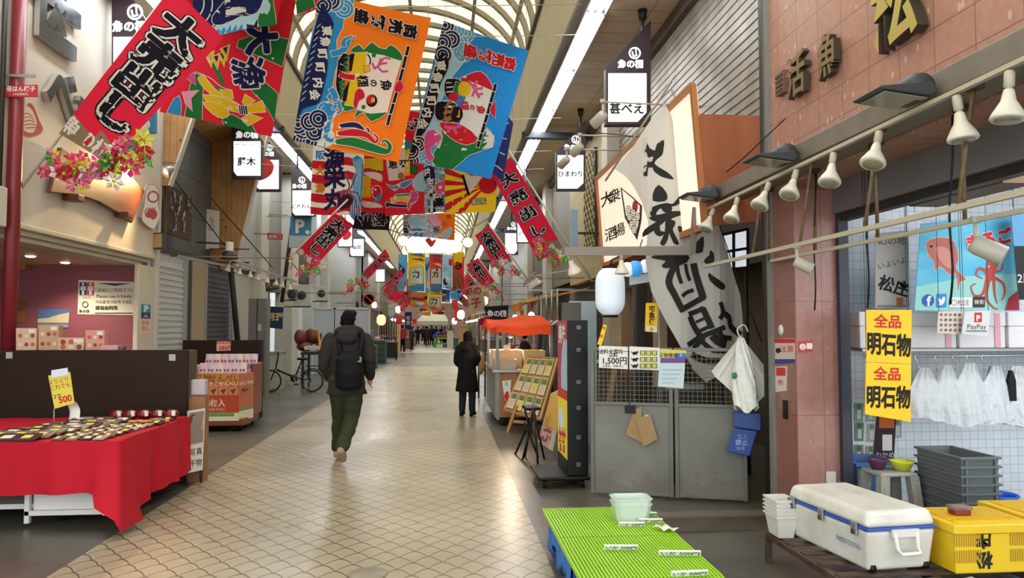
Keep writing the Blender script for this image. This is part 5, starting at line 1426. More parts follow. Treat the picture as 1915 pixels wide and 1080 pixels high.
flat('red_awning', facing(q, 17.0), cloth_m('#a02a3a'), None, .02, None, 'small dark red awning under the purple curtain', 'awning')
q = [(868, 540), (902, 528), (908, 570), (884, 588)]
a = Art(q, .003); a.text('鯛の', (884, 545), 17, col('#8a2a26'), right=(1, -.2), bold=.03); a.text('子', (890, 566), 20, col('#8a2a26'), right=(1, -.2), bold=.03)
flat('tan_sign', facing(q, 24), col('#b49a78'), a, .04, None, 'tan board with dark red brush writing hung at a tilt on the right', 'sign')
# ================================================================ left shop: sign wall, stall table, carts
M_board = mat('dark_brown_board', '#2a1a10', .6, noise=((2, 2, 12), '#22150d', 1), spec=.2)
M_steel = mat('letter_steel', '#3a4048', .2, .85); M_sils = mat('letter_edge', '#b5b2a8', .4, .4)
M_cloth = mat('red_cloth', '#b4182a', .8, spec=.2)
letter('甚', (95, -22), 92, 225, XL, M_steel, 'big dark metal character, half cut off at the top left of the white wall', .06, M_sils, 1, .03)
letter('べ', (103, 175), 60, 96, XL, M_steel, 'big dark metal letter on the white wall, under a half-seen one', .06, M_sils, 1, .035)
letter('え', (141, 215), 30, 66, XL, M_steel, 'dark metal letter on the white wall beside the white flag pole', .08, M_sils, 1, .03)
# red fish emblem printed on the wall, crab-red emblem board
q = [(28, 178), (86, 178), (86, 262), (28, 258)]
cs = facing(q, None, x=XL + .004)
a = Art(q, .0004); m_pr = col('#b04a4a')
a.crop(0, 0, 3.99)
a.poly([(150, 740), (175, 800), (215, 765), (250, 800), (290, 900), (320, 960), (290, 1000), (220, 1020), (160, 1005), (125, 960), (135, 850)], m_pr, sm=2)
a.poly([(160, 800), (200, 790), (240, 830), (270, 920), (240, 990), (170, 970), (145, 900)], M_sign, sm=2)
for k in range(5): a.stroke([(150 + 8 * k, 860 + 24 * k), (200 + 10 * k, 845 + 26 * k), (240 + 8 * k, 870 + 22 * k)], 7, m_pr)
a.ring((158, 805), 12, 5, m_pr)
S, n = bilin(cs); mb = MB(); a.lay(mb, S, n); mb.keep_normals = True; tag(mb.build('fish_emblem'), 'red fish emblem painted on the white wall by the red pole', 'emblem')
q = [(262, 342), (298, 342), (298, 428), (262, 428)]
cs = facing(q, None, x=XL + .05)
mb = MB(); a = Art(q, .0004); a.crop(0, 270, 3.99)
pts = [(1110, 300), (1160, 310), (1185, 370), (1175, 450), (1195, 520), (1170, 590), (1140, 630), (1080, 590), (1055, 540), (1075, 450), (1085, 350)]
a.poly(pts, M_paper, m_pr, 1, sm=2); a.ring((1140, 390), 46, 14, m_pr); a.disc((1130, 520), 42, m_pr); a.disc((1110, 570), 24, M_paper)
for k in range(4): a.stroke([(1100 + k * 18, 470), (1080 + k * 22, 500), (1090 + k * 20, 540)], 8, m_pr)
S, n = bilin(cs); a.lay(mb, S, n); front = len(mb.v)
P = [S(*a.inv(a.px(p))) for p in pts]; mb.prism([p - Vector((.003, 0, 0)) for p in P], (-.045, 0, 0), M_offw); mb.keep_normals = True
tag(mb.build('octopus_emblem'), 'pale cut-out board with a red sea creature at the right end of the white wall', 'emblem')
# carved wooden board on two brackets, with its lamp
wb = thing('carved_board', 'wavy orange-brown wooden board on two brackets, behind flowers', 'board', at(180, 400, x=XL + .06))
M_carv = mat('carved_wood', '#68300a', .5, noise=((2, 2, 9), '#4a2208', 1.5))
top = [(115, 275), (150, 300), (190, 320), (235, 318), (271, 357)]; bot = [(248, 417), (222, 398), (185, 377), (150, 365), (94, 360)]
mb = MB(); mb.prism([at(u, v, x=XL + .1) for u, v in top + bot], (-.05, 0, 0), M_carv); mb.build('board', wb, bevel=.012)
for u, v in ((132, 370), (226, 402)):
    p = at(u, v, x=XL + .08); mb = MB(); mb.box(p + Vector((.04, 0, 0)), (.18, .16, .08), M_carv); mb.build('bracket', wb, bevel=.008)
# clamp lamp at the right end
cl = thing('clamp_lamp', 'small steel reflector lamp on an arm, lighting the wooden board', 'lamp', at(312, 322, y=11.9))
p = at(312, 320, y=11.6); ax = Vector((-.55, -.5, -.5)); mb = MB(); mb.lathe([(.03, -.12), (.05, -.08), (.1, .04), (.095, .04), (.04, -.07)], p, M_alu, axis=ax, n=18); mb.build('shade', cl)
mb = MB(); mb.ball(p, .045, mat('bulb_warm', '#ffdf9a', .4, emit=12)); mb.build('bulb', cl)
mb = MB(); mb.tube(smooth_line([p - ax.normalized() * .1, at(330, 305, y=12.3), at(300, 303, x=XL)], 4), .012, M_alu); mb.build('arm', cl)
l = bpy.data.lights.new('clamp_lamp_light', 'SPOT'); l.energy = 130; l.color = (1, .66, .3); l.spot_size = 2.0; l.spot_blend = .8; l.shadow_soft_size = .05
lo = bpy.data.objects.new('clamp_lamp_light', l); COL.objects.link(lo); lo.location = p + ax.normalized() * .06
lo.rotation_euler = (at(180, 412, x=XL) - p).to_track_quat('-Z', 'Y').to_euler()
sb = thing('wooden_box_sign', 'small dark-framed box sign with a pale wooden face at the wall corner', 'sign', at(291, 465, y=12.2))
cs = facing([(281, 436), (305, 434), (304, 464), (279, 465)], 12.3); mb = MB(); mb.prism(cs, (0, .14, 0), M_dark); mb.build('frame', sb)
cs = facing([(282.5, 438), (303, 436.5), (302.5, 462), (281, 463)], 12.29); mb = MB(); mb.prism(cs, (0, .02, 0), mat('pale_ply', '#a98552', .6)); mb.build('face', sb)
# red pole with its little sign
mb = MB(); mb.tube([(-4.52, 8.27, 0), (-4.52, 8.27, 6.15)], .07, mat('pole_red', '#7a1f26', .4), 14); mb.tube([(-4.57, 8.1, 2.72), (-4.57, 8.1, 6.15)], .025, M_dark); tag(mb.build('red_pole'), 'dark red pole at the left edge of the scene', 'pole')
q = [(8, 161), (70, 158), (70, 181), (9, 181)]
a = Art(q); a.text('昼はん梯子', (39, 166), 11, M_paper, bold=.02); a.text('(大阪備前町)', (39, 176), 5, M_paper)
flat('red_plate', facing(q, 8.19), col('#b82a34'), a, .012, None, 'small red plate with white writing fixed to the red pole', 'sign')
mb = MB(); mb.bx(-4.6, -4.3, 8.19, 8.205, 4.22, 4.25, M_alu); tag(mb.build('plate_bracket'), 'thin bar holding the red plate at the pole', 'bar')
mb = MB(); mb.bx(-4.6, -4.4, 7.8, 7.95, 2.6, 3.0, M_offw); tag(mb.build('junction_box', bevel=.01), 'white box on the left edge below the flag pole', 'box')
# ceiling downlights in the pink room
for k, (u, v) in enumerate(((57, 478), (122, 490), (176, 499))):
    p = at(u, v, z=2.535); t = thing('downlight', 'round recessed downlight over the pink room, %s from the left' % ORD[k], 'ceiling light', p, 'downlights of the pink room')
    mb = MB(); mb.lathe([(.0001, -.022), (.045, -.018), (.062, -.006), (.062, .004)], p, mat('downlight_glow', '#fff2d8', .4, emit=14)); mb.build('lens', t)
    mb = MB(); mb.lathe([(.06, -.004), (.078, -.004), (.078, .004), (.06, .004)], p, M_white); mb.build('ring', t)
    l = bpy.data.lights.new('downlight_lamp', 'SPOT'); l.energy = 110; l.color = (1, .86, .7); l.spot_size = 2.3; l.spot_blend = .7; l.shadow_soft_size = .06
    lo = bpy.data.objects.new('downlight_lamp', l); COL.objects.link(lo); lo.location = p - Vector((0, 0, .02))
# toilet notice and photos on the pink wall
q = [(147, 523), (253, 527), (250, 589), (145, 587)]
a = Art(q, .0006); a.crop(0, 500, 4.7875)
a.rect(712, 132, 776, 248, col('#28305c')); a.rect(778, 132, 842, 250, col('#c8305a'))
for x in (744, 811):
    a.disc((x, 148), 12, M_paper); a.poly([(x - 22, 165), (x + 22, 165), (x + 26, 200), (x + 12, 205), (x + 10, 244), (x - 10, 244), (x - 12, 205), (x - 26, 200)], M_paper)
a.poly([(870, 138), (1180, 140), (1030, 165)], col('#4a3573')); a.text('TOILET', (776, 266), 26, col('#7a6a62'))
a.text('ご自由にご利用下さい', (1022, 202), 38, col('#3a3230')); a.text('Please use it freely', (1020, 255), 42, col('#3a3230')); a.text('자유롭게 이용해 주세요', (1020, 308), 34, col('#3a3230')); a.text('請自由利用', (955, 360), 40, M_ink, bold=.02)
a.ring((765, 330), 28, 7, M_ink); a.text('魚の棚', (755, 390), 30, M_ink, bold=.02); a.rect(850, 402, 1190, 410, col('#55504a'))
flat('toilet_notice', facing(q, 12.09), col('#e6dcc2'), a, .02, None, 'cream notice with navy and red figures on the pink wall', 'notice')
q = [(71, 577), (130, 577), (128, 612), (70, 612)]
a = Art(q, .0006); a.poly([(71, 596), (90, 594), (130, 584), (129, 606), (70, 606)], col('#cdbd93'), sm=2); a.rect(70, 603, 129, 606, col('#6a6a62')); a.rect(70, 606, 129, 612, col('#8a93a0'))
flat('photo_print', facing(q, 12.09), col('#50719c'), a, .008, None, 'print of a pale bridge under blue sky on the pink wall', 'picture')
q = [(8, 560), (50, 559), (47, 602), (8, 604)]
a = Art(q, .0006); a.poly([(8, 562), (48, 562), (46, 580), (8, 584)], col('#7a4a26'), sm=2); a.poly([(8, 566), (18, 575), (14, 598), (8, 600)], col('#d29a2a'), sm=2)
flat('photo_print', facing(q, 12.09), col('#94602f'), a, .008, None, 'print of autumn leaves at the left end of the pink wall', 'picture')

# dark boards behind the stalls
def tagsq(u, v, y, lab, c='#a8aba6'):
    flat('board_tag', facing([(u - 6, v - 6), (u + 6, v - 6), (u + 6, v + 6), (u - 6, v + 6)], y), col(c), None, .004, None, lab, 'tag')
mb = MB(); mb.bx(-4.8, -2.62, 7.98, 8.04, 0, 1.36, M_board); tag(mb.build('display_board', bevel=.004), 'tall dark brown board right behind the red-clothed table', 'board')
tagsq(17, 664, 7.975, 'grey square tag at the upper left of the dark board'); tagsq(322, 668, 7.975, 'grey square tag at the upper right of the dark board')
mb = MB(); mb.bx(-4.42, -2.72, 8.06, 8.6, .02, 1.34, mat('shelf_brown', '#4a3529', .5)); tag(mb.build('goods_shelf'), 'brown shelf unit behind the tall dark board carrying packets', 'shelf')
mb = MB(); mb.bx(-4.55, -3.25, 13.6, 13.66, 0, 1.36, M_board); mb.bx(-3.25, -3.19, 13.5, 13.7, 0, 1.36, M_board); tag(mb.build('display_board', bevel=.004), 'farther dark brown board behind the orange display cart', 'board')
for u0, u1, lab in ((289, 325, 'red and cream price card at the left on the farther dark board'), (405, 432, 'red and cream price card at the right on the farther dark board')):
    q = [(u0, 637), (u1, 637), (u1 - 1, 655), (u0, 656)]; a = Art(q); a.rect(u0, 636, u1, 643, col('#cf4a3a')); a.text('280円', ((u0 + u1) / 2 + 4, 650), 11, M_red, bold=.03); a.text('えびせん', ((u0 + u1) / 2, 640), 6, M_paper)
    flat('price_card', facing(q, 13.59), col('#e6bfa8'), a, .006, None, lab, 'price card')
# packets on the shelf
M_pkt = mat('packet_cream', '#d3b69a', .35)
for k, (u0, v0, u1, lab, hx) in enumerate(((30, 613, 69, 'first packet from the left on the shelf over the dark board', '#c9a98c'), (72, 608, 110, 'tall framed packet second from the left on the shelf', '#b98f6a'), (108, 631, 158, 'low packet in the middle of the shelf over the dark board', '#c6a184'),
        (160, 617, 196, 'shiny tall packet right of the low one on the shelf', '#c98a78'), (188, 645, 221, 'flat pink carton at the right end of the shelf', '#cd8f92'), (221, 648, 230, 'tiny dark carton at the very end of the shelf', '#5a3a4a'))):
    q = [(u0, v0), (u1, v0), (u1 - 2, 656), (u0, 656)]
    a = Art(q); w = u1 - u0
    if w > 20 and v0 < 640:
        for i in range(3):
            for j in range(2): a.disc((u0 + w * (.2 + .3 * i), v0 + (654 - v0) * (.35 + .4 * j)), w * .1, col(['#c25a30', '#e2c49a', '#8f3f28'][(i + j + k) % 3]), n=10)
        a.rect(u0 + w * .6, v0 + 2, u1 - 3, v0 + 9, col('#e8dcd0'))
    flat('snack_packet', facing(q, 8.12 + .02 * (k % 2)), col(hx, .35), a, .09, None, lab, 'packet', 'packets on the shelf')

# table under red cloth
tb = thing('stall_table', 'white wheeled table frame under the red cloth', 'table', (-3.6, 7.05, 0))
x0, x1, y0, y1 = -4.55, -2.56, 6.24, 7.78
mb = MB(); mb.bx(x0, x1, y0, y1, .64, .685, M_white); mb.build('tabletop', tb)
mb = MB(); mb.bx(-3.28, -2.72, 6.42, 6.45, .1, .64, M_white); mb.bx(-3.33, -3.29, 6.38, 6.42, .03, .64, M_white); mb.bx(-2.73, -2.69, 6.38, 6.42, .08, .64, M_white); mb.bx(-3.33, -2.69, 6.38, 6.42, .09, .13, M_white); mb.build('front_panel', tb, bevel=.004)
mb = MB(); mb.bx(-4.4, -2.7, 6.5, 7.7, .12, .16, M_white)
for x in (-4.4, -2.7):
    for y in (6.5, 7.7): mb.bx(x - .02, x + .02, y - .02, y + .02, .1, .64, M_white)
mb.build('frame', tb)
for x, y in ((-3.12, 6.6), (-2.8, 7.6), (-4.3, 7.6), (-4.3, 6.6)):
    mb = MB(); mb.lathe([(.05, -.018), (.05, .018)], (x, y, .051), M_blackp, axis=(1, .3, 0)); mb.bx(x - .02, x + .02, y - .02, y + .02, .06, .12, M_alu); mb.build('caster', tb)
mb = MB(); X0, X1, YA, YB = -4.62, -2.53, 6.19, 7.83
nx, ny = 42, 34
per = [(X0 + (X1 - X0) * i / nx, YA) for i in range(nx + 1)] + [(X1, YA + (YB - YA) * i / ny) for i in range(1, ny + 1)]
def drop(i):
    if i <= nx:
        t = i / nx; base = .30 + .01 * sin(t * 9)
        if t > .93: base -= (t - .93) / .07 * .25
        return base
    t = (i - nx) / ny
    return .04 + .1 * min(1, t * 3.2) + .012 * sin(t * 13) + .02 * t
def nrm(i):
    if i < nx - 1: return Vector((0, -1, 0))
    if i > nx + 1: return Vector((1, 0, 0))
    return Vector((.45, -.89, 0))
def skirt(a_, b_):
    i = min(int(round(a_ * (nx + ny))), nx + ny); x, y = per[i]; zb = drop(i); z = .7 - (.7 - zb) * b_
    amp = .034 * b_; t = i / 2.4
    o = amp * (sin(t) + .6 * sin(2.3 * t + 1)) + .03 * b_
    near = math.exp(-((i - nx) / 2.6) ** 2); o += near * .3 * b_ ** 1.5 - math.exp(-((i - nx - 5) / 2.2) ** 2) * .03 * b_
    return Vector((x, y, z)) + nrm(i) * o
mb.grid(skirt, nx + ny, 12, M_cloth)
mb.grid(lambda a_, b_: Vector((X0 + (X1 - X0) * a_, YA + (YB - YA) * b_, .7 + .003 * sin(a_ * 25 + b_ * 9))), 30, 24, M_cloth)
tag(mb.build('red_tablecloth'), 'red cloth draped over the stall table, one corner hanging to the floor', 'tablecloth')
# dried goods laid out in rows
kinds = [('#6e4a3a', '#e4dcc0'), ('#7f7872', '#ecd86a'), ('#432a25', '#efe6d4'), ('#a3978a', '#f2ece0'), ('#4a2a26', '#f0de70')]
def pack(x, y, z, w, d, h, k, rz_, lab, grp, nm='food_pack'):
    t = thing(nm, lab, 'packet', (x, y, z), grp)
    q = Matrix.Rotation(rz_, 3, 'Z') @ Matrix.Rotation(.14, 3, 'X'); b_, l_ = kinds[k % 5]
    mb = MB(); mb.box((x, y, z + h / 2), (w, d, h), mat('pack_' + b_[1:], b_, .3), q); mb.build('packet', t, bevel=.003)
    mb = MB(); mb.box(Vector((x, y, z + h / 2)) + q @ Vector((w * .1 * ((k % 3) - 1), -d * .1, h / 2 + .001)), (w * (.3 + .12 * (k % 3)), d * .5, .002), mat('label_' + l_[1:], l_, .6), q); mb.build('label', t)
for j in range(9):
    for i in range(3):
        x = -3.62 + i * .17 + .035 * j + .02 * rnd.random() - .0; y = 6.31 + j * .125
        pack(x, y, .712 + .006 * (j % 3), .155, .16, .022, (i * 2 + j) % 5 if rnd.random() < .7 else 1, (rnd.random() - .5) * .2, 'dried food pack in the left bank on red cloth, %s row, %s from left' % (ORD[j], ORD[i]), 'left bank of dried food packs')
for j in range(7):
    for i in range(4):
        x = -3.03 + i * .105 + .012 * j; y = 6.29 + j * .125
        pack(x, y, .71 + .004 * (j % 2), .085, .1, .014, (i + 2 * j) % 5, (rnd.random() - .5) * .25, 'small dried food pack in the middle bank on red cloth, %s row, %s from left' % (ORD[j], ORD[i]), 'middle bank of dried food packs')
for i in range(5):
    x = -3.12 + i * .125; c_ = mat('jar_red', '#6d1a1c', .25)
    t = thing('food_pouch', 'dark red rounded pouch at the back of the red table, %s from left' % ORD[i], 'pouch', (x, 7.56, .71), 'dark red pouches at the back')
    mb = MB(); mb.ball((x, 7.56, .755), (.07, .08, .05), c_, 12, 8); mb.build('pouch', t); mb = MB(); mb.box((x + .04, 7.5, .77), (.03, .02, .05), M_paper); mb.build('label', t)
for i in range(8):
    x, y = -2.98 + i * .055, 7.28 + .03 * (i % 2); mb = MB(); mb.ball((x, y, .72), (.05, .035, .016), mat('dried_tan', '#b98a4a', .5), 10, 6); tag(mb.build('dried_fish'), 'tan dried piece in the row before the dark red pouches, %s from left' % ORD[i], 'dried fish', 'tan dried pieces on red cloth')
for i in range(6):
    x, y = -2.62 - .035 * (i % 3), 7.2 + .09 * i; pack(x, y, .71, .1, .11, .02, [4, 1, 0, 4, 1, 2][i], .1 * i, 'brownish pack along the right rear edge of the red table, %s from the front' % ORD[i], 'packs along the right rear edge')
# price stand
ps = thing('price_sign', 'yellow handwritten 500 yen sign clipped on a thin stand among the packs', 'sign', at(101, 790, z=.71))
q = [(90, 702), (131, 695), (139, 753), (102, 764)]; a = Art(q)
a.text('よりどり', (110, 712), 10, col('#5a4a1a'), right=(1, -.2)); a.text('どれでも', (113, 722), 10, col('#5a4a1a'), right=(1, -.2)); a.text('3ケ', (108, 740), 11, M_ink, right=(1, -.2)); a.text('500', (122, 745), 17, M_red, right=(1, -.2), bold=.03)
flat('card', facing(q, 7.0), col('#e2cf52'), a, .004, ps)
p = at(101, 764, y=7.01); b0 = at(101, 789, y=7.02); mb = MB(); mb.tube([(b0.x, 7.02, .72), p], .005, M_alu); mb.build('stand', ps)
mb = MB(); cs = facing([(96, 692), (126, 687), (128, 701), (96, 706)], 6.995); mb.prism(cs, (0, .012, 0), mat('clip_clear', '#a9adb0', .2, .4)); mb.build('clip', ps)
c = at(133, 768, y=7.1); mb = MB(); mb.grid(lambda a_, b_: c + Vector(((a_ - .5) * .09 + .04 * b_, .03 * sin(b_ * 4), .07 - .15 * b_ + .02 * sin(a_ * 3))), 6, 8, M_paper); tag(mb.build('receipt_paper', solid=.002), 'curled strip of pale paper beside the yellow 500 sign', 'paper')
# poster board at the table's rear corner
q = [(352, 770), (383, 762), (378, 878), (366, 874)]
cs = [at(352, 768, y=7.86), at(384, 763, y=8.02), at(379, 878, y=8.02), at(352, 884, y=7.86)]
a = Art([(0, 0), (34, 0), (34, 110), (0, 110)]); a.rect(2, 4, 32, 60, col('#8a7a72')); a.poly([(4, 10), (20, 14), (24, 50), (6, 54)], col('#4a4440'), sm=3); a.poly([(16, 20), (30, 8), (30, 40)], col('#b9a48a'), sm=2); a.text('写真', (17, 75), 14, M_ink); a.text('干物', (17, 95), 14, M_ink)
phb = flat('photo_board', cs, col('#d2cdc4'), a, .02, None, 'pale board with photos standing at the rear corner of the red table', 'sign')
for p in cs[2:]: mb = MB(); mb.tube([p + Vector((-.02, .015, .02)), (p.x - .02, p.y + .015, 0)], .012, M_dark); mb.build('foot', phb)
mb = MB(); mb.bx(-2.62, -2.46, 8.06, 8.2, 0, .88, mat('wood_post', '#8a6038', .5)); tag(mb.build('wood_stand'), 'brown wooden stand just behind the photo board', 'stand')
c = Vector((-2.54, 8.13, .99)); mb = MB(); mb.loft([[c + Vector((x_ * .075, y_ * .06, z)) for x_, y_ in ((-1, -1), (1, -1), (1, 1), (-1, 1))] for z in (-.105, .06)], mat('bag_clear', '#c6bcc4', .2, alpha=.7), True, False); tag(mb.build('plastic_wrap', bevel=.02), 'clear plastic bundle on the wooden stand', 'plastic bag')
# orange display cart with cracker bags
oc = thing('display_cart', 'wheeled brown cart with orange printed front, full of cracker bags', 'cart', (-3.45, 12.2, 0))
M_cart = mat('cart_brown', '#7d4a2a', .45)
mb = MB(); mb.bx(-3.88, -3.02, 11.8, 12.75, .09, .2, M_cart); mb.bx(-3.02, -2.98, 12.2, 12.75, .2, 1.02, M_cart); mb.bx(-3.86, -3.02, 12.7, 12.76, .2, 1.0, M_cart); mb.bx(-3.88, -3.84, 11.8, 12.75, .2, .86, M_cart); mb.bx(-3.84, -3.02, 11.86, 12.7, .62, .66, M_cart); mb.build('body', oc, bevel=.02)
q = [(348, 720), (447, 719), (446, 798), (350, 798)]
cs = [Vector((-3.9, 11.79, .88)), Vector((-3.1, 11.79, .88)), Vector((-3.1, 11.79, .17)), Vector((-3.9, 11.79, .17))]
a = Art([(40, 480), (640, 480), (640, 950), (40, 950)], .0006)
a.rect(40, 480, 640, 560, col('#d08a3a')); a.rect(40, 700, 640, 870, col('#b8442c')); a.rect(40, 870, 640, 950, col('#e2dac0')); a.rect(270, 872, 590, 905, col('#5f9a4a'))
a.text('明石名物', (150, 525), 90, col('#8f5a1a'), bold=.03); a.text('せんべい', (480, 525), 90, col('#8f5a1a'), bold=.03); a.text('いか', (230, 580), 55, M_paper, bold=.02); a.text('たこせんべい', (470, 580), 55, M_paper, bold=.02)
for x in (190, 310, 420, 530): a.rect(x, 615, x + 95, 690, col('#cf8a5a')); a.poly([(x + 15, 640), (x + 80, 625), (x + 60, 670), (x + 45, 685)], col('#6d3a2a'))
a.text('5個入', (390, 770), 80, col('#f0d6b0'), bold=.03); a.text('おみやげに', (400, 835), 40, col('#f0d6b0'))
flat('front_panel', cs, col('#cf6c38'), a, .012, oc)
cs = [Vector((-3.1, 11.79, .88)), Vector((-2.985, 12.2, .88)), Vector((-2.985, 12.2, .17)), Vector((-3.1, 11.79, .17))]
a = Art([(0, 0), (10, 0), (10, 70), (0, 70)]); a.rect(0, 56, 10, 70, col('#ddd5bd')); a.rect(1, 52, 9, 56, col('#6a9a5a')); a.text('名物', (5, 15), 6, M_paper)
flat('corner_panel', cs, col('#bb6f4c'), a, .012, oc)
for x, y in ((-3.75, 11.95), (-3.12, 12.0), (-3.1, 12.65), (-3.75, 12.65)):
    mb = MB(); mb.lathe([(.045, -.015), (.045, .015)], (x, y, .046), M_blackp, axis=(1, 0, 0)); mb.build('wheel', oc)
M_cb = [col('#cfa9b4', .25), col('#c7b3c0', .25), col('#d6bdb9', .25)]; m_b1, m_b2 = col('#4f4f83'), col('#c8473a')
for j in range(2):
    for i in range(7 if j else 6):
        x, y, z = -3.74 + i * (.115 if j else .12), 12.05 + j * .3, .67 + .13 * j
        t = thing('cracker_bag', 'shiny pink cracker bag in the %s row of the orange cart, %s from left' % (['front', 'rear'][j], ORD[i]), 'bag', (x, y, z), 'cracker bags in the orange cart')
        mb = MB(); tl = .22
        def face(a_, b_, s_=-1): return Vector((x + (a_ - .5) * .125, y + tl * (1 - b_) * .55 + s_ * .03 * sin(pi * a_) * sin(pi * b_) + .006 * sin(13 * a_ + 9 * b_), z + .36 * (1 - b_)))
        mb.grid(face, 6, 8, M_cb[(i + j) % 3]); mb.grid(lambda a_, b_: face(a_, b_, 1), 6, 8, M_cb[(i + j) % 3]); mb.build('wrapper', t)
        a = Art([(0, 0), (1, 0), (1, 1), (0, 1)], .0004); a.disc((.3, .32), .13, col('#7c4f3c'), ry=.06); a.disc((.68, .32), .13, col('#8a5f4a'), ry=.06); a.rect(.1, .45, .9, .66, m_b1); a.disc((.5, .75), .2, m_b2, ry=.1)
        mb = MB(); a.lay(mb, lambda p, q_: face(p, q_), Vector((0, -.85, .5)).normalized(), 6, 8, True, .003); mb.keep_normals = True; mb.build('print', t)
for i in range(3):
    x, y, z = -4.05 + i * .07, 12.5 + .1 * i, .62; mb = MB(); mb.loft([[Vector((x + x_ * .1, y + y_ * .05, zz)) for x_, y_ in ((-1, -1), (1, -1), (1, 1), (-1, 1))] for zz in (z, z + .36)], M_cb[i], True, False); tag(mb.build('cracker_bag', bevel=.02), 'pink cracker bag standing left of the orange cart, %s from left' % ORD[i], 'bag', 'cracker bags left of the cart')
mb = MB(); mb.bx(-4.25, -3.92, 12.3, 12.9, 0, .61, M_cart); tag(mb.build('side_stand'), 'brown stand left of the orange cart', 'stand')

# pilaster stickers
q = [(267, 570), (284, 570), (283, 596), (267, 595)]
cs = [Vector((XL + .014, 11.86, 1.94)), Vector((XL + .014, 12.22, 1.94)), Vector((XL + .014, 12.22, 1.72)), Vector((XL + .014, 11.86, 1.72))]
a = Art([(0, 0), (17, 0), (17, 26), (0, 26)]); a.rect(0, 0, 17, 15, col('#2f8fa0')); a.text('P', (8.5, 7.5), 16, M_paper, bold=.04); a.poly([(3, 24), (8, 17), (14, 24)], col('#8f8fc0'))
flat('parking_sticker', cs, col('#32365c'), a, .003, None, 'small blue parking sticker on the cream pilaster', 'sticker')
cs = [p + Vector((0, 0, -.23)) for p in cs]; a = Art([(0, 0), (17, 0), (17, 20), (0, 20)]); a.text('駐車', (8, 5), 7, M_red); a.text('禁止', (8, 13), 7, M_red)
flat('red_text_sticker', cs, col('#d9c3b0'), a, .003, None, 'pale sticker with red writing under the parking sticker', 'sticker')

# lattice with metal fish
lf = thing('fish_lattice', 'wooden slatted panel with small metal fish on the dark wall', 'panel', at(330, 440, x=XL - .02))
c0, c1 = at(309, 345, x=XL - .02), at(356, 440, x=XL - .02); mb = MB(); n = 16
y0_, y1_, z0_, z1_ = c0.y, at(356, 360, x=XL - .02).y, 3.15, 3.98
for i in range(n): yy = y0_ + (y1_ - y0_) * i / (n - 1); mb.bx(XL - .03, XL + .01, yy - .025, yy + .025, z0_, z1_, mat('slat_brown', '#54402f', .6))
for z in (z0_ + .05, z1_ - .05): mb.bx(XL - .06, XL - .03, y0_, y1_, z - .03, z + .03, M_dark)
mb.build('slats', lf)
for k in range(14):
    p = Vector((XL + .03, y0_ + .1 + rnd.random() * (y1_ - y0_ - .2), z0_ + .1 + rnd.random() * (z1_ - z0_ - .2))); g = rnd.random() * 3.1
    mb = MB(); d = Vector((0, cos(g), sin(g))); e = Vector((0, -sin(g), cos(g)))
    mb.prism([p + d * .1, p + e * .035, p - d * .07, p - d * .12 + e * .04, p - d * .12 - e * .04, p - d * .07, p - e * .035], (.015, 0, 0), M_alu); mb.build('metal_fish', lf)
# white name sign on slate wall
cs = facing([(383, 390), (410, 394), (409, 467), (381, 465)], 15.9); a = Art([(0, 0), (27, 0), (27, 75), (0, 75)], .001)
a.ring((13, 20), 4, .7, M_ink); a.ring((13, 33), 6, .7, M_ink); a.stroke([(10, 12), (16, 28), (8, 40)], .7, M_ink); a.text('nusen', (14, 62), 9, M_ink)
flat('name_sign', cs, M_paper, a, .03, None, 'upright white sign with a thin line drawing beside the tapering pine fin', 'sign')
mb = MB(); mb.bx(XL - .2, -4.0, 15.8, 15.84, 2.9, 2.93, M_dark); mb.bx(XL - .2, -4.0, 15.8, 15.84, 3.18, 3.2, M_dark); tag(mb.build('sign_bars'), 'two dark bars under the white upright sign', 'bar')
# rail with lamps on the left
mb = MB(); mb.bar((-4.35, 12.7, 2.75), (-4.1, 16.0, 2.78), .03, .05, M_alu); mb.bar((-4.1, 14.2, 2.9), (-3.7, 19.2, 2.72), .03, .04, M_alu); tag(mb.build('lamp_rail'), 'long steel rail with small lamps along the left shutters', 'rail')
for k in range(8):
    dup(pb, Vector((-4.07 + k * .055, 14.7 + k * .55, 2.86 - .022 * k)), (0, .3 - .1 * (k % 3), 0), 'small white bell lamp on the left rail, %s from the near end' % ORD[k], 'small lamps on the left rail', .95)
fl = thing('bell_light', 'bigger dark and cream pendant lamp above the left lamp rail', 'lamp', at(430, 475, y=14.4))
c = at(429, 468, y=14.4); mb = MB(); mb.lathe([(.07, .16), (.075, .0), (.1, -.02)], c, M_cream); mb.build('housing', fl); mb = MB(); mb.lathe([(.11, -.02), (.17, -.12), (.16, -.16), (.0001, -.15)], c, M_dark); mb.build('shade', fl); mb = MB(); mb.bar(c + Vector((0, 0, .12)), (XL, 14.4, c.z + .15), .03, .03, M_dark); mb.build('bracket', fl)
for k, (p, q_, lab) in enumerate((((312, 318, 12.6), (425, 465, 14.5), 'taut cable crossing the slate wall to the pendant lamp'), ((395, 370, 13.8), (510, 500, 16.5), 'taut cable from the pine fin down to the lamp rail'))):
    mb = MB(); mb.tube([at(p[0], p[1], y=p[2]), at(q_[0], q_[1], y=q_[2])], .012, M_dark, 6); tag(mb.build('cable'), lab, 'cable')
mb = MB(); mb.tube([at(432, 500, y=16.2), at(449, 690, y=17.2)], .06, M_dark); tag(mb.build('folded_awning'), 'dark folded awning bar leaning at the shutter end', 'awning bar')
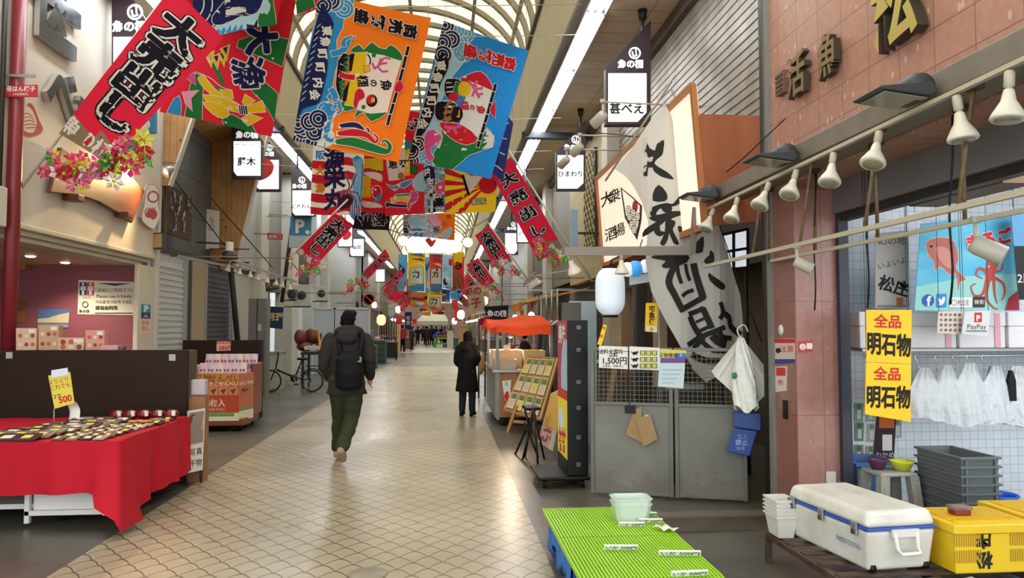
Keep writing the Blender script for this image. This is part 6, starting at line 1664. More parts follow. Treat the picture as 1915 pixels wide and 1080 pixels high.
# grey cupboard, curtain, wall bits
mb = MB(); c0, c1 = at(465, 558, y=17.4), at(497, 645, y=17.4); mb.bx(c0.x, c1.x, 17.4, 17.8, 0, c0.z, mat('locker_grey', '#77756f', .5)); mb.bx((c0.x + c1.x) / 2 - .01, (c0.x + c1.x) / 2 + .01, 17.39, 17.4, 0, c0.z, M_dark); mb.bx(c1.x - .18, c1.x - .1, 17.37, 17.4, 1.5, 1.65, M_offw); tag(mb.build('tall_cupboard'), 'tall grey two-door cupboard left of the blue shop curtain', 'cupboard')
q = [(499, 572), (530, 574), (528, 615), (499, 612)]; a = Art(q, .001)
for k, ch in enumerate('明石屋'): a.text(ch, (505 + k * 9.5, 592), 16, col('#c9b983'), bold=.02, up=(0, -1.6))
flat('shop_curtain', facing(q, 19.5), cloth_m('#2b4a63'), a, .02, None, 'dark blue shop curtain with pale brush writing on the left', 'curtain')
q = [(500, 435), (528, 437), (528, 448), (500, 447)]; a = Art(q, .001); a.text('避難口', (514, 442), 8, M_paper)
flat('red_plate', facing(q, 18.6), col('#b02a38'), a, .03, None, 'small red plate high on the left beside the white pillar', 'sign')
q = [(543, 405), (582, 403), (580, 440), (542, 440)]; a = Art(q, .001); a.text('P', (560, 422), 34, M_paper, bold=.04); a.disc((575, 434), 4, M_paper)
pks = flat('parking_sign', facing(q, 19.4), mat('sign_teal', '#2f7aa0', .5), a, .12, None, 'square blue parking sign with a white P on the left', 'sign')
q = [(541, 437), (579, 437), (578, 462), (540, 462)]; flat('lower_panel', facing(q, 19.405), col('#a9b8c2'), None, .12, pks)
mb = MB(); mb.tube([at(549, 400, y=19.6), at(527, 565, y=19.6)], .05, M_dark); tag(mb.build('slanting_pole'), 'dark slanting pole under the parking sign', 'pole')
for k, (u0, v0, u1, v1, y, hx, lab) in enumerate(((548, 532, 580, 572, 20.5, '#c3c2bd', 'white air unit under the second red festival banner on the left'), (540, 540, 552, 560, 20.0, '#77756f', 'small grey unit beside the white air unit'), (590, 535, 612, 562, 23.5, '#b9b8b2', 'farther white air unit above the pale panels'))):
    c0, c1 = at(u0, v0, y=y), at(u1, v1, y=y); mb = MB(); mb.bx(c0.x, c1.x, y, y + .35, c1.z, c0.z, mat('unit_' + hx[1:], hx, .5)); mb.lathe([(.0001, 0), (.12, 0), (.12, -.012), (.0001, -.012)], ((c0.x + c1.x) / 2, y, (c0.z + c1.z) / 2), M_dark, axis=(0, 1, 0)); mb.bx(c0.x - .25, c1.x, y + .1, y + .15, c1.z - .03, c1.z, M_dark); tag(mb.build('air_unit', bevel=.012), lab, 'air conditioner')
mb = MB(); q = facing([(496, 523), (521, 521), (521, 540), (497, 545)], 18.9); mb.prism(q, (0, .06, 0), M_dark); 
a = Art([(496, 523), (521, 521), (521, 540), (497, 545)], .001); a.text('丸明', (509, 533), 12, col('#a98a5a'), bold=.02); S, n = bilin(q); a.lay(mb, S, n); tag(mb.build('wood_sign'), 'small dark wooden name board above the blue shop curtain', 'sign')
# pale panels behind the walker
for k, (u0, u1) in enumerate(((586, 624), (627, 690))):
    c0, c1 = at(u0, 578, y=25.5), at(u1, 690, y=25.5); mb = MB(); mb.bx(c0.x, c1.x, 25.5, 25.6, .02, c0.z, mat('panel_pale', '#a9b0b8', .45)); 
    for x in (c0.x, c1.x): mb.bx(x - .03, x + .03, 25.47, 25.52, 0, c0.z + .05, M_offw)
    mb.bx(c0.x, c1.x, 25.47, 25.52, c0.z, c0.z + .06, M_offw); tag(mb.build('partition_panel'), 'pale grey framed panel wall behind the walking man, %s one' % ['left', 'right'][k], 'partition')
# vegetables sacks, table, stuff behind the bicycle
bs = thing('market_table', 'dark low table with sacks behind the bicycle', 'table', (-3.9, 20.5, 0)); c0 = at(565, 660, y=20.5).x; c1 = at(612, 660, y=20.5).x
mb = MB(); mb.bx(c0, c1 + .3, 20.3, 21.3, .85, .92, M_dark); mb.build('tabletop', bs)
for x in (c0 + .05, c1 + .25):
    for y in (20.35, 21.25): mb = MB(); mb.bx(x - .03, x + .03, y - .03, y + .03, 0, .85, M_dark); mb.build('leg', bs)
for k, (u, v, w, h) in enumerate(((562, 630, 22, 30), (583, 628, 34, 30), (570, 645, 30, 18), (596, 640, 20, 16))):
    p = at(u, v, y=20.6); mb = MB(); r = Vector((w / 2800 * 20.6, .22, h / 2800 * 20.6)); mb.ball((p.x, 20.6 + .2 * (k % 2), p.z if k < 2 else .93 + r.z), r, mat('sack_brown', '#6e3428', .4, bump=(9, .6)), 14, 10); tag(mb.build('brown_sack'), 'brown wrapped bundle on the dark table behind the bicycle, %s' % ['tall one at the left', 'large one at the top', 'low one in front', 'small one at the right'][k], 'bundle', 'brown bundles on the dark table')
for k in range(3):
    p = at(575 + k * 9, 652, y=20.36); mb = MB(); mb.box((p.x, 20.33, p.z + .03), (.16, .02, .1), M_paper, euler_m(.3, .2 * (k - 1), 0)); tag(mb.build('price_slip'), 'white paper slip on the table of brown bundles, %s from left' % ORD[k], 'price slip', 'slips among the brown bundles')
p = at(601, 632, y=20.6); mb = MB(); mb.bar((p.x, 20.45, .92), (p.x - .05, 20.45, p.z + .2), .05, .03, mat('lit_orange', '#f0a24a', .5)); tag(mb.build('orange_strip'), 'bright orange upright strip beside the brown bundles', 'sign')
mb = MB(); mb.bx(-4.7, -4.2, 19.9, 20.5, 0, .9, M_offw); mb.bx(-4.72, -4.18, 19.85, 20.55, .9, .94, M_alu); tag(mb.build('metal_counter'), 'white counter under the blue shop curtain', 'counter')
mb = MB(); c = at(690, 559, y=27); mb.lathe([(.0001, 0), (.17, 0), (.17, .03), (.0001, .03)], c, mat('sign_blue', '#2b3f7a', .5), axis=(0, -1, 0), n=24); mb.lathe([(.16, .03), (.2, .03), (.2, .0), (.16, .0)], c, M_red, axis=(0, -1, 0), n=24); mb.bar(c + Vector((-.12, -.035, .12)), c + Vector((.12, -.035, -.12)), .04, .01, M_red, up=(0, 1, 0)); mb.tube([(c.x, 27.03, 0), (c.x, 27.03, c.z)], .03, M_grey); tag(mb.build('road_sign'), 'round blue and red no-parking sign on a pole on the left', 'sign')
# bicycle
bk = thing('bicycle', 'black small-wheeled bicycle parked side-on by the left shops', 'bicycle', (-3.7, 18.7, 0))
M_tyre = mat('tyre', '#171717', .7); bx0, bx1, R_, yb = -4.2, -3.2, .255, 18.75
for x in (bx0, bx1):
    w = MB(); w.tube([(x + R_ * cos(t * pi / 14), yb, R_ + .02 + R_ * sin(t * pi / 14)) for t in range(28)], .021, M_tyre, 8, True); wo = w.build('wheel', bk)
    w = MB()
    for t in range(14): w.tube([(x, yb, R_ + .02), (x + R_ * cos(t * pi / 7), yb + .02 * (-1) ** t, R_ + .02 + R_ * sin(t * pi / 7))], .0025, M_alu, 5)
    w.lathe([(.025, -.04), (.025, .04)], (x, yb, R_ + .02), M_alu, axis=(0, 1, 0)); s_ = w.build('spokes', wo)
Z = R_ + .02
mb = MB()
for a_, b_, r in (((bx0, yb, Z), (bx0 + .14, yb, .62), .016), ((bx0 + .14, yb, .62), (bx0 + .19, yb, .98), .018), ((bx0 + .15, yb, .55), (-3.62, yb, .36), .025), ((-3.62, yb, .36), (bx1, yb, Z), .014), ((-3.62, yb, .34), (-3.45, yb, .78), .018), ((-3.5, yb, .6), (bx1, yb, Z), .012)): mb.tube([a_, b_], r, M_blackp)
mb.build('frame', bk)
mb = MB(); mb.tube([(bx0 + .19, yb - .28, 1.0), (bx0 + .17, yb - .1, .99), (bx0 + .17, yb + .1, .99), (bx0 + .19, yb + .28, 1.0)], .014, M_alu); mb.build('handlebar', bk)
mb = MB(); mb.box((-3.43, yb, .81), (.26, .15, .06), M_blackp); mb.build('saddle', bk, bevel=.025)
mb = MB(); mb.tube([(-3.2 + .3 * cos(t), yb, Z + .3 * sin(t)) for t in [k * .25 for k in range(1, 12)]], .012, M_blackp, 6); mb.bx(-3.35, -2.95, yb - .07, yb + .07, .63, .65, M_blackp); mb.build('mudguard', bk)
mb = MB(); mb.lathe([(.09, -.01), (.09, .01)], (-3.62, yb - .06, .34), M_dark, axis=(0, 1, 0)); mb.tube([(-3.62, yb - .07, .34), (-3.55, yb - .1, .2)], .012, M_alu); mb.box((-3.55, yb - .14, .2), (.1, .1, .025), M_blackp); mb.build('crank', bk)
mb = MB(); mb.tube([(-3.28, yb - .05, .3), (-3.35, yb - .16, .012)], .012, M_alu); mb.build('kickstand', bk)
# ================================================================ cloth banners across the arcade
K_or, K_navy, K_sky, K_pale = cloth_m('#ee781e'), cloth_m('#1b2353'), cloth_m('#3392c9'), cloth_m('#a9cfdf')
K_w, K_bl, K_rd, K_gr, K_ye = cloth_m('#e4dfd4'), cloth_m('#17131c'), cloth_m('#c91f2f'), cloth_m('#22773a'), cloth_m('#e3bd1f')
K_blue, K_pk, K_br, K_nob, K_ck, K_lp = cloth_m('#2482cc'), cloth_m('#d4528e'), cloth_m('#a4743c'), cloth_m('#cb1f3a'), cloth_m('#4a4038'), cloth_m('#e6a3bd')
M_rope = mat('rope_white', '#c9c5bb', .8)
def wv(p, q=0, s=1): return lambda a, b: s * (.035 * sin(5.5 * a + 3 * b + p) * (.35 + b) + .012 * sin(14 * a + q) * b)
def drop_rope(p, lab, up=None):
    """short cord from a banner corner up to its wire"""
    return p

# --- orange treasure-ship banner
q = [(597, -12), (806, 33), (746, 305), (548, 262)]
a = Art(q, .00022).crop(540, 0, 3.375)
a.poly([(280, -70), (410, -50), (400, 40), (350, 110), (340, 180), (300, 260), (310, 380), (290, 450), (270, 560), (240, 640), (250, 760), (255, 830), (240, 890), (160, 930), (10, 900), (190, 60)], K_sky, K_w, 1, sm=2)
a.scales([(330, -5), (350, 60), (290, 20)], 62, K_sky, K_w, 3, 5)
a.scales([(225, 860), (170, 900), (215, 780), (235, 700)], 62, K_sky, K_w, 3, 5)
a.scales([(265, 10), (215, 40)], 62, K_navy, K_w, 3, 5)
a.scales([(60, 880), (120, 890), (90, 820), (160, 830), (60, 790), (130, 770), (185, 750)], 60, K_navy, K_w, 3, 5)
a.poly([(205, 50), (250, 90), (285, 160), (262, 240), (245, 330), (245, 430), (225, 530), (195, 640), (150, 670), (90, 690), (50, 760), (120, 400)], K_navy, sm=2)
for k in range(12): a.stroke([(178 - 9 * k, 185 + 42 * k), (205 - 9 * k, 160 + 42 * k)], 4, K_w, sm=0)
for ch, x, y in zip('東魚町町内会', (243, 232, 215, 200, 186, 165), (205, 275, 350, 435, 530, 605)): a.text(ch, (x, y), 66, K_w, right=(.12, 1), up=(1, -.05), bold=.035)
for pts in ([(270, 350), (330, 330), (365, 290), (385, 250, 18), (420, 240, 12)], [(345, 300), (350, 260, 22), (400, 235, 10)], [(250, 600), (300, 640), (325, 690, 20), (300, 715, 12)], [(265, 560), (290, 610), (290, 670, 18), (270, 690, 10)]): a.stroke(pts, 36, K_sky, K_w, 1)
g_ = K_gr
a.poly([(385, 330), (440, 285), (470, 318), (520, 270), (560, 300), (612, 312), (640, 285), (700, 330), (712, 388), (600, 352), (500, 338)], g_, K_w, 1, sm=2)
a.poly([(325, 640), (350, 700), (400, 690), (430, 694), (412, 748), (470, 710), (520, 772), (622, 716), (520, 722), (430, 698), (360, 640)], g_, K_w, 1, sm=2)
a.poly([(310, 390), (345, 340), (380, 350), (350, 470), (335, 500), (330, 640), (300, 570), (295, 530)], K_bl, K_w, 1)
for k in range(4): a.poly([(345 + 3 * k, 370 + 24 * k), (378, 350 + 26 * k), (370, 372 + 26 * k), (340, 392 + 24 * k)], g_); a.poly([(312 + 4 * k, 515 + 26 * k), (352, 505 + 28 * k), (352, 525 + 28 * k), (318, 538 + 25 * k)], g_)
a.poly([(415, 338), (492, 332), (482, 450), (440, 560), (412, 672), (350, 662), (385, 470), (395, 400)], K_ye, K_w, .8)
a.poly([(380, 350), (415, 340), (395, 450), (380, 455)], K_bl); a.poly([(345, 570), (385, 500), (360, 640), (335, 640)], K_bl)
a.poly([(490, 334), (600, 352), (710, 390), (660, 560), (622, 716), (520, 722), (430, 694), (412, 664), (442, 560), (482, 440)], K_w)
a.stroke([(320, 470), (360, 485), (415, 490)], 34, K_rd, K_w, 1); a.poly([(318, 440), (345, 470), (318, 505)], K_rd)
for pts in ([(535, 440), (575, 410), (620, 400)], [(560, 425), (580, 370)], [(575, 410), (600, 370), (640, 375)], [(560, 425), (590, 455), (625, 450)], [(540, 440), (525, 400)]): a.stroke(pts, 13, K_pk)
a.poly([(472, 420), (505, 415), (510, 450), (478, 462)], K_ye, K_rd, 1); a.stroke([(495, 345), (512, 375), (510, 410)], 9, K_bl); a.disc((535, 352), 14, K_gr); a.disc((470, 680), 14, K_gr)
for ch, x, y, s_ in (('魚', 612, 545, 74), ('の', 534, 528, 50), ('棚', 464, 515, 74)): a.text(ch, (x, y), s_, K_bl, right=(.1, 1), up=(1, -.05), bold=.03)
a.poly([(415, 590), (440, 560), (470, 580), (475, 620), (440, 640), (425, 690), (405, 660), (412, 620)], K_rd, K_lp, .8, sm=2)
a.disc((522, 640), 36, K_bl, ry=40); a.disc((515, 632), 26, K_rd, ry=30); a.rect(520, 622, 542, 650, K_ye)
a.stroke([(755, 298), (690, 560), (622, 800)], 19, K_bl, K_w, 1, sm=0)
for t in (.12, .28, .45, .58, .72, .86): a.stroke([(755 - 133 * t - 14, 298 + 502 * t - 3), (755 - 133 * t + 14, 298 + 502 * t + 4)], 5, K_w, sm=0)
a.poly([(668, 560), (680, 530), (705, 520), (725, 560), (700, 590), (670, 585)], K_rd, K_lp, 1, sm=2)
a.stroke([(315, 795, 22), (400, 790, 34), (450, 808, 26), (485, 850, 16), (505, 830, 12), (490, 812, 8)], 30, K_navy, K_w, 1.2)
a.stroke([(300, 842, 24), (400, 840, 46), (490, 858, 34), (545, 905, 18), (562, 880, 14), (535, 850, 9)], 40, K_rd, K_w, 1.2)
a.stroke([(285, 892, 26), (400, 900, 56), (530, 940, 50), (620, 965, 34), (640, 930, 24), (610, 895, 14), (585, 910, 9)], 50, K_gr, K_w, 1.2)
for ch, x, y in (('商', 765, 203), ('売', 672, 172), ('繁', 560, 143), ('盛', 458, 112)): a.text(ch, (x, y), 92, K_bl, right=(-.12, 1), up=(1, .2), bold=.05, outs=((K_w, .09),))
sheet('festival_banner', q, facing(q, 9.0), K_or, a, wv(.4), 14, 18, 'big orange festival banner with a treasure ship and blue waves', 'banner', 'festival banners')

# --- blue treasure-ship banner
q = [(830, 40), (988, 95), (918, 334), (762, 300)]
a = Art(q, .00022).crop(740, 0, 3.084)
a.poly([(300, 120), (440, 190), (420, 240), (410, 330), (300, 470), (270, 560), (230, 640), (270, 700), (275, 790), (235, 860), (215, 960), (210, 1000), (40, 950), (100, 800), (250, 300)], K_pale, K_w, 1, sm=2)
a.scales([(400, 190), (360, 250), (340, 170), (390, 300)], 60, cloth_m('#5fa8cf'), K_w, 3, 4)
a.scales([(200, 930), (150, 960), (190, 860), (140, 880)], 52, cloth_m('#5fa8cf'), K_w, 3, 4)
a.scales([(285, 150), (320, 230), (270, 250), (270, 320)], 55, K_navy, K_w, 3, 5)
a.poly([(265, 300), (305, 360), (290, 420), (260, 480), (240, 560), (225, 640), (190, 720), (150, 780), (110, 800), (200, 480)], K_bl, sm=2)
a.scales([(90, 930), (130, 830), (90, 870)], 48, K_bl, K_w, 3, 5)
for ch, x, y in zip('東魚町町内会', (258, 238, 222, 205, 178, 155), (383, 450, 515, 585, 650, 715)): a.text(ch, (x, y), 62, K_w, right=(.15, 1), up=(1, -.05), bold=.035)
a.poly([(255, 690), (330, 760), (480, 800), (525, 745), (555, 790), (556, 850), (420, 900), (318, 990), (222, 975), (220, 880), (270, 800)], K_gr, K_w, 1, sm=2)
a.poly([(520, 745), (568, 790), (555, 855), (490, 865), (506, 840), (498, 830), (512, 815), (505, 800), (518, 785)], K_w)
a.poly([(360, 465), (420, 430), (490, 415), (540, 470), (556, 528), (500, 530), (420, 480)], K_rd, K_w, 1, sm=2)
a.poly([(430, 470), (556, 528), (520, 680), (470, 802), (400, 760), (365, 730), (390, 600)], K_w)
a.poly([(252, 705), (372, 722), (472, 805), (405, 842), (335, 812), (285, 765)], K_rd, K_w, 1, sm=2)
a.poly([(290, 460), (350, 455), (380, 480), (350, 570), (300, 570), (280, 520)], K_bl, K_w, 1, sm=2)
for k in range(3): a.stroke([(290, 480 + 26 * k), (330, 475 + 26 * k)], 6, K_w, sm=0)
a.poly([(345, 470), (375, 478), (362, 540), (328, 536)], K_gr, K_w, .6); a.disc((395, 515), 38, K_ye, ry=44); a.disc((330, 560), 28, K_rd)
a.poly([(240, 590), (330, 585), (355, 640), (330, 705), (240, 690), (225, 640)], K_bl, K_w, 1, sm=2); a.poly([(275, 595), (335, 595), (330, 690), (262, 690)], K_br, sm=2); a.disc((350, 660), 36, K_bl, ry=46); a.rect(335, 635, 368, 680, K_ye); a.rect(345, 645, 362, 672, K_rd)
for pts in ([(420, 470), (455, 520), (480, 570)], [(455, 520), (500, 510)], [(440, 500), (470, 470)], [(455, 520), (440, 560)], [(475, 550), (500, 545)], [(280, 730), (330, 740), (375, 730)], [(330, 740), (350, 775)], [(310, 735), (300, 765)]): a.stroke(pts, 13, K_pk, K_lp, .4)
for ch, x, y, s_ in (('魚', 488, 640, 52), ('の', 440, 625, 36), ('棚', 392, 610, 56)): a.text(ch, (x, y), s_, K_rd, right=(.15, 1), up=(1, .1), bold=.03)
a.stroke([(575, 490), (525, 672), (470, 855)], 17, K_bl, K_w, .8, sm=0)
for t in (.12, .3, .48, .62, .78, .9): a.stroke([(575 - 105 * t - 12, 490 + 365 * t - 3), (575 - 105 * t + 12, 490 + 365 * t + 3)], 4, K_w, sm=0)
a.poly([(540, 630), (575, 588), (572, 690), (545, 660)], K_rd, K_w, .6)
a.poly([(175, 765), (215, 748), (250, 770), (262, 800), (235, 830), (205, 850), (200, 880), (222, 905), (190, 935), (170, 880), (165, 810)], K_pk, K_w, .8, sm=2); a.disc((235, 775), 8, K_w); a.disc((235, 775), 4, K_bl)
for ch, x, y in (('商', 652, 372), ('売', 590, 350), ('繁', 512, 325), ('盛', 428, 298)): a.text(ch, (x, y), 78, K_rd, right=(-.12, 1), up=(1, .22), bold=.055, outs=((K_w, .1),))
sheet('festival_banner', q, facing(q, 10.6), K_blue, a, wv(1.7), 14, 18, 'big blue festival banner with a treasure ship and green mountain', 'banner', 'festival banners')

# --- red and green big-catch banner and the one overlapping it
q = [(352, -50), (562, -40), (507, 254), (297, 208)]
a = Art(q, .00025).crop(340, 0, 4)
a.poly([(565, 262), (800, 300), (750, 500), (415, 362), (425, 310)], K_gr, K_w, 1); a.poly([(520, 680), (600, 600), (715, 700), (690, 905), (610, 770)], K_gr, K_w, 1); a.poly([(310, 890), (380, 860), (520, 935), (560, 1010), (320, 960)], K_gr, K_w, 1)
a.poly([(60, 640), (100, 540), (160, 560), (155, 915), (20, 910)], K_gr, K_w, 1); a.poly([(250, 640), (390, 700), (330, 760)], K_gr); a.poly([(200, 460), (260, 480), (330, 640), (300, 640)], K_gr)
a.stroke([(80, 545), (200, 580), (300, 660), (380, 685)], 5, K_w)
for x, y in ((210, 440), (260, 460), (310, 440), (330, 400)): a.poly([(x - 45, y - 30), (x + 30, y - 60), (x + 10, y + 70)], K_ye, K_w, .6); a.poly([(x - 25, y - 35), (x + 15, y - 45), (x + 2, y + 15)], K_navy)
a.poly([(118, 590), (165, 572), (255, 680), (440, 795), (430, 830), (300, 770), (170, 665)], K_ye, K_w, 1, sm=2); a.poly([(160, 715), (300, 740), (435, 800), (430, 845), (240, 800)], K_ye, K_w, 1, sm=2); a.poly([(160, 770), (300, 790), (360, 860), (310, 892), (240, 860)], K_ye, K_w, 1, sm=2); a.poly([(290, 680), (380, 690), (390, 745), (320, 730)], K_ye, K_w, 1)
a.poly([(480, 800), (600, 755), (622, 835), (490, 845)], K_ye, K_w, 1); a.poly([(455, 770), (475, 712), (545, 755), (480, 800)], K_ye, K_w, 1); a.poly([(445, 890), (500, 850), (600, 880), (490, 938)], K_ye, K_w, 1)
a.poly([(428, 795), (485, 795), (490, 855), (435, 858)], K_navy, K_w, .8); 
for k in range(3): a.stroke([(440 + 15 * k, 795), (446 + 15 * k, 858)], 4, K_w, sm=0)
a.poly([(0, 690), (130, 680), (70, 740), (85, 840), (30, 780)], K_lp, K_w, .6); a.poly([(30, 590), (90, 540), (105, 640)], K_pk, K_w, .6)
a.poly([(-60, 740), (-20, 720), (0, 780), (-5, 880), (-110, 840)], K_sky, K_w, 1)
a.text('漁', (500, 560), 250, K_navy, right=(.15, 1), up=(1, -.1), bold=.035, outs=((K_w, .08),)); a.text('大', (590, 290), 250, K_navy, right=(.1, 1), up=(1, -.1), bold=.06, outs=((K_w, .1),))
sheet('festival_banner', q, facing(q, 9.9), K_rd, a, wv(2.6), 14, 18, 'red and green banner with yellow bundle, behind the first slanting red flag', 'banner', 'festival banners')
q = [(362, -95), (556, -110), (517, 47), (360, 73)]
a = Art(q, .00025).crop(340, 0, 4)
a.poly([(560, -300), (860, -300), (860, 250), (590, 250)], K_rd); a.poly([(575, 100), (680, -20), (710, 190), (570, 240)], K_gr, K_w, 1); a.poly([(50, -200), (420, -200), (330, 0), (240, 180), (60, 300)], K_navy)
for r in (150, 210, 270, 330): a.ring((20, 20), r, 9, K_w, a0=-1.5, a1=1.5)
a.poly([(230, 200), (330, 180), (440, 130), (540, 120), (600, 0), (660, 40), (640, 110), (590, 90), (540, 190), (480, 180), (470, 250), (230, 280)], K_pale, K_w, 1, sm=2)
for k in range(5): a.poly([(240 + 45 * k, 230), (275 + 45 * k, 180), (285 + 45 * k, 260), (245 + 45 * k, 280)], K_sky, K_w, .7)
a.poly([(225, 120), (330, -10), (420, -120), (620, -120), (590, 60), (530, 115), (480, 100), (475, 60), (370, 55), (325, 110), (455, 118), (300, 178), (240, 180)], K_navy, K_w, 1.3, sm=2); a.poly([(325, 108), (372, 54), (470, 70), (470, 95)], K_w, sm=2)
sheet('festival_banner', q, facing(q, 9.3), K_navy, a, wv(.9, 0, .6), 12, 10, 'navy wave banner cut by the top edge, hanging over the red and green one', 'banner', 'festival banners')
q = [(548, -40), (620, -40), (606, 14), (556, 30)]
a = Art(q).crop(340, 0, 4); a.poly([(840, -60), (960, -60), (1000, 55), (860, 110), (850, 60)], K_gr, K_w, 1); a.disc((850, 5), 14, K_ye)
sheet('festival_banner', q, facing(q, 9.4), K_rd, a, wv(.2, 0, .4), 6, 5, 'corner of a red and green banner at the top edge left of the orange one', 'banner', 'festival banners')

# --- the second row
q = [(586, 272), (682, 268), (676, 404), (580, 400)]
a = Art(q, .0003).crop(560, 270, 5.144)
for y in (155, 290, 470, 600): a.poly([(100, y), (260, y + 10), (460, y - 40), (610, y + 30), (610, y + 70), (440, y + 40), (250, y + 90), (100, y + 70)], K_rd, sm=2)
a.poly([(500, 140), (610, 140), (605, 670), (480, 665), (520, 500), (500, 350), (540, 250)], K_sky, sm=2)
for k in range(5): a.stroke([(520 + 18 * k, 140), (535 + 14 * k, 300), (510 + 18 * k, 450), (500 + 22 * k, 660)], 5, K_w)
for ch, y in (('漁', 130), ('栄', 320), ('丸', 530)): a.text(ch, (335, y), 210, K_navy, bold=.04)
a.text('阪', (200, 105), 90, K_sky, bold=.04); a.text('大', (200, 255), 90, cloth_m('#e08a2a'), bold=.06); a.text('漁', (200, 420), 95, cloth_m('#e08a2a'), bold=.05)
a.disc((455, 540), 62, cloth_m('#4a1626'), ry=80, rot=.4); 
for pts in ([(440, 480), (480, 400), (440, 290)], [(480, 450), (520, 360), (550, 280)], [(490, 460), (560, 470), (590, 560)], [(480, 470), (530, 520), (560, 620)], [(470, 470), (420, 440), (400, 500)]): a.stroke(pts, 12, cloth_m('#4a1626'), K_w, .4)
sheet('festival_banner', q, facing(q, 13.4), K_w, a, wv(.5), 10, 12, 'white and red striped banner with a dark squid under the orange one', 'banner', 'festival banners')
q = [(676, 285), (724, 285), (722, 400), (675, 396)]
a = Art(q, .0003).crop(560, 270, 5.144)
a.poly([(600, 140), (850, 140), (800, 260), (720, 240), (640, 230), (600, 240)], K_ye, K_navy, 1.5, sm=2); a.poly([(610, 280), (700, 260), (790, 290), (790, 360), (720, 330)], K_w, sm=2)
for k in range(18): a.disc((615 + 26 * (k % 3), 320 + 34 * (k // 3)), 20, K_ye)
a.ring((690, 300), 26, 8, K_w); a.poly([(700, 420), (760, 400), (790, 450), (770, 530), (710, 500)], K_rd, K_w, 1.2, sm=2); a.poly([(720, 530), (780, 470), (790, 530), (740, 560)], K_sky, sm=2); a.poly([(610, 540), (760, 570), (800, 610), (620, 600)], K_w, sm=2)
sheet('festival_banner', q, facing(q, 14.2), K_rd, a, wv(1.1), 8, 10, 'red banner of a yellow-scaled fish right of the squid banner', 'banner', 'festival banners')
q = [(672, 372), (730, 390), (728, 431), (659, 427)]
a = Art(q, .0003).crop(560, 270, 5.144); a.text('朝', (770, 705), 150, K_bl, right=(0, -1), up=(-1, 0), bold=.05, outs=((K_w, .09),)); a.text('倉', (640, 705), 150, K_bl, right=(0, -1), up=(-1, 0), bold=.05, outs=((K_w, .09),))
sheet('festival_banner', q, facing(q, 14.5), cloth_m('#1d1626'), a, wv(.1), 8, 6, 'dark banner edge with two outlined characters below the fish banner', 'banner', 'festival banners')
q = [(716, 290), (800, 270), (796, 399), (720, 404)]
a = Art(q, .0003).crop(560, 270, 5.144)
a.poly([(830, 30), (1040, 20), (1050, 250), (1000, 330), (860, 350), (838, 200)], K_w, sm=1); a.rect(1000, 10, 1062, 300, K_ye); a.poly([(1070, 180), (1140, 220), (1120, 290), (1075, 270)], K_gr, K_bl, 1)
a.poly([(835, 380), (920, 440), (960, 400), (1010, 420), (1100, 340), (1000, 360), (900, 400)], K_sky, K_w, 1.2, sm=2); a.text('恵', (900, 190), 90, K_bl, bold=.03); a.text('荘', (1000, 190), 90, K_bl, bold=.03); a.disc((975, 300), 34, K_br)
a.stroke([(880, 540), (960, 520), (1060, 540)], 46, K_ye, K_w, 1); a.stroke([(850, 600), (840, 560), (880, 580), (960, 590), (1060, 600)], 26, K_navy, K_w, 1); a.stroke([(920, 520), (940, 490), (1060, 490)], 22, K_sky, K_w, 1)
a.poly([(1080, 450), (1140, 470), (1130, 540), (1080, 580), (1050, 640), (1040, 570), (1070, 520)], K_pk, K_w, 1, sm=2); a.poly([(1090, 400), (1130, 300), (1240, 250), (1240, 420), (1150, 450)], K_pale, K_w, 1, sm=2)
sheet('festival_banner', q, facing(q, 13.8), K_rd, a, wv(2.2), 10, 12, 'red banner with a white sail and curling waves, below the gap of two big ones', 'banner', 'festival banners')
q = [(792, 250), (838, 262), (836, 396), (794, 398)]
a = Art(q, .0003).crop(560, 270, 5.144); a.scales([(1200 + 60 * (k % 3) + 30 * (k // 3 % 2), 60 + 85 * (k // 3)) for k in range(24)], 62, cloth_m('#4a86b3'), K_w, 3, 8); a.scales([(1290, 640), (1320, 560), (1300, 480)], 60, K_navy, K_w, 3, 8)
a.poly([(1200, 230), (1290, 220), (1300, 400), (1195, 330)], K_navy, sm=2); a.text('内', (1240, 270), 80, K_w, bold=.05); a.text('会', (1262, 350), 80, K_w, bold=.05); a.poly([(1310, 380), (1400, 370), (1420, 470), (1320, 480)], K_pk, K_w, 1, sm=2); a.disc((1355, 415), 16, K_w)
a.text('高', (1345, 560), 90, K_bl, bold=.05); a.poly([(1370, 330), (1430, 320), (1430, 380), (1370, 370)], K_or)
sheet('festival_banner', q, facing(q, 13.2), K_sky, a, wv(.8), 8, 12, 'narrow blue wave banner showing below the lower left of the blue one', 'banner', 'festival banners')
q = [(832, 300), (932, 318), (926, 396), (832, 400)]
a = Art(q, .0003)
for k in range(12):
    g = 2.2 + k * .3; r = 150; a.raw([(912, 345), (912 + r * cos(g), 345 + r * sin(g)), (912 + r * cos(g + .15), 345 + r * sin(g + .15))], [(0, 1, 2)], K_rd)
a.disc((912, 346), 17, K_rd); a.crop(560, 270, 5.144); a.poly([(1580, 290), (1760, 310), (1640, 470)], K_w); a.stroke([(1570, 290), (1630, 490)], 24, K_bl, sm=0); a.poly([(1660, 530), (1790, 520), (1790, 570), (1660, 580)], cloth_m('#c9b58a'), K_ck, 1); a.text('大阪', (1725, 550), 44, K_ck)
sheet('festival_banner', q, facing(q, 12.6), K_ye, a, wv(1.4), 10, 10, 'red and yellow sunburst banner below the blue one', 'banner', 'festival banners')
q = [(924, 180), (960, 230), (940, 340), (905, 310)]
a = Art(q, .0003); a.poly([(930, 200), (945, 215), (930, 310), (915, 300)], cloth_m('#2a1d22'), sm=1)
for k in range(4): a.stroke([(916 + 6 * k, 300 - 22 * k), (940 + 4 * k, 320 - 30 * k)], 2, K_w, sm=0)
